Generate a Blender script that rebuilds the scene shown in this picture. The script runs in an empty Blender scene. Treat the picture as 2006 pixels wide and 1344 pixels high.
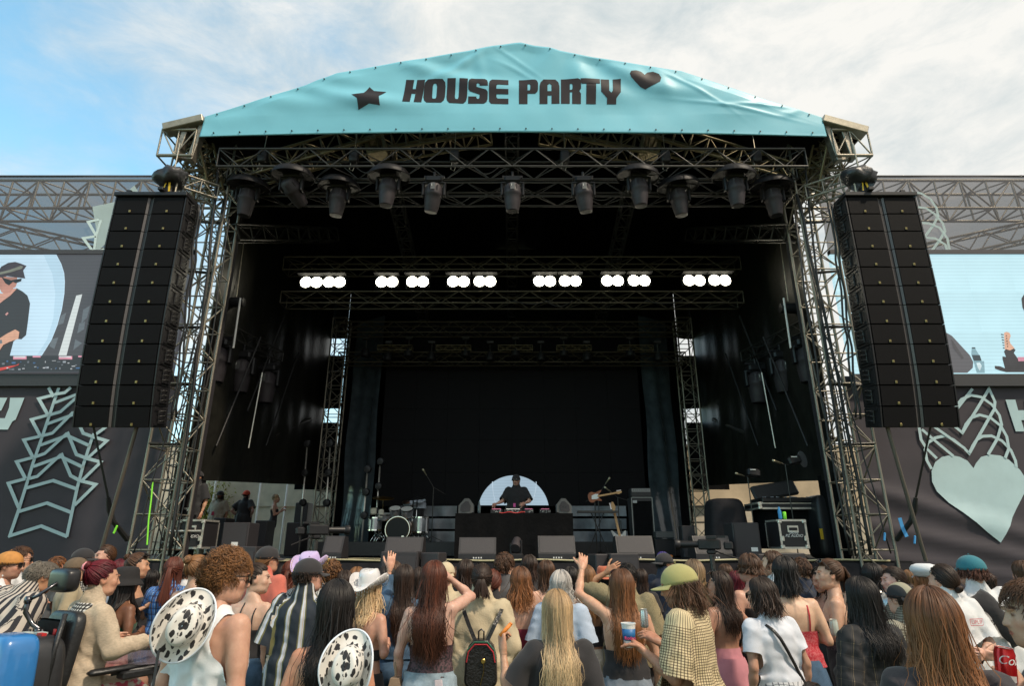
import bpy, bmesh, math, random
import numpy as np
from mathutils import Vector, Matrix, Euler
from mathutils.geometry import tessellate_polygon
random.seed(7); RNG = np.random.default_rng(11)
R = math.radians
SC = bpy.context.scene
COL = SC.collection
# ------------------------------------------------------------------ camera
CAMZ, TILT, FPX = 1.85, R(18.7), 1175.0
cam_d = bpy.data.cameras.new('camera'); cam = bpy.data.objects.new('camera', cam_d); COL.objects.link(cam)
cam.location = (0, 0, CAMZ); cam.rotation_euler = (R(90) + TILT, 0, 0)
cam_d.sensor_width = 36; cam_d.lens = 36 * FPX / 2006; cam_d.clip_start = 0.05; cam_d.clip_end = 3000
SC.camera = cam
# ------------------------------------------------------------------ light
SUN_EL, SUN_AZ = 52, 128       # azimuth clockwise from +Y (towards the stage): right and a little behind the camera
world = bpy.data.worlds.new('World'); SC.world = world; world.use_nodes = True
def build_world():
 nt = world.node_tree; N = nt.nodes; L = nt.links; N.clear()
 out = N.new('ShaderNodeOutputWorld'); bg = N.new('ShaderNodeBackground'); L.new(bg.outputs[0], out.inputs[0])
 sky = N.new('ShaderNodeTexSky'); sky.sky_type = 'NISHITA'; sky.sun_disc = False
 sky.sun_elevation = R(SUN_EL); sky.sun_rotation = R(SUN_AZ); sky.air_density = 1.0; sky.dust_density = .4; sky.ozone_density = 2.0
 tc = N.new('ShaderNodeTexCoord')
 def noise(scale, detail, rough, dist=0.0, off=(0, 0, 0), st=(1, 1, 2.2)):
  mp = N.new('ShaderNodeMapping'); mp.inputs['Location'].default_value = off; mp.inputs['Scale'].default_value = st
  L.new(tc.outputs['Generated'], mp.inputs[0])
  n = N.new('ShaderNodeTexNoise'); n.inputs['Scale'].default_value = scale; n.inputs['Detail'].default_value = detail
  n.inputs['Roughness'].default_value = rough; n.inputs['Distortion'].default_value = dist
  L.new(mp.outputs[0], n.inputs['Vector']); return n.outputs['Fac']
 def math_(op, a, b, clamp=False):
  m = N.new('ShaderNodeMath'); m.operation = op; m.use_clamp = clamp
  for i, v in enumerate((a, b)):
   if isinstance(v, (int, float)): m.inputs[i].default_value = v
   else: L.new(v, m.inputs[i])
  return m.outputs[0]
 sep = N.new('ShaderNodeSeparateXYZ'); L.new(tc.outputs['Generated'], sep.inputs[0])
 n1 = noise(2.1, 9, .56, .25, (3.1, .4, 1.2)); n2 = noise(6.5, 12, .66, .35, (1.7, 2.2, .3)); n3 = noise(1.3, 4, .5, .0, (.3, .9, .6))
 # more cloud to the right, thinner on the left
 cov = math_('ADD', math_('MULTIPLY', n1, 1.5), math_('MULTIPLY', n2, .62))
 cov = math_('ADD', cov, math_('MULTIPLY', sep.outputs[0], 1.0))
 cov = math_('ADD', cov, math_('MULTIPLY', sep.outputs[2], .22))
 mr = N.new('ShaderNodeMapRange'); mr.interpolation_type = 'SMOOTHSTEP'; L.new(cov, mr.inputs[0])
 mr.inputs[1].default_value = .34; mr.inputs[2].default_value = 1.16
 cr = N.new('ShaderNodeValToRGB'); cr.color_ramp.elements[0].position = .42; cr.color_ramp.elements[1].position = .62
 cr.color_ramp.elements[0].color = (.56, .63, .65, 1); cr.color_ramp.elements[1].color = (.88, .87, .83, 1)
 shade = math_('ADD', math_('MULTIPLY', n2, .55), math_('MULTIPLY', n3, .5)); 
 shade = math_('ADD', shade, math_('MULTIPLY', sep.outputs[0], .10)); L.new(shade, cr.inputs[0])
 sc_ = N.new('ShaderNodeVectorMath'); sc_.operation = 'SCALE'; sc_.inputs['Scale'].default_value = .31
 L.new(sky.outputs[0], sc_.inputs[0])
 tint = N.new('ShaderNodeMix'); tint.data_type = 'RGBA'; tint.blend_type = 'MULTIPLY'; tint.inputs[0].default_value = 1
 L.new(sc_.outputs[0], tint.inputs[6]); tint.inputs[7].default_value = (.98, 1.24, 1.00, 1)
 mx = N.new('ShaderNodeMix'); mx.data_type = 'RGBA'; L.new(mr.outputs[0], mx.inputs[0])
 L.new(tint.outputs[2], mx.inputs[6]); L.new(cr.outputs[0], mx.inputs[7])
 L.new(mx.outputs[2], bg.inputs[0]); bg.inputs[1].default_value = 1.0
build_world()
sun_d = bpy.data.lights.new('sun', 'SUN'); sun = bpy.data.objects.new('sun', sun_d); COL.objects.link(sun)
sun_d.energy = 3.5; sun_d.angle = R(4); sun_d.color = (1, .86, .68)
_s = Vector((math.sin(R(SUN_AZ)) * math.cos(R(SUN_EL)), math.cos(R(SUN_AZ)) * math.cos(R(SUN_EL)), math.sin(R(SUN_EL))))
sun.rotation_euler = _s.to_track_quat('Z', 'Y').to_euler()
vs = SC.view_settings; vs.view_transform = 'Standard'; vs.look = 'None'; vs.exposure = 0.12; vs.gamma = 1; vs.use_curve_mapping = False
# ------------------------------------------------------------------ helpers
cT, sT = math.cos(TILT), math.sin(TILT)
def slope(px, py):
 u, v = (px - 1003) / FPX, (672 - py) / FPX
 dy = cT - v * sT
 return u / dy, (sT + v * cT) / dy
def at(px, py, Y):
 a, b = slope(px, py); return Vector((a * Y, Y, CAMZ + b * Y))
def y_for_z(px, py, z):
 return (z - CAMZ) / slope(px, py)[1]
def tag(o, label=None, cat=None, group=None, kind=None):
 if label: o['label'] = label
 if cat: o['category'] = cat
 if group: o['group'] = group
 if kind: o['kind'] = kind
 return o
def thing(name, label, cat, loc=(0, 0, 0), rotz=0, group=None):
 o = bpy.data.objects.new(name, None); COL.objects.link(o); o.location = loc; o.rotation_euler = (0, 0, rotz)
 o.empty_display_size = .1
 return tag(o, label, cat, group)
def link(name, mesh, parent=None, loc=None):
 o = bpy.data.objects.new(name, mesh); COL.objects.link(o)
 if parent is not None: o.parent = parent
 if loc is not None: o.location = loc
 return o
def np_mesh(name, V, F, m=None, smooth=True):
 """V (n,3) array, F (m,k) array or list of faces"""
 me = bpy.data.meshes.new(name)
 V = np.asarray(V, dtype=np.float32)
 if isinstance(F, np.ndarray) and len(F):
  k = F.shape[1]; me.vertices.add(len(V)); me.vertices.foreach_set('co', V.ravel())
  me.loops.add(F.size); me.loops.foreach_set('vertex_index', F.ravel().astype(np.int32))
  me.polygons.add(len(F)); me.polygons.foreach_set('loop_start', (np.arange(len(F)) * k).astype(np.int32))
  me.polygons.foreach_set('loop_total', np.full(len(F), k, dtype=np.int32))
  me.update(calc_edges=True)
 else:
  me.from_pydata([tuple(v) for v in V], [], [tuple(f) for f in F]); me.update()
 me.polygons.foreach_set('use_smooth', [smooth] * len(me.polygons))
 if m: me.materials.append(m)
 return me
def set_col(me, colors, name='Col'):
 a = me.color_attributes.new(name, 'FLOAT_COLOR', 'POINT')
 c = np.ones((len(me.vertices), 4), dtype=np.float32); c[:, :3] = colors; a.data.foreach_set('color', c.ravel())
class MB:
 """collects shapes into one mesh"""
 def __init__(s): s.v = []; s.f = []
 def add(s, vs_, fs): b = len(s.v); s.v += [tuple(v) for v in vs_]; s.f += [tuple(i + b for i in f) for f in fs]; return s
 def box(s, c, d, rot=None, bev=0.0, taper=1.0):
  hx, hy, hz = d[0] / 2, d[1] / 2, d[2] / 2; c = Vector(c)
  M_ = Euler(rot).to_matrix() if rot is not None else Matrix.Identity(3)
  if bev <= 0:
   vs_ = [c + M_ @ Vector((x * hx * (taper if z > 0 else 1), y * hy * (taper if z > 0 else 1), z * hz)) for z in (-1, 1) for y in (-1, 1) for x in (-1, 1)]
   return s.add(vs_, [(0, 2, 3, 1), (4, 5, 7, 6), (0, 1, 5, 4), (2, 6, 7, 3), (0, 4, 6, 2), (1, 3, 7, 5)])
  b = min(bev, hx * .9, hy * .9, hz * .9); vs_ = []; 
  for z, k in ((-hz, 1), (-hz + b, 0), (hz - b, 0), (hz, 1)):
   t = taper if z > 0 else 1
   ax, ay = hx * t - b * k, hy * t - b * k
   for x, y in ((-ax + b, -ay), (ax - b, -ay), (ax, -ay + b), (ax, ay - b), (ax - b, ay), (-ax + b, ay), (-ax, ay - b), (-ax, -ay + b)):
    vs_.append(c + M_ @ Vector((x, y, z)))
  fs = [tuple(range(7, -1, -1)), tuple(range(24, 32))]
  for r in range(3):
   for i in range(8): j = (i + 1) % 8; fs.append((r * 8 + i, r * 8 + j, r * 8 + 8 + j, r * 8 + 8 + i))
  return s.add(vs_, fs)
 def tube(s, pts, r, n=8, caps=True):
  pts = [Vector(p) for p in pts]; m = len(pts)
  rs = [r] * m if isinstance(r, (int, float)) else list(r)
  vs_ = []; prev = None
  for i, p in enumerate(pts):
   t = (pts[min(i + 1, m - 1)] - pts[max(i - 1, 0)]).normalized()
   if prev is None:
    a = Vector((0, 0, 1)) if abs(t.z) < .9 else Vector((1, 0, 0)); u = t.cross(a).normalized()
   else: u = (prev - t * prev.dot(t)).normalized()
   prev = u; w = t.cross(u)
   for k in range(n):
    an = 2 * math.pi * k / n; vs_.append(p + (u * math.cos(an) + w * math.sin(an)) * rs[i])
  fs = []
  for i in range(m - 1):
   for k in range(n): j = (k + 1) % n; fs.append((i * n + k, i * n + j, i * n + n + j, i * n + n + k))
  if caps: fs += [tuple(range(n - 1, -1, -1)), tuple(range((m - 1) * n, m * n))]
  return s.add(vs_, fs)
 def lathe(s, prof, c=(0, 0, 0), n=20, rot=None, sx=1, sy=1, cap=True):
  c = Vector(c); M_ = Euler(rot).to_matrix() if rot is not None else Matrix.Identity(3); vs_ = []
  for r, h in prof:
   for k in range(n):
    an = 2 * math.pi * k / n; vs_.append(c + M_ @ Vector((r * math.cos(an) * sx, r * math.sin(an) * sy, h)))
  m = len(prof); fs = []
  for i in range(m - 1):
   for k in range(n): j = (k + 1) % n; fs.append((i * n + k, i * n + j, i * n + n + j, i * n + n + k))
  if cap and prof[0][0] > 1e-4: fs.append(tuple(range(n - 1, -1, -1)))
  if cap and len(prof) > 1 and prof[-1][0] > 1e-4 and not (len(prof) == 2 and prof[0][0] < 1e-4): fs.append(tuple(range((m - 1) * n, m * n)))
  return s.add(vs_, fs)
 def rbox(s, c, d, e=.38, rot=None, n=28, m=18, taper=1.0):
  """box with softly rounded faces"""
  c = Vector(c); M_ = Euler(rot).to_matrix() if rot is not None else Matrix.Identity(3); f = lambda v: math.copysign(abs(v) ** e, v); vs_ = []
  for j in range(m + 1):
   p = -math.pi / 2 + math.pi * j / m; z = f(math.sin(p)); w = max(1e-4, math.cos(p)) ** e; t = 1 + (taper - 1) * (z + 1) / 2
   for i in range(n): a = 2 * math.pi * i / n; vs_.append(c + M_ @ Vector((d[0] / 2 * w * t * f(math.cos(a)), d[1] / 2 * w * t * f(math.sin(a)), d[2] / 2 * z)))
  return s.add(vs_, [(j * n + i, j * n + (i + 1) % n, (j + 1) * n + (i + 1) % n, (j + 1) * n + i) for j in range(m) for i in range(n)])
 def prism(s, poly, y0, y1):
  """poly in (x,z), extruded along y"""
  n = len(poly); vs_ = [(x, y0, z) for x, z in poly] + [(x, y1, z) for x, z in poly]
  tri = tessellate_polygon([[Vector((x, z, 0)) for x, z in poly]])
  fs = [tuple(t) for t in tri] + [tuple(i + n for i in reversed(t)) for t in tri]
  for i in range(n): j = (i + 1) % n; fs.append((i, i + n, j + n, j))
  return s.add(vs_, fs)
 def sweep(s, pts, w, th, nrm):
  """flat strap of width w along pts; nrm = facing direction"""
  pts = [Vector(p) for p in pts]; nrm = Vector(nrm).normalized(); vs_ = []; m = len(pts)
  for i, p in enumerate(pts):
   t = (pts[min(i + 1, m - 1)] - pts[max(i - 1, 0)]).normalized(); sd = t.cross(nrm).normalized() * w / 2
   vs_ += [p - sd, p + sd, p + sd + nrm * th, p - sd + nrm * th]
  fs = [(3, 2, 1, 0), (4 * m - 4, 4 * m - 3, 4 * m - 2, 4 * m - 1)]
  for i in range(m - 1):
   for k in range(4): j = (k + 1) % 4; fs.append((i * 4 + k, i * 4 + j, i * 4 + 4 + j, i * 4 + 4 + k))
  return s.add(vs_, fs)
 def build(s, name, m, parent=None, loc=None, smooth=False, auto=None):
  me = bpy.data.meshes.new(name); me.from_pydata(s.v, [], s.f); me.update()
  if smooth: me.polygons.foreach_set('use_smooth', [True] * len(me.polygons))
  if m: me.materials.append(m)
  if auto is not None:
   bm_ = bmesh.new(); bm_.from_mesh(me)
   bmesh.ops.recalc_face_normals(bm_, faces=bm_.faces)
   for e in bm_.edges:
    if len(e.link_faces) == 2 and e.calc_face_angle(0) > R(auto): e.smooth = False
   for f_ in bm_.faces: f_.smooth = True
   bm_.to_mesh(me); bm_.free()
  return link(name, me, parent, loc)
# ------------------------------------------------------------------ materials
MATS = {}
def ramp(nt, fac, stops):
 cr = nt.nodes.new('ShaderNodeValToRGB'); el = cr.color_ramp.elements
 while len(el) < len(stops): el.new(.5)
 for e, (p, c) in zip(el, stops): e.position = p; e.color = (*c, 1)
 nt.links.new(fac, cr.inputs[0]); return cr
def mat(name, col, rough=.6, metal=0.0, var=.12, nscale=30, bump=0.0, bscale=200, spec=None, sheen=0, emit=None, est=1.0, stretch=(1, 1, 1), alpha=None, coat=0):
 if name in MATS: return MATS[name]
 m = bpy.data.materials.new(name); m.use_nodes = True; nt = m.node_tree; b = nt.nodes['Principled BSDF']
 b.inputs['Roughness'].default_value = rough; b.inputs['Metallic'].default_value = metal
 if spec is not None: b.inputs['Specular IOR Level'].default_value = spec
 if sheen: b.inputs['Sheen Weight'].default_value = sheen
 if coat: b.inputs['Coat Weight'].default_value = coat
 tc = nt.nodes.new('ShaderNodeTexCoord'); mp = nt.nodes.new('ShaderNodeMapping'); mp.inputs['Scale'].default_value = stretch
 nt.links.new(tc.outputs['Object'], mp.inputs[0])
 if var > 0:
  n = nt.nodes.new('ShaderNodeTexNoise'); n.inputs['Scale'].default_value = nscale; n.inputs['Detail'].default_value = 5; n.inputs['Roughness'].default_value = .6
  nt.links.new(mp.outputs[0], n.inputs['Vector'])
  lo = tuple(c * (1 - var) for c in col); hi = tuple(min(1, c * (1 + var)) for c in col)
  cr = ramp(nt, n.outputs['Fac'], [(.3, lo), (.7, hi)]); nt.links.new(cr.outputs[0], b.inputs['Base Color'])
 else: b.inputs['Base Color'].default_value = (*col, 1)
 if bump:
  n2 = nt.nodes.new('ShaderNodeTexNoise'); n2.inputs['Scale'].default_value = bscale; n2.inputs['Detail'].default_value = 4
  nt.links.new(mp.outputs[0], n2.inputs['Vector']); bp = nt.nodes.new('ShaderNodeBump'); bp.inputs['Strength'].default_value = bump; bp.inputs['Distance'].default_value = .02
  nt.links.new(n2.outputs['Fac'], bp.inputs['Height']); nt.links.new(bp.outputs[0], b.inputs['Normal'])
 if emit: b.inputs['Emission Color'].default_value = (*emit, 1); b.inputs['Emission Strength'].default_value = est
 if alpha is not None: b.inputs['Alpha'].default_value = alpha
 MATS[name] = m; return m
def emission(name, col, strength=1.0, lines=False):
 """self-lit screen picture colour, with the faint row structure of an LED wall"""
 if name in MATS: return MATS[name]
 m = bpy.data.materials.new(name); m.use_nodes = True; nt = m.node_tree; b = nt.nodes['Principled BSDF']
 b.inputs['Base Color'].default_value = (.01, .01, .01, 1); b.inputs['Roughness'].default_value = .5
 b.inputs['Emission Color'].default_value = (*col, 1); b.inputs['Emission Strength'].default_value = strength
 if True:
  tc = nt.nodes.new('ShaderNodeTexCoord'); w = nt.nodes.new('ShaderNodeTexWave'); w.bands_direction = 'Z'; w.inputs['Scale'].default_value = 4.0 if lines else 9.0
  w.inputs['Distortion'].default_value = .0
  nt.links.new(tc.outputs['Object'], w.inputs['Vector'])
  n = nt.nodes.new('ShaderNodeTexNoise'); n.inputs['Scale'].default_value = .8 if lines else 3.5; n.inputs['Detail'].default_value = 6; nt.links.new(tc.outputs['Object'], n.inputs['Vector'])
  ad = nt.nodes.new('ShaderNodeMath'); ad.operation = 'MULTIPLY_ADD'; nt.links.new(w.outputs['Fac'], ad.inputs[0]); ad.inputs[1].default_value = .25; nt.links.new(n.outputs['Fac'], ad.inputs[2])
  cr = ramp(nt, ad.outputs[0], [(.3, tuple(c * (.86 if lines else .6) for c in col)), (.85, tuple(min(1, c * (1.1 if lines else 1.3)) for c in col))])
  nt.links.new(cr.outputs[0], b.inputs['Emission Color'])
 MATS[name] = m; return m
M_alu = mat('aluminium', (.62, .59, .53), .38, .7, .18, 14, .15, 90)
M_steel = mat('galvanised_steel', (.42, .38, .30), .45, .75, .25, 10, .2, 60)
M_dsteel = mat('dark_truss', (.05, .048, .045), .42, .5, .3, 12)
M_black = mat('black_paint', (.018, .017, .018), .5, 0, .25, 25, .1, 300)
M_plastic = mat('black_plastic', (.014, .0135, .015), .42, 0, .2, 20, spec=.35)
M_fabric = mat('black_drape', (.0045, .0045, .005), .9, 0, .3, 6, .4, 14, spec=.12)
M_skirt = mat('stage_skirt', (.022, .020, .023), .8, 0, .25, 5, .5, 9, spec=.2)
M_vinyl = mat('glossy_black_sheeting', (.012, .0115, .009), .45, 0, .35, 4, .6, 6, spec=.35)
M_grille = mat('speaker_grille', (.0055, .0048, .0055), .7, 0, .15, 300, .25, 500, spec=.12)
M_wedge = mat('monitor_grille', (.036, .032, .035), .6, 0, .12, 200, .2, 500)
M_deck = mat('stage_deck', (.008, .008, .009), .6, 0, .4, 5, .2, 40, spec=.2)
M_chrome = mat('chrome', (.75, .75, .75), .12, 1, .05)
M_white = mat('white_paint', (.75, .74, .72), .5, 0, .06)
M_brass = mat('gold_badge', (.28, .22, .09), .35, .6, .1)
M_ground = mat('trodden_grass', (.075, .085, .035), .95, 0, .5, 6, .8, 60)
M_tent = mat('tent_fabric', (.60, .52, .41), .8, 0, .12, 3, .3, 8)
M_tan = mat('tent_lining', (.50, .40, .27), .8, 0, .1, 3)
M_leaf = mat('foliage', (.09, .11, .02), .8, 0, .5, 9)
M_green = mat('lime_tape', (.25, .8, .05), .6, 0, .05)
M_blue = mat('blue_strap', (.06, .30, .62), .6, 0, .1)
M_red = mat('red_plastic', (.45, .02, .02), .5, 0, .1)
M_orange = mat('orange_plastic', (.75, .22, .03), .5, 0, .1)
M_skinw = mat('drumhead', (.7, .7, .68), .5)
M_wood = mat('sunburst_wood', (.26, .07, .02), .35, 0, .3, 8)
M_maple = mat('maple_neck', (.55, .30, .12), .4, 0, .15, 12)
M_cable = mat('black_cable', (.012, .012, .013), .5, 0, .2)
M_yellow = mat('yellow_webbing', (.65, .42, .02), .6, 0, .1)
M_purple = mat('purple_cloth', (.12, .08, .35), .8)
# ------------------------------------------------------------------ struts and trusses
_unit = {}
def unit_tube(m, n=8):
 k = (m.name, n)
 if k not in _unit:
  b = MB(); b.tube([(0, 0, 0), (0, 0, 1)], 1.0, n)
  me = bpy.data.meshes.new('tube_' + m.name); me.from_pydata(b.v, [], b.f); me.update()
  me.polygons.foreach_set('use_smooth', [len(p.vertices) == 4 for p in me.polygons]); me.materials.append(m); _unit[k] = me
 return _unit[k]
def strut(name, p, q, r, m, parent=None, n=8):
 p, q = Vector(p), Vector(q); d = q - p
 o = bpy.data.objects.new(name, unit_tube(m, n)); COL.objects.link(o)
 base = Vector(parent.location) if parent is not None else Vector((0, 0, 0))
 if parent is not None: o.parent = parent
 o.rotation_mode = 'QUATERNION'; o.rotation_quaternion = d.to_track_quat('Z', 'Y'); o.location = p - base; o.scale = (r, r, d.length)
 return o
def truss(name, label, p, q, w, h, bays, rc=.024, rb=.011, m=None, group=None, cat='truss', up=(0, 0, 1), style='zig', faces=(0, 1, 2, 3)):
 m = m or M_alu; p, q = Vector(p), Vector(q); u = (q - p).normalized(); up = Vector(up)
 a = u.cross(up)
 if a.length < .01: a = Vector((1, 0, 0))
 a.normalize(); b = a.cross(u).normalized()
 t = thing(name, label, cat, p, 0, group)
 cs = [a * sx * w / 2 + b * sy * h / 2 for sx, sy in ((-1, -1), (1, -1), (1, 1), (-1, 1))]
 for c in cs: strut('chord', p + c, q + c, rc, m, t)
 L = (q - p).length; st = L / bays
 for fi in faces:
  c0, c1 = cs[fi], cs[(fi + 1) % 4]
  for i in range(bays):
   s0, s1 = p + u * st * i, p + u * st * (i + 1)
   x0, x1 = (c0, c1) if (i + fi) % 2 == 0 else (c1, c0)
   strut('brace', s0 + x0, s1 + x1, rb, m, t, 6)
   if style == 'ladder' or i == 0: strut('cross_bar', s0 + c0, s0 + c1, rb * 1.15, m, t, 6)
  strut('cross_bar', q + c0, q + c1, rb * 1.15, m, t, 6)
 return t
def struct(o): o['kind'] = 'structure'; return o
def noise1(x, y, seed=0):
 r = np.random.default_rng(seed); s = 0
 for k in range(6):
  a = r.uniform(0, 6.28); f = 1.3 ** k * .9; s = s + np.sin((x * math.cos(a) + y * math.sin(a)) * f + r.uniform(0, 6.28)) / (1 + .5 * k)
 return s / 2.2
# ------------------------------------------------------------------ ground
g = MB(); g.add([(-900, -300, 0), (900, -300, 0), (900, 900, 0), (-900, 900, 0)], [(0, 1, 2, 3)]); struct(g.build('ground', M_ground))
# trees on the horizon behind the site, seen only past the wings
# ------------------------------------------------------------------ stage deck and skirt
DZ, DY = 1.60, 10.95
deck = MB(); deck.box((0, 15.3, DZ - .06), (13.8, 8.6, .12)); deck.box((-9.7, 16.1, DZ - .06), (5.6, 7.0, .12)); deck.box((9.7, 16.1, DZ - .06), (5.6, 7.0, .12)); struct(deck.build('stage_floor', M_deck))
def drape(name, label, p0, p1, z0, z1, m, amp=.06, freq=5.0, nx=None, nz=14, cat='drape', seed=1, th=None, z0b=None, z1b=None, kind=None, folds=True, group=None):
 """hanging cloth between p0 and p1 (x,y) from z1 down to z0, pleated"""
 p0, p1 = Vector((p0[0], p0[1], 0)), Vector((p1[0], p1[1], 0)); L = (p1 - p0).length; nx = nx or max(8, int(L * 14))
 n = Vector((-(p1 - p0).y, (p1 - p0).x, 0)).normalized(); V = []; rr = random.Random(seed); ph = [rr.uniform(0, 6.28) for _ in range(4)]
 for j in range(nz + 1):
  for i in range(nx + 1):
   s = i / nx; x = s * L; za = z0 + (z0b - z0) * s if z0b is not None else z0; zb = z1 + (z1b - z1) * s if z1b is not None else z1
   z = zb + (za - zb) * j / nz; k = .25 + .75 * j / nz
   d = amp * k * (math.sin(x * freq + ph[0] + .4 * math.sin(z * 1.3 + ph[2])) * .6 + math.sin(x * freq * 2.3 + ph[1] + z * .7) * .3 + math.sin(z * 2.1 + x * 1.7 + ph[3]) * .35)
   V.append(p0 + (p1 - p0) * s + n * d + Vector((0, 0, z)))
 F = [(j * (nx + 1) + i, j * (nx + 1) + i + 1, (j + 1) * (nx + 1) + i + 1, (j + 1) * (nx + 1) + i) for j in range(nz) for i in range(nx)]
 o = link(name, np_mesh(name, np.array([tuple(v) for v in V]), np.array(F), m, True))
 return tag(o, label, cat, group, kind)
drape('stage_skirt', 'dark grey cloth skirt along the front edge of the stage', (-6.9, DY), (6.9, DY), .02, DZ - .03, M_skirt, .03, 3.0, nz=8, cat='skirt', seed=4)
# yellowish cable run lying on the stage lip
for k, (dx, dz, mm) in enumerate(((0, .015, 'a'), (.03, .02, 'b'))):
 mcab = mat('cable_beige', (.45, .40, .24), .5) if k == 0 else M_cable
 b = MB(); b.tube([(x * .25, DY + .02 + dx + .012 * math.sin(x * 1.7), DZ + dz + .01 * math.sin(x * .9 + k)) for x in range(-26, 27)], .016, 6)
 tag(b.build('power_cable', mcab, smooth=True), ['beige cable running along the stage lip', 'black cable running beside the beige one on the stage lip'][k], 'cable')
# ------------------------------------------------------------------ roof
BY = 10.2                               # plane of the blue fascia
topx = [(401, 228), (449.5, 213), (498, 197.6), (548.6, 181.5), (599, 166.5), (622, 156), (642, 150), (661, 143), (728, 131), (775, 122.4), (821.5, 115), (866, 106.7), (917, 98), (965, 89), (1006.5, 83), (1020, 81.7), (1046.7, 88), (1076.6, 91.8), (1097, 98.5), (1145.8, 107.5), (1192.5, 115.7), (1237, 123.6), (1283, 131.4), (1334.6, 139), (1372, 152), (1463.6, 183), (1512, 199), (1559, 213), (1609, 229)]
top3 = [at(x, y, BY) for x, y in topx]
def bottom_z(x):
 a = at(396.5, 266.5, BY); c = at(1003, 258, BY); b_ = at(1615, 266.5, BY)
 t = (x - a.x) / (b_.x - a.x); return a.z * (1 - t) ** 2 + 2 * t * (1 - t) * (2 * c.z - (a.z + b_.z) / 2) + b_.z * t ** 2
tx = np.array([p.x for p in top3]); tz = np.array([p.z for p in top3])
def banner_dy(X, Z):
 """wrinkles of the fascia cloth (towards the camera is negative)"""
 d = np.zeros_like(X)
 folds = [(-6.1, 11.0, -1.6, 10.9, .22, .035), (-5.0, 11.4, -1.0, 10.6, .16, .045), (-3.5, 12.6, 1.0, 11.0, .14, .045), (-3.2, 12.3, -1.2, 10.7, .12, .04),
    (-4.2, 12.0, -2.2, 10.7, .13, .05), (-2.2, 12.7, -.9, 11.6, .11, .04), (-1.0, 12.9, -.2, 11.4, .10, .03), (.15, 13.0, -2.3, 10.8, .10, .03), (.5, 13.0, 1.9, 11.4, .10, .045),
    (1.2, 12.9, 3.0, 11.3, .10, .045), (2.0, 12.8, 4.6, 11.0, .11, .055), (1.8, 11.9, 4.2, 10.8, .12, .05), (3.0, 12.5, 5.3, 11.3, .11, .045), (1.2, 11.8, 3.0, 10.7, .12, .04),
    (6.5, 11.0, 5.5, 10.2, .09, .035), (-6.5, 10.1, -4.6, 11.4, .12, .03), (4.0, 12.1, 5.9, 10.6, .12, .03), (2.5, 12.7, 3.4, 10.5, .10, .03), (-.9, 12.7, -.5, 10.6, .1, .02)]
 for x0, z0, x1, z1, w, A in folds:
  dx, dz = x1 - x0, z1 - z0; L2 = dx * dx + dz * dz; t = ((X - x0) * dx + (Z - z0) * dz) / L2; L = math.sqrt(L2)
  sag = -.28 * L * .35 * (4 * t * (1 - t)) * (1 if abs(dx) > abs(dz) else .4)
  dist = ((X - x0) * dz - (Z - z0) * dx) / L * (1 if dz < 0 else 1)
  px_, pz_ = x0 + t * dx, z0 + t * dz + sag
  dist = (Z - pz_) * (abs(dx) / L) + (X - px_) * (abs(dz) / L) * (-1 if dz < 0 else 1)
  win = np.clip(t * 6, 0, 1) * np.clip((1 - t) * 2.2, 0, 1)
  d -= A * (.55 if abs(dz) > abs(dx) * .9 else .85) * (np.exp(-(dist / w) ** 2) - .55 * np.exp(-((dist - w * 1.7) / w) ** 2)) * win * 1.25
 r = np.random.default_rng(5)
 for k in range(16):                      # finer creases, each of its own length and place
  x0, z0, a = r.uniform(-6, 6), r.uniform(10.3, 12.6), r.uniform(-1.3, .3) if k % 2 else r.uniform(-.7, -.2); L = r.uniform(.7, 1.9)
  if x0 > 0: a = -abs(a)
  else: a = -abs(a) if r.random() < .5 else abs(a) * .6
  t = ((X - x0) * math.cos(a) + (Z - z0) * math.sin(a)) / L; q = (-(X - x0) * math.sin(a) + (Z - z0) * math.cos(a)) + .1 * t * t
  d -= .016 * np.exp(-(q / .045) ** 2) * np.exp(-(t * 1.6) ** 2)
 d += .05 * noise1(X * .8, Z * 1.1, 3) + .012 * noise1(X * 4, Z * 3, 8)
 edge = np.clip((Z - np.vectorize(bottom_z)(X)) * 2.2, .12, 1) * np.clip((np.interp(X, tx, tz) - Z) * 4 + .2, .2, 1)
 return d * edge
def banner_pt(X, Z, off=0.0):
 d = banner_dy(np.asarray(X, float), np.asarray(Z, float)); return BY + d - off
M_cloth = mat('fascia_blue_vinyl', (.200, .520, .640), .42, 0, .03, 2, .06, 120, spec=.35)
nx, nz = 420, 60; V = []
for j in range(nz + 1):
 for i in range(nx + 1):
  X = tx[0] + (tx[-1] - tx[0]) * i / nx; zt = np.interp(X, tx, tz) ; zb = bottom_z(X)
  k = j / nz; xe = X - (.05 * (1 - k) if X < 0 else -.05 * (1 - k)) * (abs(X) / 6.7) ** 8; V.append((xe, 0, zb + (zt - zb) * k))
V = np.array(V); V[:, 1] = banner_pt(V[:, 0], V[:, 2])
F = [(j * (nx + 1) + i, j * (nx + 1) + i + 1, (j + 1) * (nx + 1) + i + 1, (j + 1) * (nx + 1) + i) for j in range(nz) for i in range(nx)]
Vb = V.copy(); Vb[:, 1] += .03; n0 = len(V)
Fb = [tuple(i + n0 for i in reversed(f)) for f in F]
row = nx + 1; ring = [i for i in range(row)] + [j * row + nx for j in range(1, nz + 1)] + [nz * row + i for i in range(nx - 1, -1, -1)] + [j * row for j in range(nz - 1, 0, -1)]
Fs = [(ring[(k + 1) % len(ring)], ring[k], ring[k] + n0, ring[(k + 1) % len(ring)] + n0) for k in range(len(ring))]
fascia = link('fascia_banner', np_mesh('fascia_banner', np.vstack([V, Vb]), np.array(F + Fb + Fs), M_cloth, True))
tag(fascia, 'light blue banner across the top of the stage reading HOUSE PARTY', 'banner')
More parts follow.
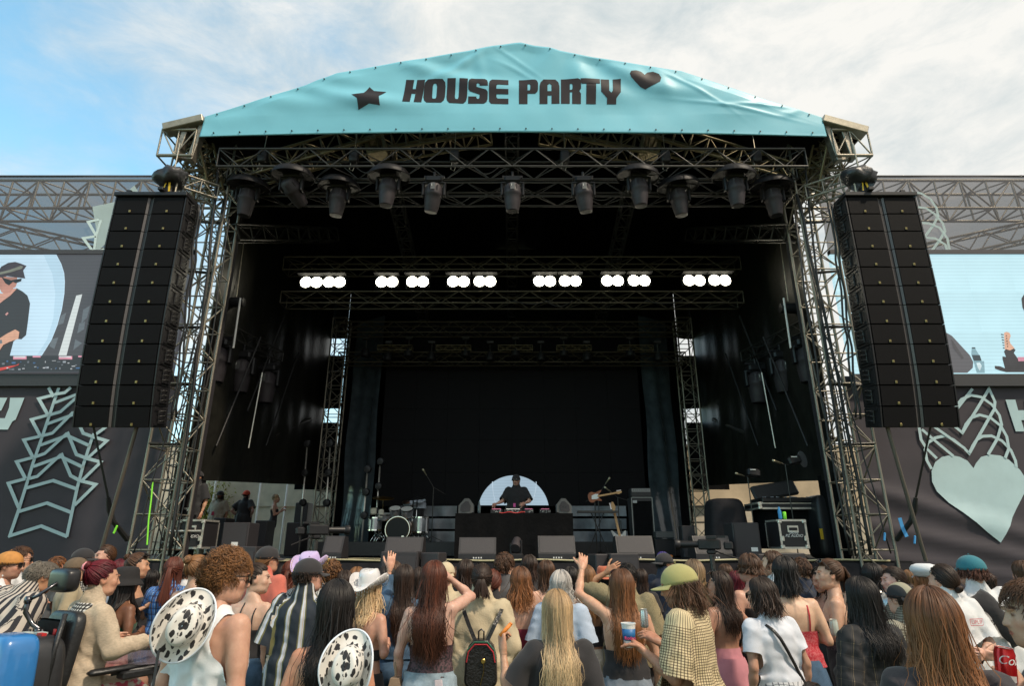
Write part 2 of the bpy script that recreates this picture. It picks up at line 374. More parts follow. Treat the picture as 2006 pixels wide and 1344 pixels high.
M_print = mat('print_black', (.014, .009, .011), .42, 0, .1, 8, spec=.3)
def px_poly_to_mesh(poly, name, parent, off=.005, div=.09, surf=None, m=None, px=True):
 """flat print: outline in photo pixels laid on the banner surface"""
 pts = [at(x, y, BY) for x, y in poly] if px else [Vector((x, BY, z)) for x, z in poly]
 bm_ = bmesh.new(); vs_ = [bm_.verts.new((p.x, 0, p.z)) for p in pts]; 
 tri = tessellate_polygon([[Vector((p.x, p.z, 0)) for p in pts]])
 for t in tri:
  try: bm_.faces.new([vs_[i] for i in t])
  except ValueError: pass
 for _ in range(6):
  es = [e for e in bm_.edges if e.calc_length() > div]
  if not es: break
  bmesh.ops.subdivide_edges(bm_, edges=es, cuts=1, use_grid_fill=False); bmesh.ops.triangulate(bm_, faces=[f for f in bm_.faces if len(f.verts) > 3])
 co = np.array([v.co[:] for v in bm_.verts]); y = surf(co[:, 0], co[:, 2], off)
 for v, yy in zip(bm_.verts, y): v.co.y = yy
 for f in bm_.faces:
  f.normal_update()
  if f.normal.y > 0: f.normal_flip()
  f.smooth = True
 me = bpy.data.meshes.new(name); bm_.to_mesh(me); bm_.free(); me.materials.append(m or M_print)
 return link(name, me, parent)
def glyph(ch, x0, x1, y0, y1, sl=0.0):
 """chunky letter as abutting pieces in a unit box (x right, y up) mapped to pixels"""
 G = {
  'H': [[(0, 0), (.40, 0), (.40, .40), (.60, .40), (.60, 0), (1, 0), (1, 1), (.58, 1), (.58, .60), (.42, .60), (.42, 1), (0, 1)]],
  'O': [[(.5, .18), (.42, .2), (.40, .3), (.40, .72), (.44, .82), (.5, .84), (.5, 1), (.16, 1), (.03, .88), (0, .7), (0, .25), (.04, .1), (.16, 0), (.5, 0)], [(.5, .18), (.5, 0), (.84, 0), (.96, .1), (1, .25), (1, .7), (.97, .88), (.84, 1), (.5, 1), (.5, .84), (.56, .82), (.60, .72), (.60, .3), (.58, .2)]],
  'U': [[(.5, .18), (.44, .19), (.41, .28), (.41, 1), (0, 1), (0, .25), (.04, .1), (.16, 0), (.84, 0), (.96, .1), (1, .25), (1, 1), (.59, 1), (.59, .28), (.56, .19)]],
  'S': [[(0, 0), (.82, 0), (.95, .08), (1, .2), (1, .48), (.92, .56), (.42, .66), (.42, .76), (.48, .80), (.58, .76), (.58, .70), (1, .70), (1, .84), (.95, .95), (.84, 1), (.16, 1), (.04, .93), (0, .82), (0, .58), (.08, .50), (.58, .38), (.58, .24), (.5, .19), (.42, .24), (.42, .30), (0, .30)]],
  'E': [[(.1, 0), (1, 0), (1, .23), (.44, .23), (.38, .28), (.38, .40), (1, .40), (1, .60), (.38, .60), (.38, .73), (.44, .77), (1, .77), (1, 1), (.16, 1), (.04, .92), (0, .8), (0, .1)]],
  'P': [[(0, 0), (.45, 0), (.45, .42), (.45, .55), (.45, .80), (.45, 1), (0, 1)], [(.45, .42), (.86, .42), (.97, .5), (1, .6), (1, .85), (.95, .95), (.85, 1), (.45, 1), (.45, .80), (.56, .80), (.60, .75), (.60, .62), (.56, .55), (.45, .55)]],
  'A': [[(0, 0), (.40, 0), (.40, .34), (.60, .34), (.60, 0), (1, 0), (1, .72), (.95, .88), (.8, 1), (.5, 1), (.5, .82), (.60, .76), (.60, .52), (.40, .52), (.40, .76), (.5, .82), (.5, 1), (.2, 1), (.05, .88), (0, .72)]],
  'R': [[(0, 0), (.44, 0), (.44, .46), (.44, .56), (.44, .80), (.44, 1), (0, 1)], [(.44, .46), (.56, .46), (.56, 0), (1, 0), (1, .40), (.92, .50), (1, .60), (1, .85), (.95, .95), (.85, 1), (.44, 1), (.44, .80), (.54, .80), (.58, .75), (.58, .62), (.54, .56), (.44, .56)]],
  'T': [[(.30, 0), (.80, 0), (.80, .78), (1, .78), (1, 1), (0, 1), (0, .86), (.08, .78), (.30, .78)]],
  'Y': [[(.32, 0), (.78, 0), (.78, .22), (1, .46), (1, 1), (.60, 1), (.60, .50), (.52, .42), (.42, .50), (.42, 1), (0, 1), (.02, .46), (.32, .22)]]}
 out = []
 for poly in G[ch]: out.append([(x0 + (x1 - x0) * x + sl * (y - .0), y0 + (y1 - y0) * (1 - y)) for x, y in poly])
 return out
def split_hole_glyph(ch, polys): return polys
for ch, x0, x1, y0, sl in (('H', 789, 826, 156, 7), ('O', 829, 871, 156, 3), ('U', 874, 914, 155, 3), ('S', 917, 955, 154, 1), ('E', 958, 996, 154, 0), ('P', 1016.6, 1054, 153.5, 0), ('A', 1057, 1096, 154, 0), ('R', 1099, 1138, 154, 0), ('T', 1137, 1175, 154.5, 0), ('Y', 1176.5, 1216, 155, 0)):
 polys = glyph(ch, x0, x1, y0, 203, sl)
 if ch == 'A':       # counters closed through a hairline; build as two halves instead
  f = lambda L_: [(x0 + (x1 - x0) * x + sl * y, y0 + (203 - y0) * (1 - y)) for x, y in L_]
  polys = [f([(0, 0), (.40, 0), (.40, .34), (.5, .34), (.5, .52), (.40, .52), (.40, .76), (.5, .82), (.5, 1), (.2, 1), (.05, .88), (0, .72)]), f([(.5, .34), (.60, .34), (.60, 0), (1, 0), (1, .72), (.95, .88), (.8, 1), (.5, 1), (.5, .82), (.60, .76), (.60, .52), (.5, .52)])]
 par = None
 for poly in polys:
  o = px_poly_to_mesh(poly, 'letter_' + ch.lower() if False else 'letter', fascia, surf=banner_pt)
# star and heart
cx, cy = 724.5, 193
star = [(1136, 300), (1160, 322), (1224, 326), (1188, 358), (1193, 406), (1138, 400), (1079, 424), (1076, 375), (1046, 352), (1108, 340)]
px_poly_to_mesh([(300 + x / 2.675, 60 + y / 2.675) for x, y in star], 'star', fascia, surf=banner_pt)
heart = [(700, 240), (715, 225), (745, 221), (775, 235), (787, 255), (780, 278), (755, 292), (735, 300), (705, 313), (680, 300), (650, 272), (630, 252), (622, 235), (630, 220), (655, 216), (680, 222), (693, 232)]
px_poly_to_mesh([(1000 + x / 2.675, 60 + y / 2.675) for x, y in heart], 'heart', fascia, surf=banner_pt)
# eyelets along both edges
eb = MB(); eb.lathe([(.0, -.010), (.014, -.008), (.017, 0), (.014, .008)], n=8, rot=(R(90), 0, 0)); proto = None
for i in range(24):
 for edge in (0, 1):
  X = tx[0] + .25 + (tx[-1] - tx[0] - .5) * i / 23; Z = bottom_z(X) + .07 if edge == 0 else float(np.interp(X, tx, tz)) - .05
  y = float(banner_pt(np.array([X]), np.array([Z]), .015)[0])
  if proto is None: proto = eb.build('eyelet', M_plastic, fascia, (X, y, Z))
  else: link('eyelet', proto.data, fascia, (X, y, Z))
# vaulted roof skin behind the fascia, from the same outline (closed slab)
rb = MB(); outl = [(p.x * 1.0, p.z - .10) for p in top3]; lft = at(331, 252, BY + .3); rgt = at(1688, 262, BY + .3)
outl = [(lft.x, lft.z)] + outl + [(rgt.x, rgt.z)]
inner = [(x * .985, z - .14) for x, z in outl]
n = len(outl)
for (Y0, Y1) in ((BY + .25, 19.4),):
 vs_ = [(x, Y0, z) for x, z in outl] + [(x, Y1, z) for x, z in outl] + [(x, Y0, z) for x, z in inner] + [(x, Y1, z) for x, z in inner]
 fs = [(i, i + 1, n + i + 1, n + i) for i in range(n - 1)] + [(2 * n + i + 1, 2 * n + i, 3 * n + i, 3 * n + i + 1) for i in range(n - 1)] + [(i + 1, i, 2 * n + i, 2 * n + i + 1) for i in range(n - 1)] + [(n + i, n + i + 1, 3 * n + i + 1, 3 * n + i) for i in range(n - 1)] + [(0, n, 3 * n, 2 * n), (2 * n - 1, n - 1, 3 * n - 1, 4 * n - 1)]
 rb.add(vs_, fs)
tag(rb.build('stage_roof', M_fabric, smooth=False), 'black tarpaulin roof vaulted over the stage behind the blue banner', 'roof')
# white eaves beam ends
for sgn, (a_, b_) in ((-1, ((331, 247), (399, 231))), (1, ((1688, 253), (1611, 232)))):
 p, q = at(*a_, BY + .1), at(*b_, BY + .1); b = MB()
 d = (q - p); ang = math.atan2(d.z, d.x); c = (p + q) / 2; c.z -= .09
 b.box((0, 0, 0), (d.length + .1, .28, .17), bev=.012)
 o = b.build('eaves_beam', mat('aged_white_aluminium', (.30, .27, .21), .4, .4, .2, 6, .1), None, c); o.rotation_euler = (0, -ang, 0)
 tag(o, 'pale aluminium eaves beam at the %s end of the stage roof' % ('left' if sgn < 0 else 'right'), 'beam')
# ------------------------------------------------------------------ side, back and backstage drapes
for s, nm in ((-1, 'left'), (1, 'right')):
 X = s * 6.25
 drape('side_drape', 'glossy black sheeting forming the %s inner wall of the stage above the wing opening' % nm, (X, 11.7), (X * .97, 19.0), 3.05, 10.2, M_vinyl if True else M_fabric, .07, 3.1, nz=26, seed=8 + s, z0b=3.62)
 drape('side_drape', 'black drape hanging to the floor beside the %s front tower' % nm, (X, 11.7), (X, 12.5), 1.62, 3.2, M_fabric, .05, 7, seed=20 + s)
 # narrow black leg next to the tower
 drape('tower_leg_cloth', 'dark cloth leg hanging just inside the %s front tower' % nm, (s * 6.02, 11.55), (s * 5.97, 11.68), 1.62, 9.2, M_skirt, .03, 9, nx=10, seed=30 + s)
# back wall pieces leaving small gaps of sky at the corners
def back_wall(x0, x1, z0, z1, label, m=M_fabric, Y=19.05, amp=.06, seed=1):
 drape('back_drape', label, (x0, Y), (x1, Y), z0, z1, m, amp, 4, nz=10, seed=seed)
back_wall(-5.55, 5.55, 1.62, 11.8, 'black drape closing the back of the stage behind the video wall', seed=3)
for s, nm in ((-1, 'left'), (1, 'right')):
 a, b_ = sorted((s * 5.55, s * 6.75))
 back_wall(a, b_, 8.45, 11.8, 'short black drape high in the %s rear corner above the gap of sky' % nm, seed=5 + s)
 back_wall(a, b_, 6.05, 7.85, 'black drape in the %s rear corner between two gaps of sky' % nm, seed=15 + s)
 back_wall(a, b_, 3.5, 5.6, 'lowest black drape in the %s rear corner above the wing opening' % nm, seed=25 + s)
# video wall
vw = thing('video_wall', 'large unlit LED video wall at the back of the stage with a pale half disc on it', 'video wall', (0, 17.5, 2.9))
M_led = mat('led_off', (.0045, .0040, .005), .6, 0, .15, 60, spec=.12)
for i in range(8):
 for j in range(6):
  b = MB(); b.box((0, 0, 0), (.948, .08, .928), bev=.002); 
  if i == 0 and j == 0: ledp = b.build('panel', M_led, vw, (-3.33, 0, .47))
  else: link('panel', ledp.data, vw, (-3.33 + i * .95, 0, .47 + j * .93))
dc = at(1006, 1003, 17.45)
pts = [(1.0 * math.cos(t), 1.0 * math.sin(t)) for t in np.linspace(-.1, math.pi + .1, 49)]
b = MB(); b.add([(dc.x + x, 17.445, max(dc.z + z, 2.93)) for x, z in pts] + [(dc.x, 17.445, 2.93)], [(i + 1, i, 49) for i in range(48)])
m_disc = emission('led_disc', (.34, .45, .54), .95, True)
o = b.build('lit_disc', m_disc, vw, (0, -17.5, -2.9))
for x0, cv in ((-.50, .2), (.52, .25)):
 b = MB(); b.sweep([(dc.x + x0 + cv * math.sin(t * 1.6) * (1 if x0 < 0 else -1) * -.5, 17.438, 2.96 + t * .62) for t in np.linspace(0, 1, 10)], .02, .003, (0, -1, 0))
 b.build('faint_arc', emission('led_arc', (.46, .57, .66), .95), vw, (0, -17.5, -2.9))
# glossy plastic masking either side of the video wall
for s, nm in ((-1, 'left'), (1, 'right')):
 drape('masking_sheet', 'creased glossy black plastic hanging at the %s side of the video wall' % nm, (s * 3.9, 17.3), (s * 4.9, 17.9), 1.95, 8.6, mat('blue_grey_plastic', (.045, .06, .07), .16, 0, .3, 3, .5, 5), .12, 5, nx=30, nz=40, seed=40 + s)
# wrinkled silver-grey cloth along the riser behind the DJ table
for (x0, x1, nm) in ((-3.1, -1.5, 'left'), (1.5, 3.1, 'right')):
 for k in range(3):
  drape('riser_cloth', 'band %s of creased grey cloth on the riser front %s of the DJ table' % (['lowest', 'middle', 'top'][k], nm), (x0, 16.9 + k * .02), (x1, 16.9 + k * .02), 1.95 + k * .33, 2.22 + k * .33, mat('grey_satin', (.16, .18, .20), .3, 0, .3, 3, .4, 6), .07, 5, nx=50, nz=10, seed=int(60 + k + x0))
# stage riser under the backline
b = MB(); b.box((0, 16.2, 1.78), (9.4, 2.6, .32), bev=.01); tag(b.build('riser', M_black), 'long low black riser carrying the band gear', 'riser')
# ------------------------------------------------------------------ what shows through the wing openings
for s, nm in ((-1, 'left'), (1, 'right')):
 b = MB(); X0, X1 = sorted((s * 5.6, s * 13.5))
 drape('tent_wall', 'pale marquee wall behind the %s wing of the stage' % nm, (X0, 21.2), (X1, 21.2), .5, 3.3, M_tent, .10, 2.2, nz=8, cat='marquee wall', seed=70 + s)
 drape('tent_ceiling', 'tan marquee ceiling sloping above the %s wing opening' % nm, (X0, 21.1), (X1, 21.1), 3.12, 5.2, M_tent if s < 0 else M_tan, .10, 1.4, nz=8, cat='marquee wall', seed=80 + s)
for k, (px0, px1) in enumerate(((405, 424), (500, 508), (553, 562), (590, 592))):
 p = at((px0 + px1) / 2, 1000, 20.6); b = MB(); b.tube([(p.x, 20.6, .1), (p.x, 20.6, 4.0)], .035); tag(b.build('marquee_pole', M_white, smooth=True), 'white marquee pole behind the left wing, number %s from the left' % ['one', 'two', 'three', 'four'][k], 'pole')
# a small tree glimpsed between marquee walls
tp = at(412, 985, 20.9); tree = thing('tree', 'yellow green tree glimpsed past the marquee behind the left wing', 'tree', (tp.x, 20.75, 0))
tb = MB(); tb.tube([(0, 0, 0), (.05, 0, 1.4), (-.05, 0, 2.6)], [.12, .09, .05]); tb.build('trunk', mat('bark', (.12, .09, .06), .9), tree)
rr = np.random.default_rng(3); n = 2600
C = rr.normal(0, 1, (n, 3)) * (.34, .16, .5) + (.0, 0, 2.8); D1 = rr.normal(0, .05, (n, 3)); D2 = rr.normal(0, .05, (n, 3))
link('crown', np_mesh('crown', np.stack([C, C + D1, C + D2], 1).reshape(-1, 3), np.arange(n * 3).reshape(-1, 3), mat('leaf_yellow', (.30, .30, .06), .8, 0, .5, 8), False), tree)
# ------------------------------------------------------------------ towers and trusses
def tower(x, y, z0, z1, w, nm, m, bays, rc=.028, rb=.014, label=None, grp=None):
 return truss('truss_tower', label, (x, y, z0), (x, y, z1), w, w, bays, rc, rb, m, grp, 'truss tower', up=(0, 1, 0), style='ladder')
M_al2 = mat('bright_aluminium', (.26, .235, .19), .40, .7, .4, 12, .2, 60)
tower(-6.30, 11.25, 0, 10.1, .62, 'left', M_al2, 17, label='tall aluminium truss tower at the left front of the stage')
tower(6.30, 11.25, 0, 10.1, .62, 'right', M_al2, 17, label='tall aluminium truss tower at the right front of the stage')
tower(-6.62, 12.15, 0, 9.6, .40, 'left', M_al2, 20, .022, .011, label='slimmer truss tower standing behind the left front tower')
tower(6.62, 12.15, 0, 9.6, .40, 'right', M_al2, 20, .022, .011, label='slimmer truss tower standing behind the right front tower')
tower(-5.35, 17.7, 1.6, 8.6, .45, 'left', M_al2, 16, .026, .012, label='aluminium truss tower at the left rear of the stage')
tower(5.35, 17.7, 1.6, 8.6, .45, 'right', M_al2, 16, .026, .012, label='aluminium truss tower at the right rear of the stage')
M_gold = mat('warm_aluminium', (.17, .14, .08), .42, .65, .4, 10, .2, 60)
M_dgold = mat('shaded_truss', (.08, .068, .045), .45, .6, .35, 10)  # darker copy of warm aluminium; the stage interior's shade put into the colour
# horizontal lighting trusses
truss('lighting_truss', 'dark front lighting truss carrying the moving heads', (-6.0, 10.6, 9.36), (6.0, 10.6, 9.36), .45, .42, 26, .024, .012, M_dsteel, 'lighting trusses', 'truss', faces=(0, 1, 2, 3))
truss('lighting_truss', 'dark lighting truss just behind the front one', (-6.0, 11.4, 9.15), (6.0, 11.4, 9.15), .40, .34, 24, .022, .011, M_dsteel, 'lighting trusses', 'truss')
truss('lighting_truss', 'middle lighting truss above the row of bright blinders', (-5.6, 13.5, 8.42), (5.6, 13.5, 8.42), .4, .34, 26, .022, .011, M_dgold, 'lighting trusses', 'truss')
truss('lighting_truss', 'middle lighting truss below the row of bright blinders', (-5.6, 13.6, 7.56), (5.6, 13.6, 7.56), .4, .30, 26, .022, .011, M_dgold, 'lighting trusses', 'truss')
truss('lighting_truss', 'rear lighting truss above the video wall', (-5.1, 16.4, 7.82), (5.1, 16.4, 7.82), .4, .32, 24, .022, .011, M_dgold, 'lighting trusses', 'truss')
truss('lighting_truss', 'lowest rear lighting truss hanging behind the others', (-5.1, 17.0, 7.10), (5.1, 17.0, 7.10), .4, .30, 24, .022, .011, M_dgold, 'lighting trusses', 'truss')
for k, xx in enumerate((-3.9, -2.2, -.4, 1.3, 3.1)):
 truss('drop_bar', 'short ladder bar hanging from the rear truss, %s from the left' % ['first', 'second', 'third', 'fourth', 'fifth'][k], (xx, 16.6, 7.3), (xx + 1.0, 16.6, 7.3), .2, .14, 5, .014, .008, M_gold, 'ladder bars under the rear truss', 'truss')
# rafters under the fascia
RA = [((745, 292), (960, 255), 'left inner'), ((1265, 296), (1060, 255), 'right inner'), ((470, 345), (735, 268), 'left outer'), ((1540, 345), (1285, 268), 'right outer')]
for (a_, b_, nm) in RA:
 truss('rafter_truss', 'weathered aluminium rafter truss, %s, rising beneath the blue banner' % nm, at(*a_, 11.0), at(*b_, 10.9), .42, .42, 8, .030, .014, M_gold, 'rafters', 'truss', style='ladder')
for s, nm, px in ((-1, 'left', 738), (1, 'right', 1272)):
 p = at(px, 290, 10.9); b = MB()
 for (dx, dz, w, h) in ((0, .20, .42, .07), (0, -.20, .42, .07), (-.18, 0, .07, .34), (.18, 0, .07, .34)): b.box((dx, 0, dz), (w, .36, h), bev=.008)
 o = b.build('node_block', M_gold, None, p); o.rotation_euler = (0, R(14 * s), 0); tag(o, 'open square corner block joining two rafters on the %s' % nm, 'truss node')
# roof spine and ladders going back
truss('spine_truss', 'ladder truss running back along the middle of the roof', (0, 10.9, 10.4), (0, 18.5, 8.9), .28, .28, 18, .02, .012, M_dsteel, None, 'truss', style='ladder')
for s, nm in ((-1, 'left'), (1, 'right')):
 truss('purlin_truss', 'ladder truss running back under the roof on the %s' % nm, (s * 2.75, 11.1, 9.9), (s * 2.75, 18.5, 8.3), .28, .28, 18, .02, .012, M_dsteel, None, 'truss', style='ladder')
 # knee brace from the tower to the roof, corner frame and haunches
 truss('knee_brace', 'slanting truss from the %s tower up to the roof edge' % nm, at(412 if s < 0 else 1600, 392, 11.2), at(385 if s < 0 else 1626, 272, 10.6), .42, .42, 6, .028, .013, M_gold, None, 'truss', style='ladder')
 truss('knee_brace', 'long truss brace running back from the %s tower into the roof' % nm, (s * 6.1, 11.6, 8.3), (s * 4.9, 14.6, 9.9), .34, .34, 9, .024, .012, M_dsteel, None, 'truss', style='ladder')
 truss('knee_brace', 'steep inner truss brace leaning from the %s tower' % nm, at(362 if s < 0 else 1648, 318, 10.8), at(438 if s < 0 else 1572, 352, 11.3), .3, .3, 5, .026, .012, M_gold, None, 'truss', style='ladder')
 truss('corner_frame', 'boxy truss frame hanging under the %s eaves' % nm, at(326 if s < 0 else 1690, 294, 10.5), at(392 if s < 0 else 1622, 294, 10.5), .5, .62, 2, .034, .016, M_al2, None, 'truss', style='ladder')
 truss('outrigger_truss', 'short outrigger truss holding the %s speaker array' % nm, (s * 6.2, 10.9, 8.80), (s * 6.95, 10.3, 8.80), .34, .30, 3, .024, .012, M_al2, None, 'truss', style='ladder')
 b = MB(); 
 for dx in (-.14, .16): b.box((dx, 0, 0), (.11, .18, .85), bev=.01)
 b.box((0, .02, .36), (.42, .1, .06)); b.box((0, .02, -.36), (.42, .1, .06))
 p = at(372 if s < 0 else 1642, 280 if s < 0 else 282, 10.35); o = b.build('hinge_bracket', M_al2, None, p); o.rotation_euler = (0, R(-8 * s), 0)
 tag(o, 'upright steel hinge bracket at the %s roof corner' % nm, 'bracket')
# big diagonal tubes across the wings
for s, nm in ((-1, 'left'), (1, 'right')):
 f = (lambda x: x) if s < 0 else (lambda x: 2006 - x)
 for k, (xa, ya, da, xb, yb, db, r) in enumerate(((352, 932, 11.9, 608, 822, 17.9, .06), (368, 862, 11.9, 545, 772, 17.0, .045))):
  o = strut('bracing_tube', at(f(xa), ya, da), at(f(xb), yb, db), r, mat('dull_tube', (.10, .095, .09), .4, .6, .2)); tag(o, '%s grey bracing tube crossing the %s wing' % (['lower', 'upper'][k], nm), 'tube')
# ------------------------------------------------------------------ flat prints, polylines, text
def flat_poly(pts, Y, m, name, parent, off):
 P = [Vector((p.x, Y - off, p.z)) for p in pts]; tri = tessellate_polygon([[Vector((p.x, p.z, 0)) for p in P]])
 b = MB(); fs = []
 for t in tri:
  a, c, d = (P[i] for i in t); nn = (c - a).cross(d - a)
  fs.append(tuple(t) if nn.y < 0 else tuple(reversed(t)))
 b.add(P, fs); loc = Vector(parent.location) if parent else Vector((0, 0, 0)); return b.build(name, m, parent, -loc)
def stroke(pts, Y, w, m, name, parent, off):
 """mitred flat line"""
 P = [Vector((p.x, p.z)) for p in pts]; L, Rr = [], []
 for i, p in enumerate(P):
  d0 = (p - P[i - 1]).normalized() if i > 0 else (P[1] - p).normalized(); d1 = (P[i + 1] - p).normalized() if i < len(P) - 1 else d0
  n0 = Vector((-d0.y, d0.x)); n1 = Vector((-d1.y, d1.x)); mm = (n0 + n1)
  mm = mm.normalized() if mm.length > .2 else n0; k = w / 2 / max(.38, mm.dot(n0)); L.append(p + mm * k); Rr.append(p - mm * k)
 b = MB(); n = len(P); V = [(p.x, Y - off, p.y) for p in L + Rr]
 b.add(V, [(i, n + i, n + i + 1, i + 1) for i in range(n - 1)]); loc = Vector(parent.location) if parent else Vector((0, 0, 0))
 return b.build(name, m, parent, -loc)
_fonts = {}
def text(s, size, m, parent, loc, rot=(R(90), 0, 0), name='lettering', ext=.001, shear=0.0, align='CENTER', warp=None):
 c = bpy.data.curves.new('t', 'FONT'); c.body = s; c.size = size; c.align_x = align; c.align_y = 'CENTER'; c.extrude = ext; c.shear = shear
 o = bpy.data.objects.new('t', c); COL.objects.link(o); bpy.context.view_layer.update()
 me = bpy.data.meshes.new_from_object(o.evaluated_get(bpy.context.evaluated_depsgraph_get())); bpy.data.objects.remove(o); bpy.data.curves.remove(c)
 me.materials.clear(); me.materials.append(m)
 if warp is not None:
  M_ = Matrix.Translation(loc) @ Euler(rot).to_matrix().to_4x4(); me.transform(M_)
  for v in me.vertices: v.co = warp(v.co)
  return link(name, me, parent)
 o = link(name, me, parent, loc); o.rotation_euler = rot; return o
# ------------------------------------------------------------------ wings: trusses, scrim banners, LED screens
def mesh_mat(name, col, alpha, trans=.35):
 m = mat(name, col, .8, 0, .06, 3, .05, 30); nt = m.node_tree; b = nt.nodes['Principled BSDF']; out = nt.nodes['Material Output']
 tr = nt.nodes.new('ShaderNodeBsdfTransparent'); mx = nt.nodes.new('ShaderNodeMixShader'); mx.inputs[0].default_value = alpha
 tl = nt.nodes.new('ShaderNodeBsdfTranslucent'); tl.inputs[0].default_value = (*[min(1, c * 2.2) for c in col], 1)
 m2 = nt.nodes.new('ShaderNodeMixShader'); m2.inputs[0].default_value = trans
 nt.links.new(b.outputs[0], m2.inputs[1]); nt.links.new(tl.outputs[0], m2.inputs[2])
 nt.links.new(tr.outputs[0], mx.inputs[1]); nt.links.new(m2.outputs[0], mx.inputs[2]); nt.links.new(mx.outputs[0], out.inputs[0]); return m
M_scrim = mesh_mat('wing_scrim', (.10, .092, .105), .77, .42)
M_banner = mat('wing_banner', (.040, .033, .042), .75, 0, .08, 2, .06, 40)
M_mint = mat('mint_print', (.40, .53, .56), .7, 0, .05, 3)
M_mint2 = mat('pale_mint_print', (.55, .66, .66), .7, 0, .05, 3)
M_edge = mat('banner_edge', (.05, .045, .05), .6)
WY = 11.85
Z2 = lambda sc, ox, oy: (lambda L_, Y=WY: [at(ox + x / sc, oy + y / sc, Y) for x, y in L_])
def billow(X, Z, s):
 """slack folds in the lower wing banner"""
 d = .03 * noise1(X * .7, Z * .8, 21) + .006 * noise1(X * 5, Z * 4, 2)
 if s > 0:
  for (z0, k, w, A) in ((2.25, -.30, .16, .07), (1.75, -.22, .14, .06), (1.35, -.15, .10, .04)):
   q = Z - (z0 + k * (X - 9.0)); d -= A * np.exp(-(q / w) ** 2)
 return d
for s, nm in ((-1, 'left'), (1, 'right')):
 f = (lambda x: x) if s < 0 else (lambda x: 2006 - x)
 xin = s * 6.95; xout = s * 15.5; zt = at(0, 345, WY).z; zs_top = at(0, 497, WY).z; zs_bot = at(0, 733, WY).z; zb = at(0, 760, WY).z
 truss('wing_truss', 'horizontal truss along the top of the %s wing behind its scrim' % nm, (xin, 12.55, at(0, 378, 12.2).z), (xout, 12.55, at(0, 378, 12.2).z), .6, at(0, 350, 12.25).z - at(0, 404, 12.25).z, 14, .034, .020, M_steel, 'wing trusses', 'truss', style='ladder')
 truss('wing_brace_truss', 'sloping truss crossing behind the upper scrim of the %s wing' % nm, (s * 9.0, 12.6, 8.15), (s * 14.0, 12.6, 9.3), .3, .42, 10, .03, .016, M_steel, None, 'truss')
 tower(s * 9.1, 13.2, 0, 9.6, .5, nm, M_steel, 12, label='support tower standing behind the %s wing' % nm)
 # scrim
 b = MB(); X0, X1 = sorted((xin, xout)); nxx = 40; V = []
 for j in range(9):
  for i in range(nxx + 1):
   X = X0 + (X1 - X0) * i / nxx; Z = zs_top + (zt - zs_top) * j / 8; V.append((X, WY + .03 * math.sin(X * 1.3 + j * .5), Z + (.012 * abs(math.sin(X * 2.4)) * -1 if j == 8 else 0)))
 F = [(j * (nxx + 1) + i, j * (nxx + 1) + i + 1, (j + 1) * (nxx + 1) + i + 1, (j + 1) * (nxx + 1) + i) for j in range(8) for i in range(nxx)]
 scr = link('scrim', np_mesh('scrim', np.array(V), np.array(F), M_scrim), None); tag(scr, 'see-through grey mesh scrim over the upper %s wing' % nm, 'scrim')
 strut('top_pipe', (xin, WY, zt), (xout, WY, zt), .025, M_edge, scr)
 b = MB(); b.box(((X0 + X1) / 2, WY - .02, zs_top + .01), (X1 - X0, .12, .10)); b.build('screen_header', M_edge, scr)
 # screen
 led = thing('led_screen', '%s wing LED screen showing %s' % (nm, 'the DJ before a pale circle' if s < 0 else 'a guitar headstock and bottle on pale blue'), 'screen', (0, 0, 0))
 cw = .96; 
 b = MB(); b.box((0, 0, 0), (cw - .004, .1, (zs_top - zs_bot) / 3 - .004)); pan = None
 for i in range(9):
  for j in range(3):
   X = xin + s * (cw / 2 + i * cw); Z = zs_bot + (j + .5) * (zs_top - zs_bot) / 3
   if pan is None: pan = b.build('panel', emission('led_wall_blue' if s > 0 else 'led_wall_grey', (.48, .73, .80) if s > 0 else (.065, .064, .072), 1.0, True), led, (X, WY, Z))
   else: link('panel', pan.data, led, (X, WY, Z))
 # banner strip below the screen and the lower banner
 V = []; nxx, nzz = 110, 60
 xa0 = at(f(245), 1075, WY).x; xa1 = at(f(345), 760, WY).x
 for j in range(nzz + 1):
  for i in range(nxx + 1):
   Z = -.02 + (zs_bot - .0 + .0) * j / nzz; xi = s * 6.78; X = xi + (xout - xi) * i / nxx; V.append((X, 0, Z))
 V = np.array(V); V[:, 1] = WY + .06 + billow(V[:, 0], V[:, 2], s)
 F = np.array([(j * (nxx + 1) + i, j * (nxx + 1) + i + 1, (j + 1) * (nxx + 1) + i + 1, (j + 1) * (nxx + 1) + i) for j in range(nzz) for i in range(nxx)])
 if s < 0: F = F[:, ::-1]
 ban = link('wing_banner', np_mesh('wing_banner', V, F, M_banner), None)
 tag(ban, 'dark plum wing banner on the %s printed with %s' % (nm, 'interlaced pale arrows' if s < 0 else 'pale hearts'), 'banner')
 b = MB(); b.box(((X0 + X1) / 2, WY - .02, (zs_bot + zb) / 2 + .01), (X1 - X0, .06, .25)); b.build('screen_sill', mat('sill_grey', (.032, .032, .036), .6), ban)
 wsurf = lambda X, Z, off, s=s: WY + .06 + billow(np.asarray(X, float), np.asarray(Z, float), s) - off
 def wpoly(pts, name, m, off=.02, par=ban): return px_poly_to_mesh([(p.x, p.z) for p in pts], name, par, off, .35, wsurf, m, px=False)
 cnt = 0
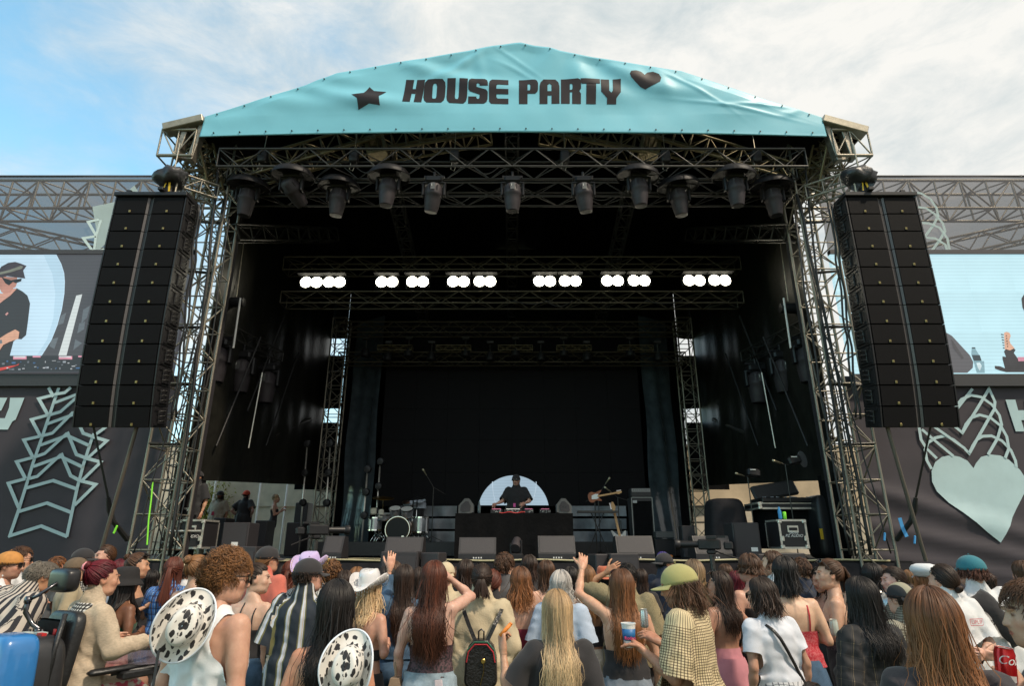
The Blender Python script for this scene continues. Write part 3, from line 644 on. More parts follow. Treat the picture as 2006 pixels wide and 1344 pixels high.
 if s < 0:
  z = Z2(3.36, 0, 700)
  lines = [[(50, 1185), (110, 1015), (165, 850), (215, 690), (265, 550), (315, 400), (385, 200)], [(430, 1185), (465, 1020), (500, 860), (545, 700), (590, 560), (612, 500)],
     [(45, 1180), (260, 1112), (435, 1182)], [(110, 1018), (302, 960), (460, 1022)], [(165, 862), (345, 812), (500, 868)],
     [(165, 800), (52, 830), (115, 990)], [(215, 660), (107, 688), (165, 800)], [(265, 520), (157, 545), (215, 660)], [(315, 380), (207, 410), (265, 520)], [(365, 245), (255, 273), (315, 380)], [(320, 200), (352, 260)],
     [(400, 632), (462, 780), (520, 812), (625, 838), (485, 975)], [(440, 492), (500, 640), (565, 665), (660, 690), (535, 812)], [(482, 355), (545, 500), (600, 520), (700, 550), (570, 668)], [(610, 520), (705, 450)],
     [(180, 802), (245, 785), (400, 640)], [(220, 720), (400, 655), (540, 722)], [(222, 660), (295, 635), (440, 500)], [(268, 580), (440, 515), (582, 580)], [(272, 520), (345, 500), (482, 362)], [(312, 440), (482, 378), (545, 402)],
     [(332, 380), (400, 360), (515, 258)], [(365, 300), (525, 240)], [(365, 245), (430, 235), (470, 200)]]
  for L_ in lines:
   cnt += 1; pp = z(L_, WY); w = .062
   dd = []                                                   # sample points along so the stroke follows the cloth
   for i in range(len(pp) - 1):
    dd.append(pp[i])
   dd.append(pp[-1]); o = stroke(dd, 0, w, M_mint, 'arrow_line', ban, 0)
   co = np.array([v.co[:] for v in o.data.vertices]); y = wsurf(co[:, 0], co[:, 2], .035 + cnt * .0012)
   for v, yy in zip(o.data.vertices, y): v.co.y = yy
  wpoly(z([(60, 265), (155, 265), (95, 410), (75, 420), (45, 475), (-60, 475), (-40, 400), (25, 400), (52, 330)]), 'letter', M_mint)
  wpoly(z([(-90, 265), (42, 265), (0, 350), (-60, 350)]), 'letter', M_mint)
  z1 = Z2(3.36, 0, 320)
  flat_poly(z1([(615, 290), (800, 250), (800, 330), (740, 420), (715, 520), (635, 600), (628, 590), (645, 475)]), WY, mesh_mat('mint_on_scrim', (.50, .62, .62), .93, .3), 'arrow_print', scr, .035)
  flat_poly(z1([(845, 190), (890, 150), (915, 190)]), WY, MATS['mint_on_scrim'], 'arrow_print', scr, .035)
  for k, L_ in enumerate(([(660, 375), (588, 390), (640, 480), (672, 378)], [(640, 485), (557, 498), (625, 592), (640, 485)], [(625, 592), (700, 570)])):
   stroke(z1(L_), WY, .06, M_mint2, 'arrow_line', scr, .04 + k * .003)
  z4 = Z2(5.17, 0, 500); Y = WY - .05
  def lp(L_, m, off, name='picture_shape'): flat_poly([Vector((max(min(p.x, -6.97), -13), p.y, min(max(p.z, zs_bot + .004), zs_top - .004))) for p in z4(L_)], Y, m, name, led, off)
  e = emission
  lp([(-500, 5), (590, 5), (640, 100), (668, 190), (675, 280), (670, 400), (645, 560), (600, 720), (540, 870), (440, 1030), (-500, 1030)], e('scr_pale', (.50, .68, .80), 1, True), .004)
  lp([(460, 5), (585, 5), (635, 100), (662, 190), (669, 280), (664, 400), (639, 560), (595, 720), (535, 870), (440, 1015), (400, 1015), (500, 860), (560, 650), (580, 400), (550, 200)], e('scr_pale2', (.42, .60, .72), 1, True), .008)
  lp([(790, 418), (850, 405), (692, 1025), (610, 1025)], e('scr_white', (.58, .63, .62), 1, True), .004)
  for a in ([(860, 560), (930, 520), (900, 640), (840, 700)], [(820, 700), (880, 680), (870, 760), (800, 800)], [(540, 860), (610, 840), (570, 960), (520, 930)], [(640, 620), (690, 590), (660, 700), (600, 720)], [(780, 860), (850, 900), (760, 970)]):
   lp(a, e('scr_foil', (.12, .14, .155), 1, True), .004)
  lp([(-300, 700), (-100, 540), (0, 500), (100, 420), (190, 345), (250, 378), (300, 420), (327, 500), (305, 690), (287, 820), (240, 862), (190, 858), (160, 885), (125, 1020), (125, 1090), (-300, 1090)], e('scr_shirt', (.030, .028, .032), 1, True), .012)
  lp([(-40, 480), (0, 395), (45, 400), (160, 350), (195, 350), (130, 420), (60, 470), (0, 520), (-30, 560)], e('scr_skin', (.52, .27, .20), 1), .016)
  lp([(5, 235), (60, 228), (200, 238), (196, 300), (182, 338), (160, 345), (130, 395), (70, 402), (40, 385), (15, 330)], e('scr_skin2', (.42, .20, .15), 1), .020)
  lp([(-60, 200), (0, 190), (40, 130), (110, 92), (180, 82), (240, 100), (295, 122), (262, 170), (282, 250), (200, 240), (100, 226), (50, 240), (-60, 235)], e('scr_cap', (.040, .028, .035), 1), .024)
  lp([(20, 190), (120, 165), (240, 122), (262, 130), (250, 152), (130, 190), (22, 212)], e('scr_goggle', (.16, .17, .13), 1), .028)
  lp([(45, 238), (140, 268), (248, 250), (244, 278), (190, 298), (160, 285), (120, 320), (85, 300)], e('scr_shade', (.012, .01, .012), 1), .028)
  lp([(180, 763), (222, 788), (212, 858), (120, 890), (60, 920), (0, 1012), (-60, 1012), (-60, 900), (0, 868), (90, 810)], e('scr_arm', (.55, .30, .20), 1), .020)
  lp([(-10, 872), (48, 868), (52, 905), (0, 915)], e('scr_watch', (.14, .15, .16), 1), .024)
  lp([(78, 610), (100, 588), (112, 600), (90, 625)], e('scr_logo', (.6, .3, .28), 1), .018)
  lp([(-500, 1060), (120, 1060), (130, 1030), (1100, 1030), (1100, 1350), (-500, 1350)], e('scr_deck', (.025, .025, .03), 1, True), .030)
  for a in ((165, 1035, 300, 1068), (362, 1032, 442, 1048), (625, 1035, 760, 1068), (820, 1030, 900, 1045)): lp([(a[0], a[1]), (a[2], a[1]), (a[2], a[3]), (a[0], a[3])], e('scr_pink', (.62, .26, .34), 1), .034)
  for a in ((175, 1036, 290, 1050), (630, 1036, 750, 1050)): lp([(a[0], a[1]), (a[2], a[1]), (a[2], a[3]), (a[0], a[3])], e('scr_pinkw', (.62, .60, .62), 1), .038)
  lp([(0, 1158), (60, 1148), (200, 1125), (228, 1108), (222, 1125), (120, 1160), (30, 1185), (0, 1180)], e('scr_red', (.55, .05, .04), 1), .038)
  rr = random.Random(5)
  for k in range(34):
   x, y = rr.uniform(-20, 800), rr.uniform(1075, 1165); w = rr.uniform(8, 40); h = rr.uniform(5, 18)
   lp([(x, y), (x + w, y - 2), (x + w, y + h), (x, y + h)], e('scr_knob%d' % (k % 4), [(.3, .33, .36), (.14, .15, .17), (.45, .46, .48), (.05, .12, .25)][k % 4], 1), .034 + .0003 * k)
  lp([(-500, 1195), (1100, 1195), (1100, 1350), (-500, 1350)], e('scr_tablefront', (.06, .058, .068), 1, True), .046)
 else:
  z = Z2(3.36, 1556, 700)
  wpoly(z([(1190, 730), (1150, 680), (1100, 655), (1040, 643), (980, 655), (935, 690), (910, 750), (913, 820), (945, 885), (1020, 960), (1360, 1222), (1470, 1000), (1540, 870), (1540, 800), (1500, 740), (1430, 675), (1370, 645), (1300, 638), (1240, 655), (1205, 698)]), 'heart', M_mint, .03)
  lines = [[(910, 735), (880, 680), (870, 610), (890, 560), (940, 528), (1000, 515), (1060, 542), (1130, 600), (1160, 632), (1185, 580), (1212, 540), (1250, 518), (1310, 515), (1380, 548), (1440, 610), (1470, 680), (1475, 722)],
     [(945, 665), (880, 600), (845, 540), (832, 455)], [(850, 472), (950, 560), (1055, 650)], [(1045, 435), (1115, 495), (1140, 440), (1175, 395), (1230, 377), (1300, 395), (1370, 450), (1410, 520), (1425, 600), (1400, 662)],
     [(1070, 362), (1075, 320), (1110, 275), (1170, 247), (1240, 260), (1310, 310), (1360, 380), (1375, 440), (1350, 530), (1285, 640)], [(1115, 495), (1210, 340), (1290, 205), (1330, 290), (1325, 340), (1285, 410), (1160, 630)], [(1060, 362), (1180, 205)], [(930, 455), (1130, 600)]]
  for L_ in lines:
   cnt += 1; pp = z(L_, WY); dd = []
   for i in range(len(pp) - 1): dd += [pp[i], pp[i] * .5 + pp[i + 1] * .5]
   dd.append(pp[-1]); o = stroke(dd, 0, .056, M_mint, 'heart_line', ban, 0)
   co = np.array([v.co[:] for v in o.data.vertices]); y = wsurf(co[:, 0], co[:, 2], .034 + cnt * .0015)
   for v, yy in zip(o.data.vertices, y): v.co.y = yy
  wpoly(z([(1405, 275), (1470, 275), (1490, 345), (1540, 345), (1530, 275), (1600, 275), (1660, 485), (1590, 485), (1575, 410), (1512, 410), (1535, 485), (1475, 485)]), 'letter', M_mint)
  z1 = Z2(3.36, 1556, 320)
  for k, L_ in enumerate(([(770, 195), (830, 202), (890, 240), (930, 300), (940, 350), (910, 410), (850, 490)], [(795, 292), (860, 300), (920, 340), (970, 400), (985, 450), (950, 510), (880, 605)], [(825, 397), (880, 400), (950, 430), (1000, 500), (1010, 560), (1025, 603)], [(860, 495), (920, 500), (985, 540), (1005, 600)])):
   stroke(z1(L_), WY, .055, mesh_mat('mint_on_scrim', (.50, .62, .62), .93, .3) if 'mint_on_scrim' not in MATS else MATS['mint_on_scrim'], 'heart_line', scr, .035 + k * .003)
  z3 = Z2(5.17, 1780, 500); Y = WY - .05; e = emission
  def lp(L_, m, off, name='picture_shape'): flat_poly([Vector((min(max(p.x, 6.97), 15.4), p.y, min(max(p.z, zs_bot + .004), zs_top - .004))) for p in z3(L_)], Y, m, name, led, off)
  lp([(340, 780), (420, 825), (600, 1020), (635, 1090), (630, 1150), (575, 1200), (340, 1200)], e('scr_wedge', (.10, .10, .11), 1, True), .004)
  lp([(410, 860), (430, 880), (540, 1050), (520, 1060), (430, 950)], e('scr_wedge2', (.055, .055, .06), 1), .008)
  lp([(620, 942), (655, 942), (662, 965), (690, 1010), (720, 1080), (745, 1080), (752, 1200), (670, 1200), (640, 1090), (615, 1010)], e('scr_glass', (.22, .38, .43), 1, True), .004)
  lp([(618, 1020), (700, 1020), (718, 1078), (640, 1078)], e('scr_label', (.03, .05, .06), 1), .008)
  lp([(620, 942), (655, 942), (655, 955), (620, 955)], e('scr_label', (.03, .05, .06), 1), .008)
  lp([(665, 1100), (700, 1095), (720, 1130), (700, 1180), (680, 1150)], e('scr_glint', (.6, .75, .78), 1), .008)
  lp([(945, 795), (970, 785), (1000, 795), (1012, 825), (998, 870), (1010, 905), (1052, 952), (1030, 975), (985, 978), (952, 965)], e('scr_maple', (.66, .38, .26), 1), .008)
  lp([(985, 975), (1020, 970), (1058, 1045), (1020, 1060)], e('scr_maple2', (.52, .26, .16), 1), .012)
  for k in range(6): lp([(912 + 4 * k, 806 + k * 27), (940 + 2 * k, 812 + k * 27), (940 + 2 * k, 822 + k * 27), (914 + 4 * k, 818 + k * 27)], e('scr_dark', (.03, .03, .035), 1), .010)
  for k in range(5): lp([(960 + 3 * k, 820 + k * 27), (972 + 3 * k, 820 + k * 27), (972 + 3 * k, 832 + k * 27), (960 + 3 * k, 832 + k * 27)], e('scr_dark', (.03, .03, .035), 1), .014)
  lp([(940, 985), (960, 960), (1000, 975), (1040, 955), (1058, 970), (1040, 1000), (1075, 1050), (1200, 1080), (1200, 1195), (960, 1195), (925, 1060), (925, 1035), (960, 1040)], e('scr_dark', (.03, .03, .035), 1), .016)
  lp([(1075, 1042), (1250, 1042), (1250, 1085), (1085, 1085)], e('scr_pink', (.62, .26, .34), 1), .020)
  lp([(845, 1130), (900, 1135), (960, 1160), (1000, 1175), (960, 1195), (900, 1180), (848, 1160)], e('scr_dark', (.03, .03, .035), 1), .020)
  lp([(1168, 160), (1250, 130), (1250, 260), (1165, 215)], e('scr_dark', (.03, .03, .035), 1), .008)
  lp([(1120, 450), (1150, 400), (1250, 360), (1250, 720), (1180, 640), (1130, 540)], e('scr_shirt', (.030, .028, .032), 1, True), .008)
  lp([(340, 1205), (1400, 1205), (1400, 1350), (340, 1350)], e('scr_tablefront2', (.045, .04, .045), 1, True), .024)
# ------------------------------------------------------------------ speaker arrays
def speaker_array(s, nm, Xc, Y0, ztop):
 t = thing('line_array', 'tall curved array of twelve black double loudspeakers hanging at the %s of the stage' % nm, 'speaker array', (Xc, Y0, ztop))
 W, H, D = 1.30, .352, .42; th = [.5, .5, 1, 1, 1.5, 2, 3, 4, 5, 6, 8, 10]; y, z = 0.0, 0.0
 cab = MB(); cab.box((0, D / 2 + .035, 0), (W, D, H - .010), bev=.012)
 for sx in (-1, 1): cab.box((sx * (W / 2 - .012), .02, 0), (.022, .06, H - .012))
 cab.box((0, .055, 0), (.12, .05, H - .01))
 for sx in (-1, 1): cab.box((sx * W / 2, .10, .12), (.03, .09, .03)); cab.box((sx * W / 2, .10, -.12), (.03, .09, .03)); cab.box((sx * (W / 2 + .012), .26, 0), (.03, .22, .24), bev=.01)
 gr = MB(); gr.prism([(0, -H / 2 + .012), (.545, -H / 2 + .012), (.545, H / 2 - .012), (0, H / 2 - .012)], -.012, .012)
 gl = MB(); gl.box((0, 0, 0), (.040, .02, H - .014))
 bg = MB(); bg.box((0, 0, 0), (.035, .012, .045), bev=.003); bg.box((.004, -.008, .002), (.013, .006, .020))
 hd = MB(); 
 for zz in (-.08, 0, .08): hd.tube([(0, 0, zz), (s * -.05, .04, zz + .02), (s * -.05, .14, zz + .02), (0, .18, zz)], .008, 6)
 P = None
 for k in range(12):
  e = thing('speaker_box', None, None); e.parent = t; a = R(th[k]); e.rotation_euler = (-a, 0, 0)
  # lower boxes swing backwards and face slightly downwards
  cy, cz = y + math.sin(a) * H / 2, z - math.cos(a) * H / 2; e.location = (0, cy, cz); y += math.sin(a) * H; z -= math.cos(a) * H
  e.rotation_euler = (a, 0, 0)
  if P is None:
   P = [cab.build('cabinet', M_plastic, e)]
   for sx in (-1, 1):
    o = gr.build('grille', M_grille, e, (sx * .062 if sx > 0 else -.607, 0, 0)); o.rotation_euler = (0, 0, 0); P.append(o)
    o2 = gl.build('waveguide_lip', mat('lip_grey', (.085, .078, .078), .38, .2), e, (sx * .045, .018, 0)); o2.rotation_euler = (0, 0, R(-30 * sx)); P.append(o2)
    P.append(bg.build('badge', M_brass, e, (sx * .335, -.02, -H / 2 + .05)))
   P.append(hd.build('handle', M_dsteel, e, (-s * (W / 2 + .02), .12, 0), smooth=True))
  else:
   for o in P: c = o.copy(); COL.objects.link(c); c.parent = e
 b = MB(); b.box((0, .20, .045), (W + .03, .52, .08), bev=.01); b.box((-.2 * s, .35, .12), (.10, .95, .07), bev=.01); b.box((.45 * s, .3, .12), (.08, .6, .07)); b.build('flying_frame', M_plastic, t)
 b = MB(); b.tube([(-.25 * s, .25, .16), (-.25 * s, .25, .46)], .018, 6); b.build('hoist_chain', M_steel, t)
 return t, y, z
M_bag = mat('hoist_bag', (.022, .022, .024), .42, 0, .3, 6, .8, 9)
for s, nm, Xc in ((-1, 'left', -6.60), (1, 'right', 6.74)):
 t, yy, zz = speaker_array(s, nm, Xc, 9.55, at(235, 386, 9.55).z)
 # hoist bag
 p = at(338 if s < 0 else 1686, 350, 9.8); bm_ = bmesh.new(); bmesh.ops.create_icosphere(bm_, subdivisions=3, radius=1)
 for v in bm_.verts:
  n_ = noise1(np.array([v.co.x * 3]), np.array([v.co.z * 3 + v.co.y * 2]), 4)[0]; k = 1 + .22 * n_ + .10 * math.sin(v.co.x * 9 + v.co.y * 7)
  v.co = Vector((v.co.x * .30 * k * (1 + .25 * v.co.z), v.co.y * .26 * k, max(v.co.z, -.7) * .20 * k + (.05 * v.co.x * -s)))
 for f_ in bm_.faces: f_.smooth = True
 me = bpy.data.meshes.new('hoist_bag'); bm_.to_mesh(me); bm_.free(); me.materials.append(M_bag); o = link('chain_hoist', me, None, p)
 tag(o, 'bagged black chain hoist above the %s speaker array' % nm, 'chain hoist')
 b = MB(); b.tube([(0, 0, .05), (0, 0, .8)], .012, 6); b.build('chain', M_steel, o)
 b = MB(); b.box((.02 * s, 0, -.26), (.16, .14, .18), bev=.02); b.build('motor_body', M_plastic, o)
 b = MB(); b.sweep([(.02, -.09, -.14), (.05, -.10, -.34)], .035, .006, (0, -1, 0)); b.sweep([(-.04, -.09, -.14), (-.07, -.10, -.32)], .02, .006, (0, -1, 0)); b.build('lifting_strap', M_yellow, o)
 # cable loom down the inner flank
 b = MB(); 
 for k in range(2): b.tube([(Xc - s * (.74 + .03 * k + .02 * math.sin(j * 1.3 + k)), 9.80 + .05 * k + j * .022, 7.9 - j * .21 + .05 * math.sin(j + k)) for j in range(20)], .018, 6)
 tag(b.build('cable_loom', M_cable, smooth=True), 'bundle of black cables hanging along the inner flank of the %s array' % nm, 'cables')
 # restraining straps and slanting poles
 f = (lambda x: x) if s < 0 else (lambda x: 2006 - x)
 b = MB(); p0 = at(f(183), 834, 9.9); p1 = at(f(212), 975, 10.4); p2 = at(f(222), 1022, 10.6); p3 = at(f(250), 1058, 10.95)
 b.sweep([p0, p1], .035, .006, (0, -1, 0)); b.tube([p1, (p1 + p2) / 2 + Vector((.02 * s, 0, 0)), p2, p3], [.03, .045, .04, .045], 8); tag(b.build('ratchet_strap', M_cable), 'black ratchet strap tying the %s array down to its tower' % nm, 'strap')
 o = strut('stabilising_pole', at(f(268), 836, 9.95), at(f(192), 1100, 10.3), .032, mat('aged_pole', (.13, .11, .09), .5, .5)); tag(o, 'slanting brown pole below the %s speaker array' % nm, 'pole')
 strut('collar', at(f(222), 1005, 10.17), at(f(226), 990, 10.16), .045, M_dsteel, o)
# ------------------------------------------------------------------ tower dressing: cables, green and blue bits
for s, nm in ((-1, 'left'), (1, 'right')):
 f = (lambda x: x) if s < 0 else (lambda x: 2006 - x); rr = random.Random(9 + s)
 for k in range(5):
  xa, xb = [(300, 445), (330, 432), (312, 420), (340, 448), (262, 395), (325, 440), (287, 405)][k]; ya, yb = [(1088, 380), (1090, 300), (1085, 520), (1088, 430), (1085, 640), (1080, 560), (1088, 700)][k]
  P = []
  for j in range(15):
   u_ = j / 14; P.append(at(f(xa + (xb - xa) * u_ + rr.uniform(-2, 2) + 6 * math.sin(u_ * 3.1) * (1 if k % 2 else -1)), ya + (yb - ya) * u_, 10.85 - .02 * k))
  b = MB(); b.tube(P, rr.choice((.012, .02, .028)), 6)
  tag(b.build('cable', M_cable, smooth=True), 'black cable hanging on the %s front tower, %s' % (nm, ['reaching its top', 'climbing to the roof corner', 'ending half way up', 'hugging the stage side', 'on the outer chord', 'in the middle of the tower', 'the shortest of them'][k]), 'cable')
b = MB(); b.tube([at(288, 1068, 10.82), at(291, 1020, 10.82), at(296, 980, 10.83), at(299, 945, 10.84)], .013, 6); tag(b.build('green_strap', M_green), 'lime green strap running up the left front tower', 'strap')
for k, (px, py) in enumerate(((226, 1038), (1733, 1052), (1792, 1058))):
 b = MB(); b.box((0, 0, 0), (.03, .03, .14), rot=(0, R(15), 0), bev=.008); tag(b.build('strap_tail', [M_green, M_blue, M_blue][k], None, at(px, py, 10.6)), ['green tag on the strap by the left tower', 'light blue strap tail low on the right tower', 'light blue strap tail beside the slanting pole on the right'][k], 'strap')
b = MB(); b.sweep([at(1762, 1015, 10.7), at(1768, 1035, 10.7), at(1776, 1052, 10.7)], .06, .01, (0, -1, 0)); tag(b.build('blue_strap', M_blue), 'wide blue webbing strap knotted on the right front tower', 'strap')
# ------------------------------------------------------------------ moving heads
def curve_prof(p): return p
def make_head(hat, tiltx, tilty, nm, P, sc=1.0):
 t = thing('moving_light', nm, 'stage light', P); t.scale = (sc,) * 3; t['group'] = 'moving lights on the front trusses'
 b = MB(); b.box((0, 0, -.08), (.34, .26, .14), bev=.03); b.tube([(0, 0, 0), (0, 0, .14)], .03, 8); b.box((0, 0, .02), (.42, .05, .05)); b.build('base', M_plastic, t)
 y = MB(); 
 for sx in (-1, 1): y.box((sx * .215, 0, -.28), (.055, .13, .34), bev=.02)
 y.box((0, 0, -.15), (.46, .16, .06), bev=.02); y.build('yoke', M_plastic, t)
 h = MB(); h.lathe([(.0, .18), (.11, .175), (.155, .13), (.17, .02), (.185, -.02), (.185, -.07), (.17, -.09), (.165, -.20), (.145, -.32), (.125, -.42), (.10, -.425)], n=20)
 for k in range(6): a = k * math.pi / 3; h.box((.162 * math.cos(a), .162 * math.sin(a), .04), (.03, .03, .16), rot=(0, 0, a))
 o = h.build('lamp_head', mat('lamp_housing', (.040, .034, .038), .5, 0, .2, 12, spec=.25), t, (0, 0, -.34), auto=40); o.rotation_euler = (R(tiltx), R(tilty), 0)
 l = MB(); l.lathe([(0, -.412), (.098, -.418), (.104, -.428)], n=16); l.build('lens', mat('lens_glass', (.012, .012, .014), .5, 0, 0, spec=.1), o)
 if hat:
  r_ = MB(); r_.lathe([(0, .13), (.14, .125), (.22, .10), (.36, .04), (.43, -.05), (.44, -.11), (.425, -.115), (.41, -.07), (.30, -.04), (0, -.03)], n=32); o = r_.build('rain_cover', mat('rain_cover', (.009, .0085, .010), .5, 0, .2, 8, .5, 10, spec=.2), t, auto=50); o.rotation_euler = (R(8), R(random.Random(nm).uniform(-5, 5)), 0)
  for k in (-.3, .05, .34): c_ = MB(); c_.tube([(k, -.30 - .1 * abs(k), -.10), (k * .9, -.20, .05), (0, 0, .10)], .008, 5); c_.build('cover_seam', MATS['rain_cover'], o)
 else:
  b = MB(); b.box((0, -.186, -.30), (.085, .006, .15)); b.build('serial_plate', mat('plate_grey', (.09, .09, .09), .5), t)
  text('1', .07, M_white, t, (-.02, -.192, -.28), name='lettering')
 return t
HEADS = [(488, 362, 10.95, 1, 6, 4, 'far left'), (574, 342, 10.6, 1, 52, -35, 'second from the left, lamp swung sideways'), (665, 362, 10.95, 1, 4, 3, 'third from the left'), (762, 342, 10.6, 1, 2, 3, 'fourth from the left'),
   (851, 352, 10.6, 0, 12, 8, 'fifth from the left without a rain cover'), (1004, 352, 10.6, 0, 5, 0, 'middle one without a rain cover'), (1142, 352, 10.6, 0, 8, -6, 'right of centre without a rain cover'),
   (1250, 342, 10.6, 1, 3, -2, 'fourth from the right'), (1327, 362, 10.95, 1, 4, -5, 'third from the right'), (1438, 342, 10.6, 1, 4, 0, 'second from the right'), (1510, 362, 10.95, 1, 4, -4, 'far right')]
for px, py, Y, hat, tx_, ty_, nm in HEADS:
 make_head(hat, tx_, ty_, 'moving light %s %s' % ('under a round black rain cover,' if hat else 'hanging bare from the front truss,', nm), at(px, py, Y) + Vector((0, 0, .04)), 1.0 if Y < 11 else .98)
# heads hanging at the sides of the stage
for s, nm in ((-1, 'left'), (1, 'right')):
 f = (lambda x: x) if s < 0 else (lambda x: 2006 - x)
 for k, (px, py, Y) in enumerate(((432, 665, 12.3), (478, 690, 13.2), (527, 715, 14.2))):
  make_head(0, 3, 2 * s, 'black moving light hanging in the %s wing, %s' % (nm, ['nearest the tower', 'middle of three', 'deepest of three'][k]), at(f(px), py, Y), 1.25)['group'] = 'moving lights hanging at the sides'
 truss('side_truss', 'dark truss holding the lights inside the %s wing' % nm, at(f(425), 640, 12.2), at(f(545), 700, 14.6), .26, .26, 8, .018, .009, M_dsteel, None, 'truss')
 o = strut('led_tube', at(f(471), 584, 12.2), at(f(457), 682, 12.2), .022, M_white); tag(o, 'short white tube hanging upright in the %s wing' % nm, 'tube')
 o = strut('hanging_pipe', at(f(514), 730, 12.6), at(f(487), 878, 12.6), .014, M_alu); tag(o, 'thin bare pipe hanging in the %s wing' % nm, 'pipe')
 o = strut('side_pole', at(f(438), 600, 11.9), at(f(345), 1020, 11.7), .03, mat('dull_pole', (.16, .14, .12), .4, .7)); tag(o, 'long leaning pole just inside the %s tower' % nm, 'pole')
 b = MB(); b.tube([at(f(478), 470, 12.4), at(f(462), 590, 12.3)], .010, 6); tag(b.build('chain', M_steel), 'thin hoist chain hanging inside the %s wing' % nm, 'chain')
 b = MB(); b.lathe([(0, -.28), (.10, -.27), (.115, -.2), (.115, .2), (.10, .27), (0, .28)], n=16, rot=(0, R(90), 0)); p = at(f(454), 592 if s < 0 else 604, 12.3); tag(b.build('winch_drum', M_plastic, None, p, auto=40), 'black cylindrical hoist motor hanging in the %s wing' % nm, 'hoist')
# ------------------------------------------------------------------ blinders: the lit lamps
BL = [610, 655, 758, 818, 898, 950, 1067, 1117, 1200, 1252, 1360, 1410]
ords = ['first', 'second', 'third', 'fourth', 'fifth', 'sixth', 'seventh', 'eighth', 'ninth', 'tenth', 'eleventh', 'twelfth']
M_lit = bpy.data.materials.new('blinder_light'); M_lit.use_nodes = True; _b = M_lit.node_tree.nodes['Principled BSDF']; _b.inputs['Emission Color'].default_value = (1, .93, .72, 1); _b.inputs['Emission Strength'].default_value = 20
proto = None
for i, px in enumerate(BL):
 p = at(px, 551 - (i - 5.5) * .35, 13.3)
 if proto is None:
  t = thing('blinder', None, 'stage light', p); hb = MB(); hb.box((0, .07, 0), (.58, .14, .30), bev=.02); hb.box((0, .06, .20), (.05, .05, .14));  a = hb.build('housing', M_plastic, t)
  hd_ = MB(); hd_.box((0, -.10, .160), (.60, .20, .012)); added_hood = hd_.build('added_hood', M_fabric, t)  # plate added to keep the lamps from lighting the fixtures above
  lb = MB()
  lm = []
  lb.lathe([(0, -.03), (.06, -.027), (.11, -.012), (.138, 0)], n=16, rot=(R(90), 0, 0), sx=1)
  for sx in (-1, 1): lm.append(lb.build('lamp', M_lit, t, (sx * .128, -.005 + .002 * sx, 0), smooth=True) if not lm else link('lamp', lm[0].data, t, (sx * .128, -.005 + .002 * sx, 0)))
  for o in lm: o.rotation_euler = (0, 0, 0)
  proto = t, a, lm
 else:
  t = thing('blinder', None, 'stage light', p)
  link('housing', proto[1].data, t); link('added_hood', added_hood.data, t)
  for o in proto[2]: link('lamp', o.data, t, o.location)
 tag(t, 'brightly lit blinder, %s from the left in the row under the roof' % ords[i], 'stage light', 'row of lit blinders')
# dark fixtures on the rear trusses
for i, px in enumerate((716, 760, 800, 845, 912, 960, 1010, 1060, 1105, 1150, 1235, 1290)):
 p = at(px, 690 + (i % 2) * 8, 16.6); t = thing('wash_light', 'dark wash light %s from the left along the rear truss' % ords[i], 'stage light', p, 0, 'wash lights on the rear truss')
 b = MB(); b.lathe([(0, .12), (.10, .10), (.13, 0), (.13, -.12), (.11, -.14)], n=14); b.build('lamp_head', M_plastic, t, auto=40)
 b = MB(); b.tube([(0, 0, .12), (0, 0, .42)], .02, 6); b.box((0, 0, .42), (.2, .12, .06)); b.build('bracket', M_dsteel, t)
# ------------------------------------------------------------------ stage floor gear
def wedge_px(x0, x1, yt, Y, label, depth=.5, parent=None, yaw=0):
 xc = (x0 + x1) / 2; p = at(xc, 1090, Y); W = (at(x1, 1070, Y).x - at(x0, 1070, Y).x); H = at(xc, yt, Y).z - DZ
 t = thing('floor_monitor', label, 'floor monitor', (p.x, Y, DZ), yaw, 'floor monitors along the stage front')
 H = max(H, .3); b = MB()
 prof = [(0, 0), (0, H * .28), (.16, H), (.40, H * .97), (depth, H * .35), (depth, 0)]       # (y,z) side outline; the sloped baffle faces upstage
 n = len(prof); vs_ = [(-W / 2, y, z) for y, z in prof] + [(W / 2, y, z) for y, z in prof]
 b.add(vs_, [tuple(range(n - 1, -1, -1)), tuple(range(n, 2 * n))] + [(i, (i + 1) % n, n + (i + 1) % n, n + i) for i in range(n)])
 b.build('cabinet', mat('wedge_paint', (.022, .020, .022), .5, 0, .15, 40, .1, 300), t)
 g_ = MB(); 
 def pt(x, k): return (x, 0 + .16 * k - .006, H * .28 + (H * .72) * k)
 g_.add([pt(-W / 2 + .03, .06), pt(W / 2 - .03, .06), pt(W / 2 - .03, .94), pt(-W / 2 + .03, .94)], [(0, 1, 2, 3)]); g_.build('rear_panel', M_wedge, t)
 b = MB(); 
 for k in range(4): b.box((-.06 + k * .045, -.006, H * .12), (.022, .01, .025))
 b.build('connector', M_white, t); return t
WED = [(630, 668, 1050, 11.4, 'first from the left, half hidden by a camera'), (752, 826, 1052, 11.25, 'in front of the drum kit'), (898, 971, 1053, 11.25, 'just left of centre'), (1055, 1128, 1050, 11.25, 'just right of centre'), (1210, 1283, 1050, 11.25, 'in front of the bass amplifier'), (1364, 1436, 1050, 11.3, 'last on the right, behind a camera')]
for x0, x1, yt, Y, nm in WED: wedge_px(x0, x1, yt, Y, 'black wedge monitor on the stage lip, ' + nm)
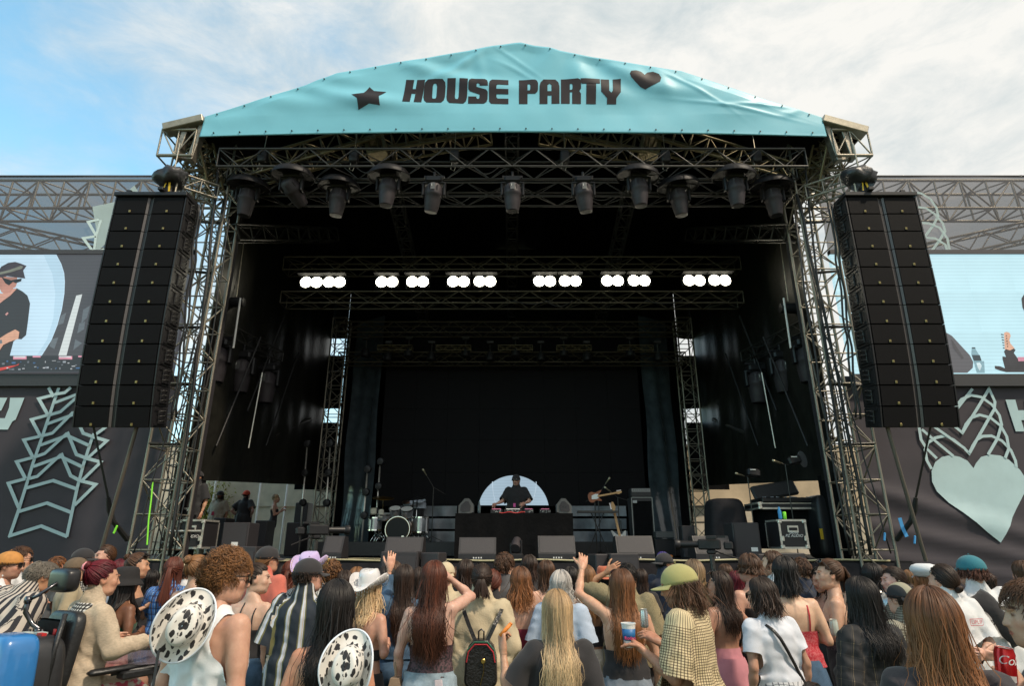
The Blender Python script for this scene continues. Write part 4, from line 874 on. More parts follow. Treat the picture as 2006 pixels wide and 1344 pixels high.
def cabinet(x0, x1, yt, yb, Y, label, grille=True, depth=.55, zb=None, yaw=0, cat='loudspeaker', m=None, group=None, badge=None):
 xc = (x0 + x1) / 2; a, c = at(x0, (yt + yb) / 2, Y), at(x1, (yt + yb) / 2, Y); W = c.x - a.x; zt = at(xc, yt, Y).z; zb = DZ if zb is None else zb; H = zt - zb
 t = thing('speaker_cabinet', label, cat, ((a.x + c.x) / 2, Y, zb), yaw, group)
 b = MB(); b.box((0, depth / 2, H / 2), (W, depth, H), bev=.015); b.build('cabinet', m or mat('cab_paint', (.028, .025, .028), .55, 0, .15, 40, .1, 200), t)
 if grille: b = MB(); b.box((0, -.006, H * .56), (W - .06, .014, H * .80)); b.build('grille', M_wedge, t)
 if badge: b = MB(); b.box((badge[0] * W, -.016, badge[1] * H), (.12, .008, .07)); b.build('label_plate', M_white, t)
 return t, W, H
cabinet(434, 486, 1024, 1072, 11.9, 'black loudspeaker with a small white label standing in the left wing', badge=(.05, .42), depth=.5)
cabinet(1437, 1490, 1024, 1088, 11.7, 'black loudspeaker with a small white label standing in the right wing', badge=(.22, .28), depth=.5)
for (x0, x1, yt, Y, nm) in ((408, 500, 1071, 10.35, 'left'), (745, 818, 1081, 10.3, 'left of centre'), (1195, 1252, 1085, 10.3, 'right of centre'), (1512, 1580, 1084, 10.35, 'right')):
 cabinet(x0, x1, yt, 1110, Y, 'black front-fill loudspeaker stack in the pit, %s' % nm, zb=0.0, depth=.5, group='front fills')
for (x0, x1, yt, Y, nm, s) in ((822, 860, 1083, 10.42, 'left', 1), (1166, 1193, 1086, 10.42, 'right', -1), (470, 505, 1075, 10.5, 'far left', 1), (1545 - 60, 1512, 1086, 10.5, 'far right', -1)):
 cabinet(x0, x1, yt, 1110, Y, 'angled side box beside the %s front fill' % nm, zb=0.0, depth=.4, grille=False, yaw=R(-14 * s), group='front fills')
# road cases
def road_case(x0, x1, yt, yb, Y, label, zb=None, txt=None, handle=True, depth=.6, bar=False):
 xc = (x0 + x1) / 2; a, c = at(x0, (yt + yb) / 2, Y), at(x1, (yt + yb) / 2, Y); W = c.x - a.x; zt, zl = at(xc, yt, Y).z, at(xc, yb, Y).z
 if zb is not None: zl = zb
 H = zt - zl; t = thing('road_case', label, 'road case', ((a.x + c.x) / 2, Y, zl))
 b = MB(); b.box((0, depth / 2, H / 2), (W - .02, depth - .02, H - .02)); b.build('panel', mat('case_black', (.02, .018, .02), .5, 0, .15), t)
 e = MB(); w = .035
 for sx in (-1, 1):
  for sy in (0, 1): e.box((sx * (W / 2 - w / 2), depth * sy, H / 2), (w, .02, H - .08))
 for z in (w / 2, H - w / 2):
  for sy in (0, 1): e.box((0, depth * sy, z), (W - .08, .02, w))
  for sx in (-1, 1): e.box((sx * W / 2, depth / 2, z), (.02, depth - .08, w))
 e.build('edge_trim', M_alu, t)
 cn = MB(); cn.box((0, 0, 0), (.075, .05, .075), bev=.012); pr = None
 for sx in (-1, 1):
  for z in (.035, H - .035):
   if pr is None: pr = cn.build('corner', M_alu, t, (sx * (W / 2 - .032), 0, z))
   else: link('corner', pr.data, t, (sx * (W / 2 - .032), 0, z))
 lt = MB(); lt.box((0, 0, 0), (.05, .02, .09), bev=.006); pl = None
 for sx in (-1, 1):
  if H > .35:
   if pl is None: pl = lt.build('latch', M_alu, t, (sx * (W / 2 - .05), -.015, H * .35))
   else: link('latch', pl.data, t, (sx * (W / 2 - .05), -.015, H * .35))
 if handle:
  h = MB(); h.box((0, -.006, H - .17), (.20, .01, .12), bev=.003); h.build('handle_dish', M_alu, t); h = MB(); h.box((0, -.02, H - .17), (.15, .02, .05), bev=.006); h.build('handle', M_plastic, t)
 if txt:
  for s_, zz, sz in txt: text(s_, sz, M_white, t, (0, -.014, H * zz), shear=.3)
 return t
road_case(346, 398, 1018, 1076, 11.75, 'silver-edged black road case standing in the left wing, lettered PZ', txt=[('PZ AUDIO', .42, .075)])
road_case(352, 372, 995, 1018, 11.85, 'small silver-edged case stacked on the road case in the left wing', zb=None, handle=False, depth=.4)
road_case(1527, 1582, 1018, 1076, 11.6, 'silver-edged black road case in the right wing with stacked lettering', txt=[('Bose', .56, .085), ('PZ AUDIO', .44, .07)])
road_case(1486, 1616, 984, 998, 12.6, 'long low silver-edged case lid under the mixing desk', handle=False, depth=.8)
c_ = at(360, 1040, 11.6); o = strut('case_bar', at(328, 1041, 11.6), at(394, 1041, 11.6), .022, M_alu); tag(o, 'horizontal scaffold bar in front of the left road case', 'bar')
# mixing desk
p = at(1555, 985, 12.6); t = thing('mixing_desk', 'black mixing desk with raised screen bridge on cases in the right wing', 'mixing desk', (p.x, 12.6, p.z))
b = MB(); b.box((0, .3, .05), (1.3, .7, .10), bev=.02); b.build('surface', M_plastic, t)
b = MB(); b.box((-.15, .5, .28), (.95, .10, .34), rot=(R(-25), R(-9), 0), bev=.03); b.build('screen_bridge', M_black, t)
b = MB(); rr = random.Random(4)
for k in range(26): b.box((rr.uniform(-.6, .6), rr.uniform(.02, .25), .11), (.02, .03, .025))
b.build('fader_row', mat('fader_grey', (.3, .3, .32), .5), t)
b = MB(); b.box((0, .3, -.45), (1.15, .6, .88)); tag(b.build('desk_stand', M_fabric, None, (p.x, 12.75, p.z)), 'black cloth-covered stand beneath the mixing desk', 'stand')
for k, (px, py, mm, nm) in enumerate(((1529, 1005, M_blue, 'blue water bottle'), (1538, 1011, M_green, 'lime green can'))):
 q = at(px, 1018, 11.9); b = MB(); b.lathe([(.03, 0), (.034, .02), (.034, .15), (.02, .19), (.014, .23)] if k == 0 else [(.028, 0), (.033, .01), (.033, .13), (.027, .14)], n=12)
 tag(b.build(['water_bottle', 'drink_can'][k], mm, None, q, smooth=True), nm + ' standing on the road case in the right wing', ['bottle', 'can'][k])
# covered gear, black flight bag with yellow stickers
for (x0, x1, yt, yb, Y, nm) in ((1395, 1480, 975, 1068, 12.9, 'black cloth thrown over gear beside the right wing loudspeaker'), (1610, 1678, 968, 1075, 12.3, 'tall black case with yellow stickers at the far right of the stage')):
 a, c = at(x0, yb, Y), at(x1, yb, Y); zt = at(x0, yt, Y).z; b = MB(); W = c.x - a.x; H = zt - DZ
 b.rbox((0, .35, H / 2), (W, .7, H), .32, taper=.8); o = b.build('covered_gear', M_skirt if 'cloth' in nm else M_plastic, None, ((a.x + c.x) / 2, Y, DZ), smooth=True); tag(o, nm, 'covered gear')
 if 'yellow' in nm:
  b = MB(); b.box((.03, -.008, H * .55), (.18, .006, .13)); b.box((-.30, -.008, H * .38), (.06, .006, .20)); b.build('sticker', M_yellow, o)
  b = MB(); b.box((.03, -.012, H * .53), (.15, .006, .07)); b.build('sticker_print', mat('sticker_grey', (.35, .35, .33), .5), o)
# ------------------------------------------------------------------ DJ table and gear
TY_ = 13.2; tl, tr_ = at(893, 1006, TY_), at(1121, 1006, TY_); TZ = tl.z; tb_ = thing('dj_table', 'wide DJ table covered to the floor in plain black cloth', 'table', (0, TY_, DZ))
b = MB(); xx0, xx1 = tl.x, tr_.x; b.box(((xx0 + xx1) / 2, .45, TZ - DZ - .03), (xx1 - xx0, .9, .06), bev=.01); b.build('table_top', M_black, tb_)
V = []; nn = 80
for j in range(7):
 for i in range(nn + 1): X = xx0 - .01 + (xx1 - xx0 + .02) * i / nn; V.append((X, -.02 - .018 * math.sin(X * 14) * (j / 6), (TZ - DZ) * (1 - j / 6)))
link('table_cloth', np_mesh('table_cloth', np.array(V), np.array([(j * (nn + 1) + i, j * (nn + 1) + i + 1, (j + 1) * (nn + 1) + i + 1, (j + 1) * (nn + 1) + i) for j in range(6) for i in range(nn)])[:, ::-1], M_fabric), tb_)
for sx in (xx0, xx1): b = MB(); b.box((sx, .45, (TZ - DZ) / 2 - .03), (.02, .88, TZ - DZ - .06)); b.build('side_cloth', M_fabric, tb_)
M_pink = mat('pink_label', (.65, .18, .32), .5)
for k, (x0, x1, nm) in enumerate(((960, 985, 'media player left of the mixer'), (986, 1024, 'mixer between the players'), (1025, 1046, 'media player right of the mixer'), (1056, 1079, 'media player at the right end of the DJ table'))):
 a, c = at(x0, 1003, TY_ + .2), at(x1, 1003, TY_ + .2); W = c.x - a.x; t = thing('dj_deck', 'black DJ ' + nm, 'DJ deck', ((a.x + c.x) / 2, TY_ + .12, TZ + .003))
 b = MB(); b.box((0, .2, .045), (W * .96, .36, .09), bev=.01); b.build('body', M_plastic, t)
 b = MB(); b.box((0, .03, .085), (W * .7, .012, .035)); b.build('label_strip', M_pink if k != 1 else M_white, t)
 b = MB(); rr = random.Random(k)
 for _ in range(9): b.box((rr.uniform(-W * .4, W * .4), .012, rr.uniform(.02, .07)), (.012, .012, .012))
 b.build('knob', mat('knob_white', (.5, .52, .5), .4), t)
 b = MB(); b.lathe([(.0, .0), (.08 if k != 1 else .03, .0), (.078 if k != 1 else .028, .012), (0, .014)], (0, .24, .09), n=20); b.build('jog_wheel', M_chrome, t)
b = MB(); b.tube([at(978 + i * 4.6, 1006.5 + 1.2 * math.sin(i * 1.1), TY_ + .04) + Vector((0, 0, .02)) for i in range(12)], .012, 6); tag(b.build('red_cable', M_red), 'loose red cable draped along the front of the DJ mixer', 'cable')
q = at(938.5, 1005, TY_ + .1); b = MB(); b.lathe([(.03, 0), (.035, .02), (.035, .15), (.018, .2), (.014, .24), (.016, .25)], n=14); tag(b.build('water_bottle', mat('bottle_dark', (.05, .07, .08), .1, 0, 0), None, (q.x, TY_ + .1, TZ + .003), smooth=True), 'small water bottle at the left end of the DJ table', 'bottle')
for s, px in ((-1, 912), (1, 1106)):
 q = at(px, 1003, TY_ + .2); t = thing('booth_monitor', 'tilted grey monitor speaker on the %s end of the DJ table' % ('left' if s < 0 else 'right'), 'monitor speaker', (q.x, TY_ + .3, TZ + .15), 0, 'booth monitors')
 b = MB(); poly = [(-.17, -.12), (-.10, -.17), (.15, -.14), (.17, .02), (.09, .16), (.0, .17), (-.15, .04)]
 poly = [(x * -s, z) for x, z in poly]; b.prism(poly, -.12, .22); o = b.build('cabinet', mat('booth_grey', (.10, .095, .09), .5, 0, .1), t); o.rotation_euler = (0, R(8 * s), 0)
 b = MB(); b.prism([(x * .66, z * .66) for x, z in poly], -.135, -.10); b.build('recess', M_wedge, t)
 if s > 0:
  for dx in (-.03, .025): b = MB(); b.lathe([(0, 0), (.02, .0)], (dx, -.139, -.01 - dx * .3), n=12, rot=(R(90), 0, 0)); b.build('port', M_black, t)
# ------------------------------------------------------------------ drum kit
kp = at(780, 1062, 15.6); kz = 1.945; t = thing('drum_kit', 'drum kit with black bass drum head and chrome stands on the riser', 'drum kit', (kp.x, 15.6, kz))
def drum(name, c, r, d, rot, shell, head, par):
 o = MB(); o.lathe([(r, -d / 2), (r, d / 2)], n=28); e = o.build(name, shell, par, c, auto=40); e.rotation_euler = rot
 for zz in (-d / 2 - .004, d / 2 + .004): h = MB(); h.lathe([(0, zz), (r * .97, zz)], n=28); h.build('head', head, e)
 h = MB(); h.lathe([(r + .004, -d / 2 - .012), (r + .016, -d / 2 - .012), (r + .016, -d / 2 + .02), (r + .004, -d / 2 + .02)], n=28, cap=False); h.lathe([(r + .004, d / 2 - .02), (r + .016, d / 2 - .02), (r + .016, d / 2 + .012), (r + .004, d / 2 + .012)], n=28, cap=False); h.build('hoop', M_chrome, e)
 return e
M_shell = mat('silver_shell', (.35, .36, .38), .2, .6, .1); M_bhead = mat('black_head', (.006, .006, .007), .4, 0, 0, spec=.3)
drum('bass_drum', (0, 0, .29), .29, .40, (R(90), 0, 0), mat('copper_hoop', (.30, .16, .06), .3, .6), M_bhead, t)
drum('snare_drum', (-.40, .05, .60), .17, .13, (R(12), 0, 0), M_shell, M_skinw, t)
drum('rack_tom', (-.13, .05, .72), .14, .18, (R(28), 0, 0), M_shell, M_skinw, t); drum('rack_tom', (.17, .05, .70), .15, .19, (R(28), 0, 0), M_shell, M_skinw, t)
drum('floor_tom', (.52, .15, .40), .20, .36, (0, 0, 0), M_shell, M_skinw, t); drum('side_tom', (-.62, .1, .42), .17, .3, (0, 0, 0), M_shell, M_skinw, t)
def cym(c, r, rot, m=None):
 o = MB(); o.lathe([(0, .03), (.03, .028), (.05, .012), (r * .6, .004), (r, -.008), (r, -.011), (0, .0)], n=28); e = o.build('cymbal', m or mat('bronze', (.22, .13, .03), .28, .9, .2), t, c, smooth=True); e.rotation_euler = rot
cym((-.46, .1, 1.06), .27, (R(14), R(4), 0)); cym((.40, .1, 1.06), .25, (R(10), R(-14), 0), M_plastic)
for (x, z) in ((-.46, 1.05), (.40, 1.05), (.30, 1.0), (-.60, .7), (.62, .62), (-.30, .55), (.50, .60), (-.52, .62)):
 b = MB(); b.tube([(x, .12, .0), (x, .12, z)], .013, 8)
 for a in (0, 2.1, 4.2): b.tube([(x, .12, .22), (x + .17 * math.cos(a), .12 + .17 * math.sin(a), 0)], .009, 6)
 b.build('stand', M_chrome, t, smooth=True)
b = MB(); b.box((-.64, -.1, .72), (.15, .05, .16), bev=.04); b.box((-.45, -.1, .66), (.13, .05, .22), bev=.04); b.build('cowbell', mat('cream_drumware', (.55, .52, .42), .5), t)
b = MB(); b.lathe([(0, 0), (.035, 0), (.04, .06)], (.15, -.21, .1), n=12, rot=(R(90), 0, 0)); b.build('kick_microphone', M_chrome, t)
# microphone stands
def mic(px, pyt, pyb, Y, label, boomdx=.35, boomdz=.25, zb=None):
 p = at(px, pyb, Y); zb = p.z if zb is None else zb; top = at(px, pyt, Y).z; t = thing('microphone_stand', label, 'microphone stand', (p.x, Y, zb)); h = top - zb
 b = MB(); b.tube([(0, 0, 0), (0, 0, h)], .011, 6); b.build('pole', M_dsteel, t)
 b = MB(); 
 for a in (.3, 2.4, 4.5): b.tube([(0, 0, .12), (.25 * math.cos(a), .25 * math.sin(a), .01)], .009, 6)
 b.build('tripod', M_dsteel, t)
 b = MB(); b.tube([(boomdx, 0, -boomdz * .6 + h), (0, 0, h), (-boomdx * .6, 0, h + boomdz)], .008, 6); b.build('boom', M_dsteel, t)
 b = MB(); v = Vector((-boomdx, 0, boomdz * 1.6)).normalized(); q = Vector((-boomdx * .6, 0, h + boomdz)); b.tube([q, q + v * .14, q + v * .15, q + v * .20], [.012, .018, .026, .024], 10); b.build('microphone', mat('mic_gold', (.5, .46, .32), .3, .8), t, smooth=True)
 return t
mic(845, 955, 1062, 15.0, 'boom microphone stand right of the drum kit', .3, .28, 1.945)
mic(1176, 970, 1060, 14.6, 'boom microphone stand beside the lap steel', -.3, .25, DZ)
mic(1245 - 30, 975, 1060, 14.4, 'microphone stand behind the leaning guitar', .25, .12, DZ)
for k, (px, py, Y) in enumerate(((1482, 905, 12.6), (1562, 880, 12.3))):
 mic(px, py + 30, 1075, Y, 'stand with a small black stage monitor in the right wing, %s' % ['shorter one', 'taller one'][k], .1, .02, DZ)
 q = at(px - 6, py + 22, Y - .05); b = MB(); b.box((0, 0, 0), (.26, .14, .17), rot=(R(-10), R(8 - 22 * k), 0), bev=.03); o = b.build('stand_monitor', M_plastic, None, q); tag(o, 'small black box mounted on the %s stand in the right wing' % ['shorter', 'taller'][k], 'speaker')
 b = MB(); b.box((-.03, -.075, .06), (.12, .006, .018)); b.build('label_plate', M_white, o)
q = at(1572, 900, 12.5); b = MB(); b.lathe([(0, 0), (.17, 0), (.17, .008), (0, .008)], n=28, rot=(R(84), R(25), R(35))); tag(b.build('stage_fan', mat('clear_disc', (.20, .20, .21), .2, 0, 0), None, q), 'pale round fan disc clamped high in the right wing', 'fan')
# pars on vertical poles beside the rear masking (left and right of the video wall)
for k, (px, yt, yb, Y) in enumerate(((741, 905, 1062, 15.9), (716, 920, 1062, 15.6), (643, 870, 1062, 15.8), (598, 870, 1040, 16.5))):
 a, c = at(px + 4, yt, Y), at(px - 8, yb, Y); t = thing('light_stand', 'pole of small round lamps left of the drum kit, %s' % ['rightmost', 'second from the right', 'third from the right', 'leftmost'][k], 'light stand', (c.x, Y, DZ if k < 3 else DZ), 0, 'lamp poles by the drums')
 b = MB(); b.tube([(0, 0, 0), (a.x - c.x, 0, a.z - DZ)], .022, 8); b.build('pole', M_alu, t, smooth=True)
 for j in range(3):
  u_ = 1 - j * .27; pp = Vector(((a.x - c.x) * u_ + .02, -.05, (a.z - DZ) * u_)); b = MB(); b.lathe([(0, .08), (.08, .07), (.10, 0), (.10, -.03)], n=16, rot=(R(90), 0, 0)); o = b.build('lamp', M_plastic, t, pp, auto=40)
  b = MB(); b.lathe([(0, 0), (.085, 0)], n=12, rot=(R(90), 0, 0)); b.build('lens', mat('par_lens', (.12, .12, .13), .1, .3, .9, 70), o, (0, -.028 + 0.06 * 0, 0))
# bass amplifier stack
a, c = at(1241, 1060, 14.6), at(1284, 1060, 14.6); W = c.x - a.x; zt = at(1262, 974, 14.6).z; zz = at(1262, 956, 14.6).z; t = thing('bass_amplifier', 'tall bass speaker cabinet on the right of the stage', 'amplifier', ((a.x + c.x) / 2, 14.6, DZ))
b = MB(); b.box((0, .22, (zt - DZ) / 2), (W, .44, zt - DZ), bev=.01); b.build('cabinet', M_black, t)
b = MB()
for sx in (-1, 1): b.box((sx * (W / 2 - .01), -.006, (zt - DZ) / 2), (.018, .014, zt - DZ - .02))
b.box((0, -.006, zt - DZ - .012), (W - .05, .014, .02)); b.build('piping', mat('piping_grey', (.26, .26, .24), .5), t)
b = MB(); b.box((0, -.01, (zt - DZ) * .48), (W - .08, .012, (zt - DZ) * .9)); b.build('grille_cloth', M_fabric, t); b = MB(); b.box((-.17, -.02, zt - DZ - .11), (.10, .008, .06)); b.build('label_plate', mat('plate_lt', (.4, .4, .4), .4), t)
t = thing('amplifier_head', 'amplifier head sitting on the tall bass cabinet', 'amplifier', ((a.x + c.x) / 2, 14.62, zt + .003)); b = MB(); b.box((0, .16, (zz - zt) / 2), (W * .94, .32, zz - zt - .01), bev=.012); b.build('case', M_black, t)
b = MB(); b.box((0, -.008, (zz - zt) * .72), (W * .86, .01, (zz - zt) * .34)); b.build('control_panel', mat('panel_silver', (.20, .21, .21), .35, .5), t)
b = MB(); rr = random.Random(2)
for k in range(9): b.lathe([(0, 0), (.012, 0), (.011, .015), (0, .015)], (-W * .36 + k * W * .09, -.014, (zz - zt) * .72), n=10, rot=(R(90), 0, 0))
b.build('knob', M_plastic, t)
# guitar on stand, lap steel
def guitar(name, label, P, rotx, roty, body_m, neck_m):
 t = thing(name, label, 'guitar', P); t.rotation_euler = (R(rotx), R(roty), 0)
 out = [(0, 0), (.10, .01), (.16, .07), (.165, .14), (.125, .21), (.12, .26), (.15, .33), (.165, .41), (.12, .40), (.075, .35), (0, .345), (-.06, .36), (-.13, .45), (-.165, .46), (-.15, .36), (-.125, .27), (-.13, .21), (-.165, .14), (-.15, .06), (-.09, .01)]
 b = MB(); b.prism(out, -.022, .022); b.build('body', body_m, t, auto=40)
 b = MB(); b.prism([(-.05, .12), (.06, .10), (.08, .25), (.06, .32), (-.06, .33), (-.08, .25)], -.027, -.0235); b.build('pickguard', M_white, t)
 b = MB(); b.box((0, -.03, .60), (.052, .022, .60)); b.build('neck', neck_m, t)
 b = MB(); b.prism([(-.03, .90), (.03, .90), (.055, .96), (.03, 1.06), (0, 1.09), (-.03, 1.06), (-.045, .98)], -.04, -.022); b.build('headstock', neck_m, t)
 b = MB(); 
 for k in range(6): b.box((-.055, -.03, .93 + k * .025), (.03, .01, .010))
 b.build('tuning_peg', M_chrome, t); return t
q = at(1219, 1058, 14.2); guitar('electric_guitar', 'white electric guitar with maple neck leaning on a stand', (q.x, 14.2, 1.75), -8, -9, mat('aged_white', (.42, .42, .40), .3), M_maple)
b = MB(); b.tube([(q.x - .18, 14.4, DZ), (q.x, 14.28, 1.95), (q.x + .18, 14.4, DZ)], .012, 6); b.tube([(q.x, 14.28, 1.95), (q.x, 14.26, 2.4)], .012, 6); tag(b.build('guitar_stand', M_dsteel), 'black stand holding the white guitar', 'stand')
q = at(1166, 976, 14.0); t = guitar('horizontal_guitar', 'sunburst guitar lying flat on a raised stand', (q.x - .16, 14.0, q.z), 0, 80, M_wood, M_maple); t.scale = (.72,) * 3
b = MB(); b.tube([(q.x, 14.1, DZ), (q.x, 14.1, q.z)], .014, 6); b.tube([(q.x - .25, 14.1, DZ), (q.x + .2, 14.1, q.z - .3)], .012, 6); b.tube([(q.x + .3, 14.1, DZ), (q.x - .1, 14.1, q.z - .3)], .012, 6); b.box((q.x + .05, 14.1, q.z - .30), (.9, .2, .05)); tag(b.build('keyboard_stand', M_dsteel), 'crossed black stand holding the flat guitar', 'stand')
# small amps and bags right of the bass stack
a = at(1306, 1032, 14.3); b = MB(); b.box((0, .15, .07), (.42, .3, .14), bev=.01); tag(b.build('effects_case', mat('case_grey', (.07, .07, .07), .5), None, (a.x - .05, 14.3, 2.02)), 'flat grey effects case right of the bass stack', 'case')
b = MB(); b.box((0, .25, .19), (.45, .45, .38), bev=.01); tag(b.build('small_amplifier', M_plastic, None, (a.x - .05, 14.35, DZ + .02)), 'small black amplifier under the effects case', 'amplifier')
a = at(1296, 1058, 13.9); bm_ = bmesh.new(); bmesh.ops.create_uvsphere(bm_, u_segments=16, v_segments=10, radius=1)
for v in bm_.verts: v.co = Vector((v.co.x * .13, v.co.y * .09, max(v.co.z, -.5) * .09 + .045)); 
for f_ in bm_.faces: f_.smooth = True
me = bpy.data.meshes.new('cloth_bag'); bm_.to_mesh(me); bm_.free(); me.materials.append(M_purple); tag(link('cloth_bag', me, None, (a.x, 13.9, DZ)), 'small purple cloth bag lying right of the bass stack', 'bag')
a = at(1311, 1055, 13.9); b = MB(); b.box((0, 0, .03), (.09, .08, .06), bev=.02); tag(b.build('orange_pouch', M_orange, None, (a.x, 13.9, DZ)), 'small orange pouch beside the purple bag', 'pouch')
a = at(1350, 1052, 13.6); cabinet(1336, 1362, 1030, 1052, 13.6, 'open-backed amplifier frame low on the stage right of the bass stack', depth=.3, grille=False)
# moving light standing on the stage lip in the middle
t = thing('floor_light', 'black moving light standing on the middle of the stage lip', 'stage light', (at(1011, 1090, 11.2).x, 11.2, DZ))
b = MB(); b.box((0, 0, .06), (.26, .22, .12), bev=.02); b.build('base', M_plastic, t); b = MB(); b.box((.09, 0, .22), (.04, .1, .26), bev=.015); b.box((-.09, 0, .20), (.04, .1, .2), bev=.015); b.build('yoke', M_plastic, t)
b = MB(); b.lathe([(0, .15), (.07, .13), (.085, .05), (.085, -.10), (0, -.1)], (0, 0, .27), n=16, rot=(R(-50), R(15), 0)); b.build('lamp_head', mat('lamp_housing', (.045, .042, .045), .38), t, auto=40)
b = MB(); b.box((.14, -.1, .02), (.2, .02, .03)); b.build('status_light', M_green, t)
# video cameras in the pit
def camcorder(px, py, Y, label, yaw, sc=1):
 p = at(px, py, Y); t = thing('video_camera', label, 'video camera', (p.x, Y, 0), yaw); z = p.z
 b = MB(); 
 for a in (.5, 2.6, 4.7): b.tube([(0, 0, z - .25), (.42 * math.cos(a), .42 * math.sin(a), .02)], [.018, .014], 6)
 b.tube([(0, 0, z - .30), (0, 0, z - .1)], .04, 8); b.build('tripod', M_dsteel, t)
 b = MB(); b.box((0, 0, z - .05), (.12, .14, .07), bev=.02); b.box((0, .02, z + .06), (.13, .34, .16), bev=.02); b.box((0, -.10, z + .17), (.04, .26, .03)); b.box((0, -.26, z + .04), (.10, .14, .12), bev=.02); b.build('body', M_plastic, t)
 b = MB(); b.lathe([(0, -.16), (.05, -.15), (.055, .12), (.075, .14), (.08, .2), (0, .19)], (0, .33, z + .06), n=16, rot=(R(-90), 0, 0)); b.build('lens', M_plastic, t, auto=40)
 b = MB(); b.box((-.12, -.02, z + .16), (.06, .16, .06), bev=.01); b.build('viewfinder', M_plastic, t)
 b = MB(); b.tube([(0, 0, z - .02), (.35, -.45, z - .18)], .012, 6); b.build('pan_handle', M_plastic, t)
camcorder(620, 1046, 10.3, 'video camera on a tripod in the pit on the left', R(-60)); camcorder(1393, 1075, 9.9, 'video camera on a tripod in the pit on the right', R(70))
# crowd barrier
M_bar = mat('barrier_steel', (.42, .42, .43), .35, .85, .15, 20)
for i in range(9):
 X = -6.3 + i * 1.4 * 1.0; t = thing('crowd_barrier', 'section of metal crowd barrier, %s from the left along the pit' % (ords + ['x'])[i], 'barrier', (X + .7, 9.3, 0), 0, 'crowd barrier sections')
 b = MB(); b.box((0, 0, 1.17), (1.38, .10, .05), bev=.01); b.build('top_rail', M_bar, t)
 b = MB(); 
 for sx in (-1, 1): b.box((sx * .67, 0, .57), (.045, .045, 1.14))
 b.build('frame', M_bar, t)
 b = MB(); b.box((0, .01, .60), (1.29, .012, 1.06)); b.build('perforated_panel', mat('barrier_panel', (.16, .16, .17), .5, .6, .3, 90), t)
 b = MB(); b.box((0, -.35, .012), (1.3, .8, .02)); b.build('foot_plate', M_bar, t)
# ------------------------------------------------------------------ backstage cases seen through the left wing
for k, (x0, x1, yt, Y) in enumerate(((415, 440, 1015, 16.2), (498, 522, 1020, 16.0), (560, 592, 1024, 16.6), (575, 600, 985, 18.4))):
 cabinet(x0, x1, yt, 1060, Y, 'dark equipment case backstage in the left wing, %s' % ['behind the road case', 'beside the orange cap', 'right of the blond woman', 'tallest, by the rear tower'][k], grille=False, cat='equipment case')
# ------------------------------------------------------------------ rigging clutter
rr = random.Random(31)
for k, xx in enumerate((-5.2, -3.3, -1.2, 1.1, 3.2, 5.1)):
 t = thing('chain_motor', 'small black chain motor on the front lighting truss, %s from the left' % ords[k], 'chain motor', (xx, 10.62, 9.55), 0, 'chain motors on the front truss')
 b = MB(); b.rbox((0, 0, 0), (.20, .16, .30), .5); b.build('motor_body', M_plastic, t, smooth=True); b = MB(); b.tube([(0, 0, .1), (.01, .05, 1.3)], .009, 5); b.build('chain', M_steel, t); b = MB(); b.tube([(-.05, 0, -.1), (-.07, 0, -.3), (0, 0, -.34), (.04, 0, -.2)], .007, 5); b.build('chain_loop', M_steel, t)
for k in range(14):
 x0 = -5.6 + k * .8; L = rr.uniform(.5, 1.0); Y, z = rr.choice(((10.42, 9.18), (11.2, 9.0), (13.35, 7.45), (16.3, 7.7), (10.44, 9.52))); sg = rr.uniform(.06, .22)
 b = MB(); b.tube([(x0 + L * j / 8, Y, z - sg * math.sin(j / 8 * math.pi)) for j in range(9)], .010, 5); tag(b.build('cable_swag', M_cable, smooth=True), 'black cable sagging under a lighting truss', 'cable', 'cables sagging under the trusses')
for k in range(10):
 x0 = rr.uniform(-5.5, 5.0); y0 = rr.uniform(11.3, 12.6); b = MB(); b.tube([(x0 + j * .14, y0 + .12 * math.sin(j * .9 + k), DZ + .014) for j in range(10)], .009, 5); tag(b.build('floor_cable', M_cable if k % 3 else mat('cable_beige', (.45, .40, .24), .5), smooth=True), 'cable lying loose on the stage floor', 'cable', 'cables on the stage floor')
for s, nm in ((-1, 'left'), (1, 'right')):
 for k in range(5):
  z = 3.6 + k * 1.15; o = strut('clamp_bar', (s * 5.98, 11.0, z), (s * 6.62, 10.94, z + rr.uniform(-.05, .05)), .03, M_dsteel); tag(o, 'short dark clamp bar across the %s front tower, %s from the bottom' % (nm, ords[k]), 'clamp')
 for k, (fy, fz) in enumerate(((12.4, 4.6), (13.6, 5.6), (14.9, 5.0))):
  o = strut('wing_pipe', (s * 6.1, fy, fz - .8), (s * 5.9, fy + .9, fz + 1.9), .022, M_black); tag(o, 'dark scaffold pipe leaning against the %s inner wall, %s' % (nm, ['nearest', 'middle', 'farthest'][k]), 'pipe')
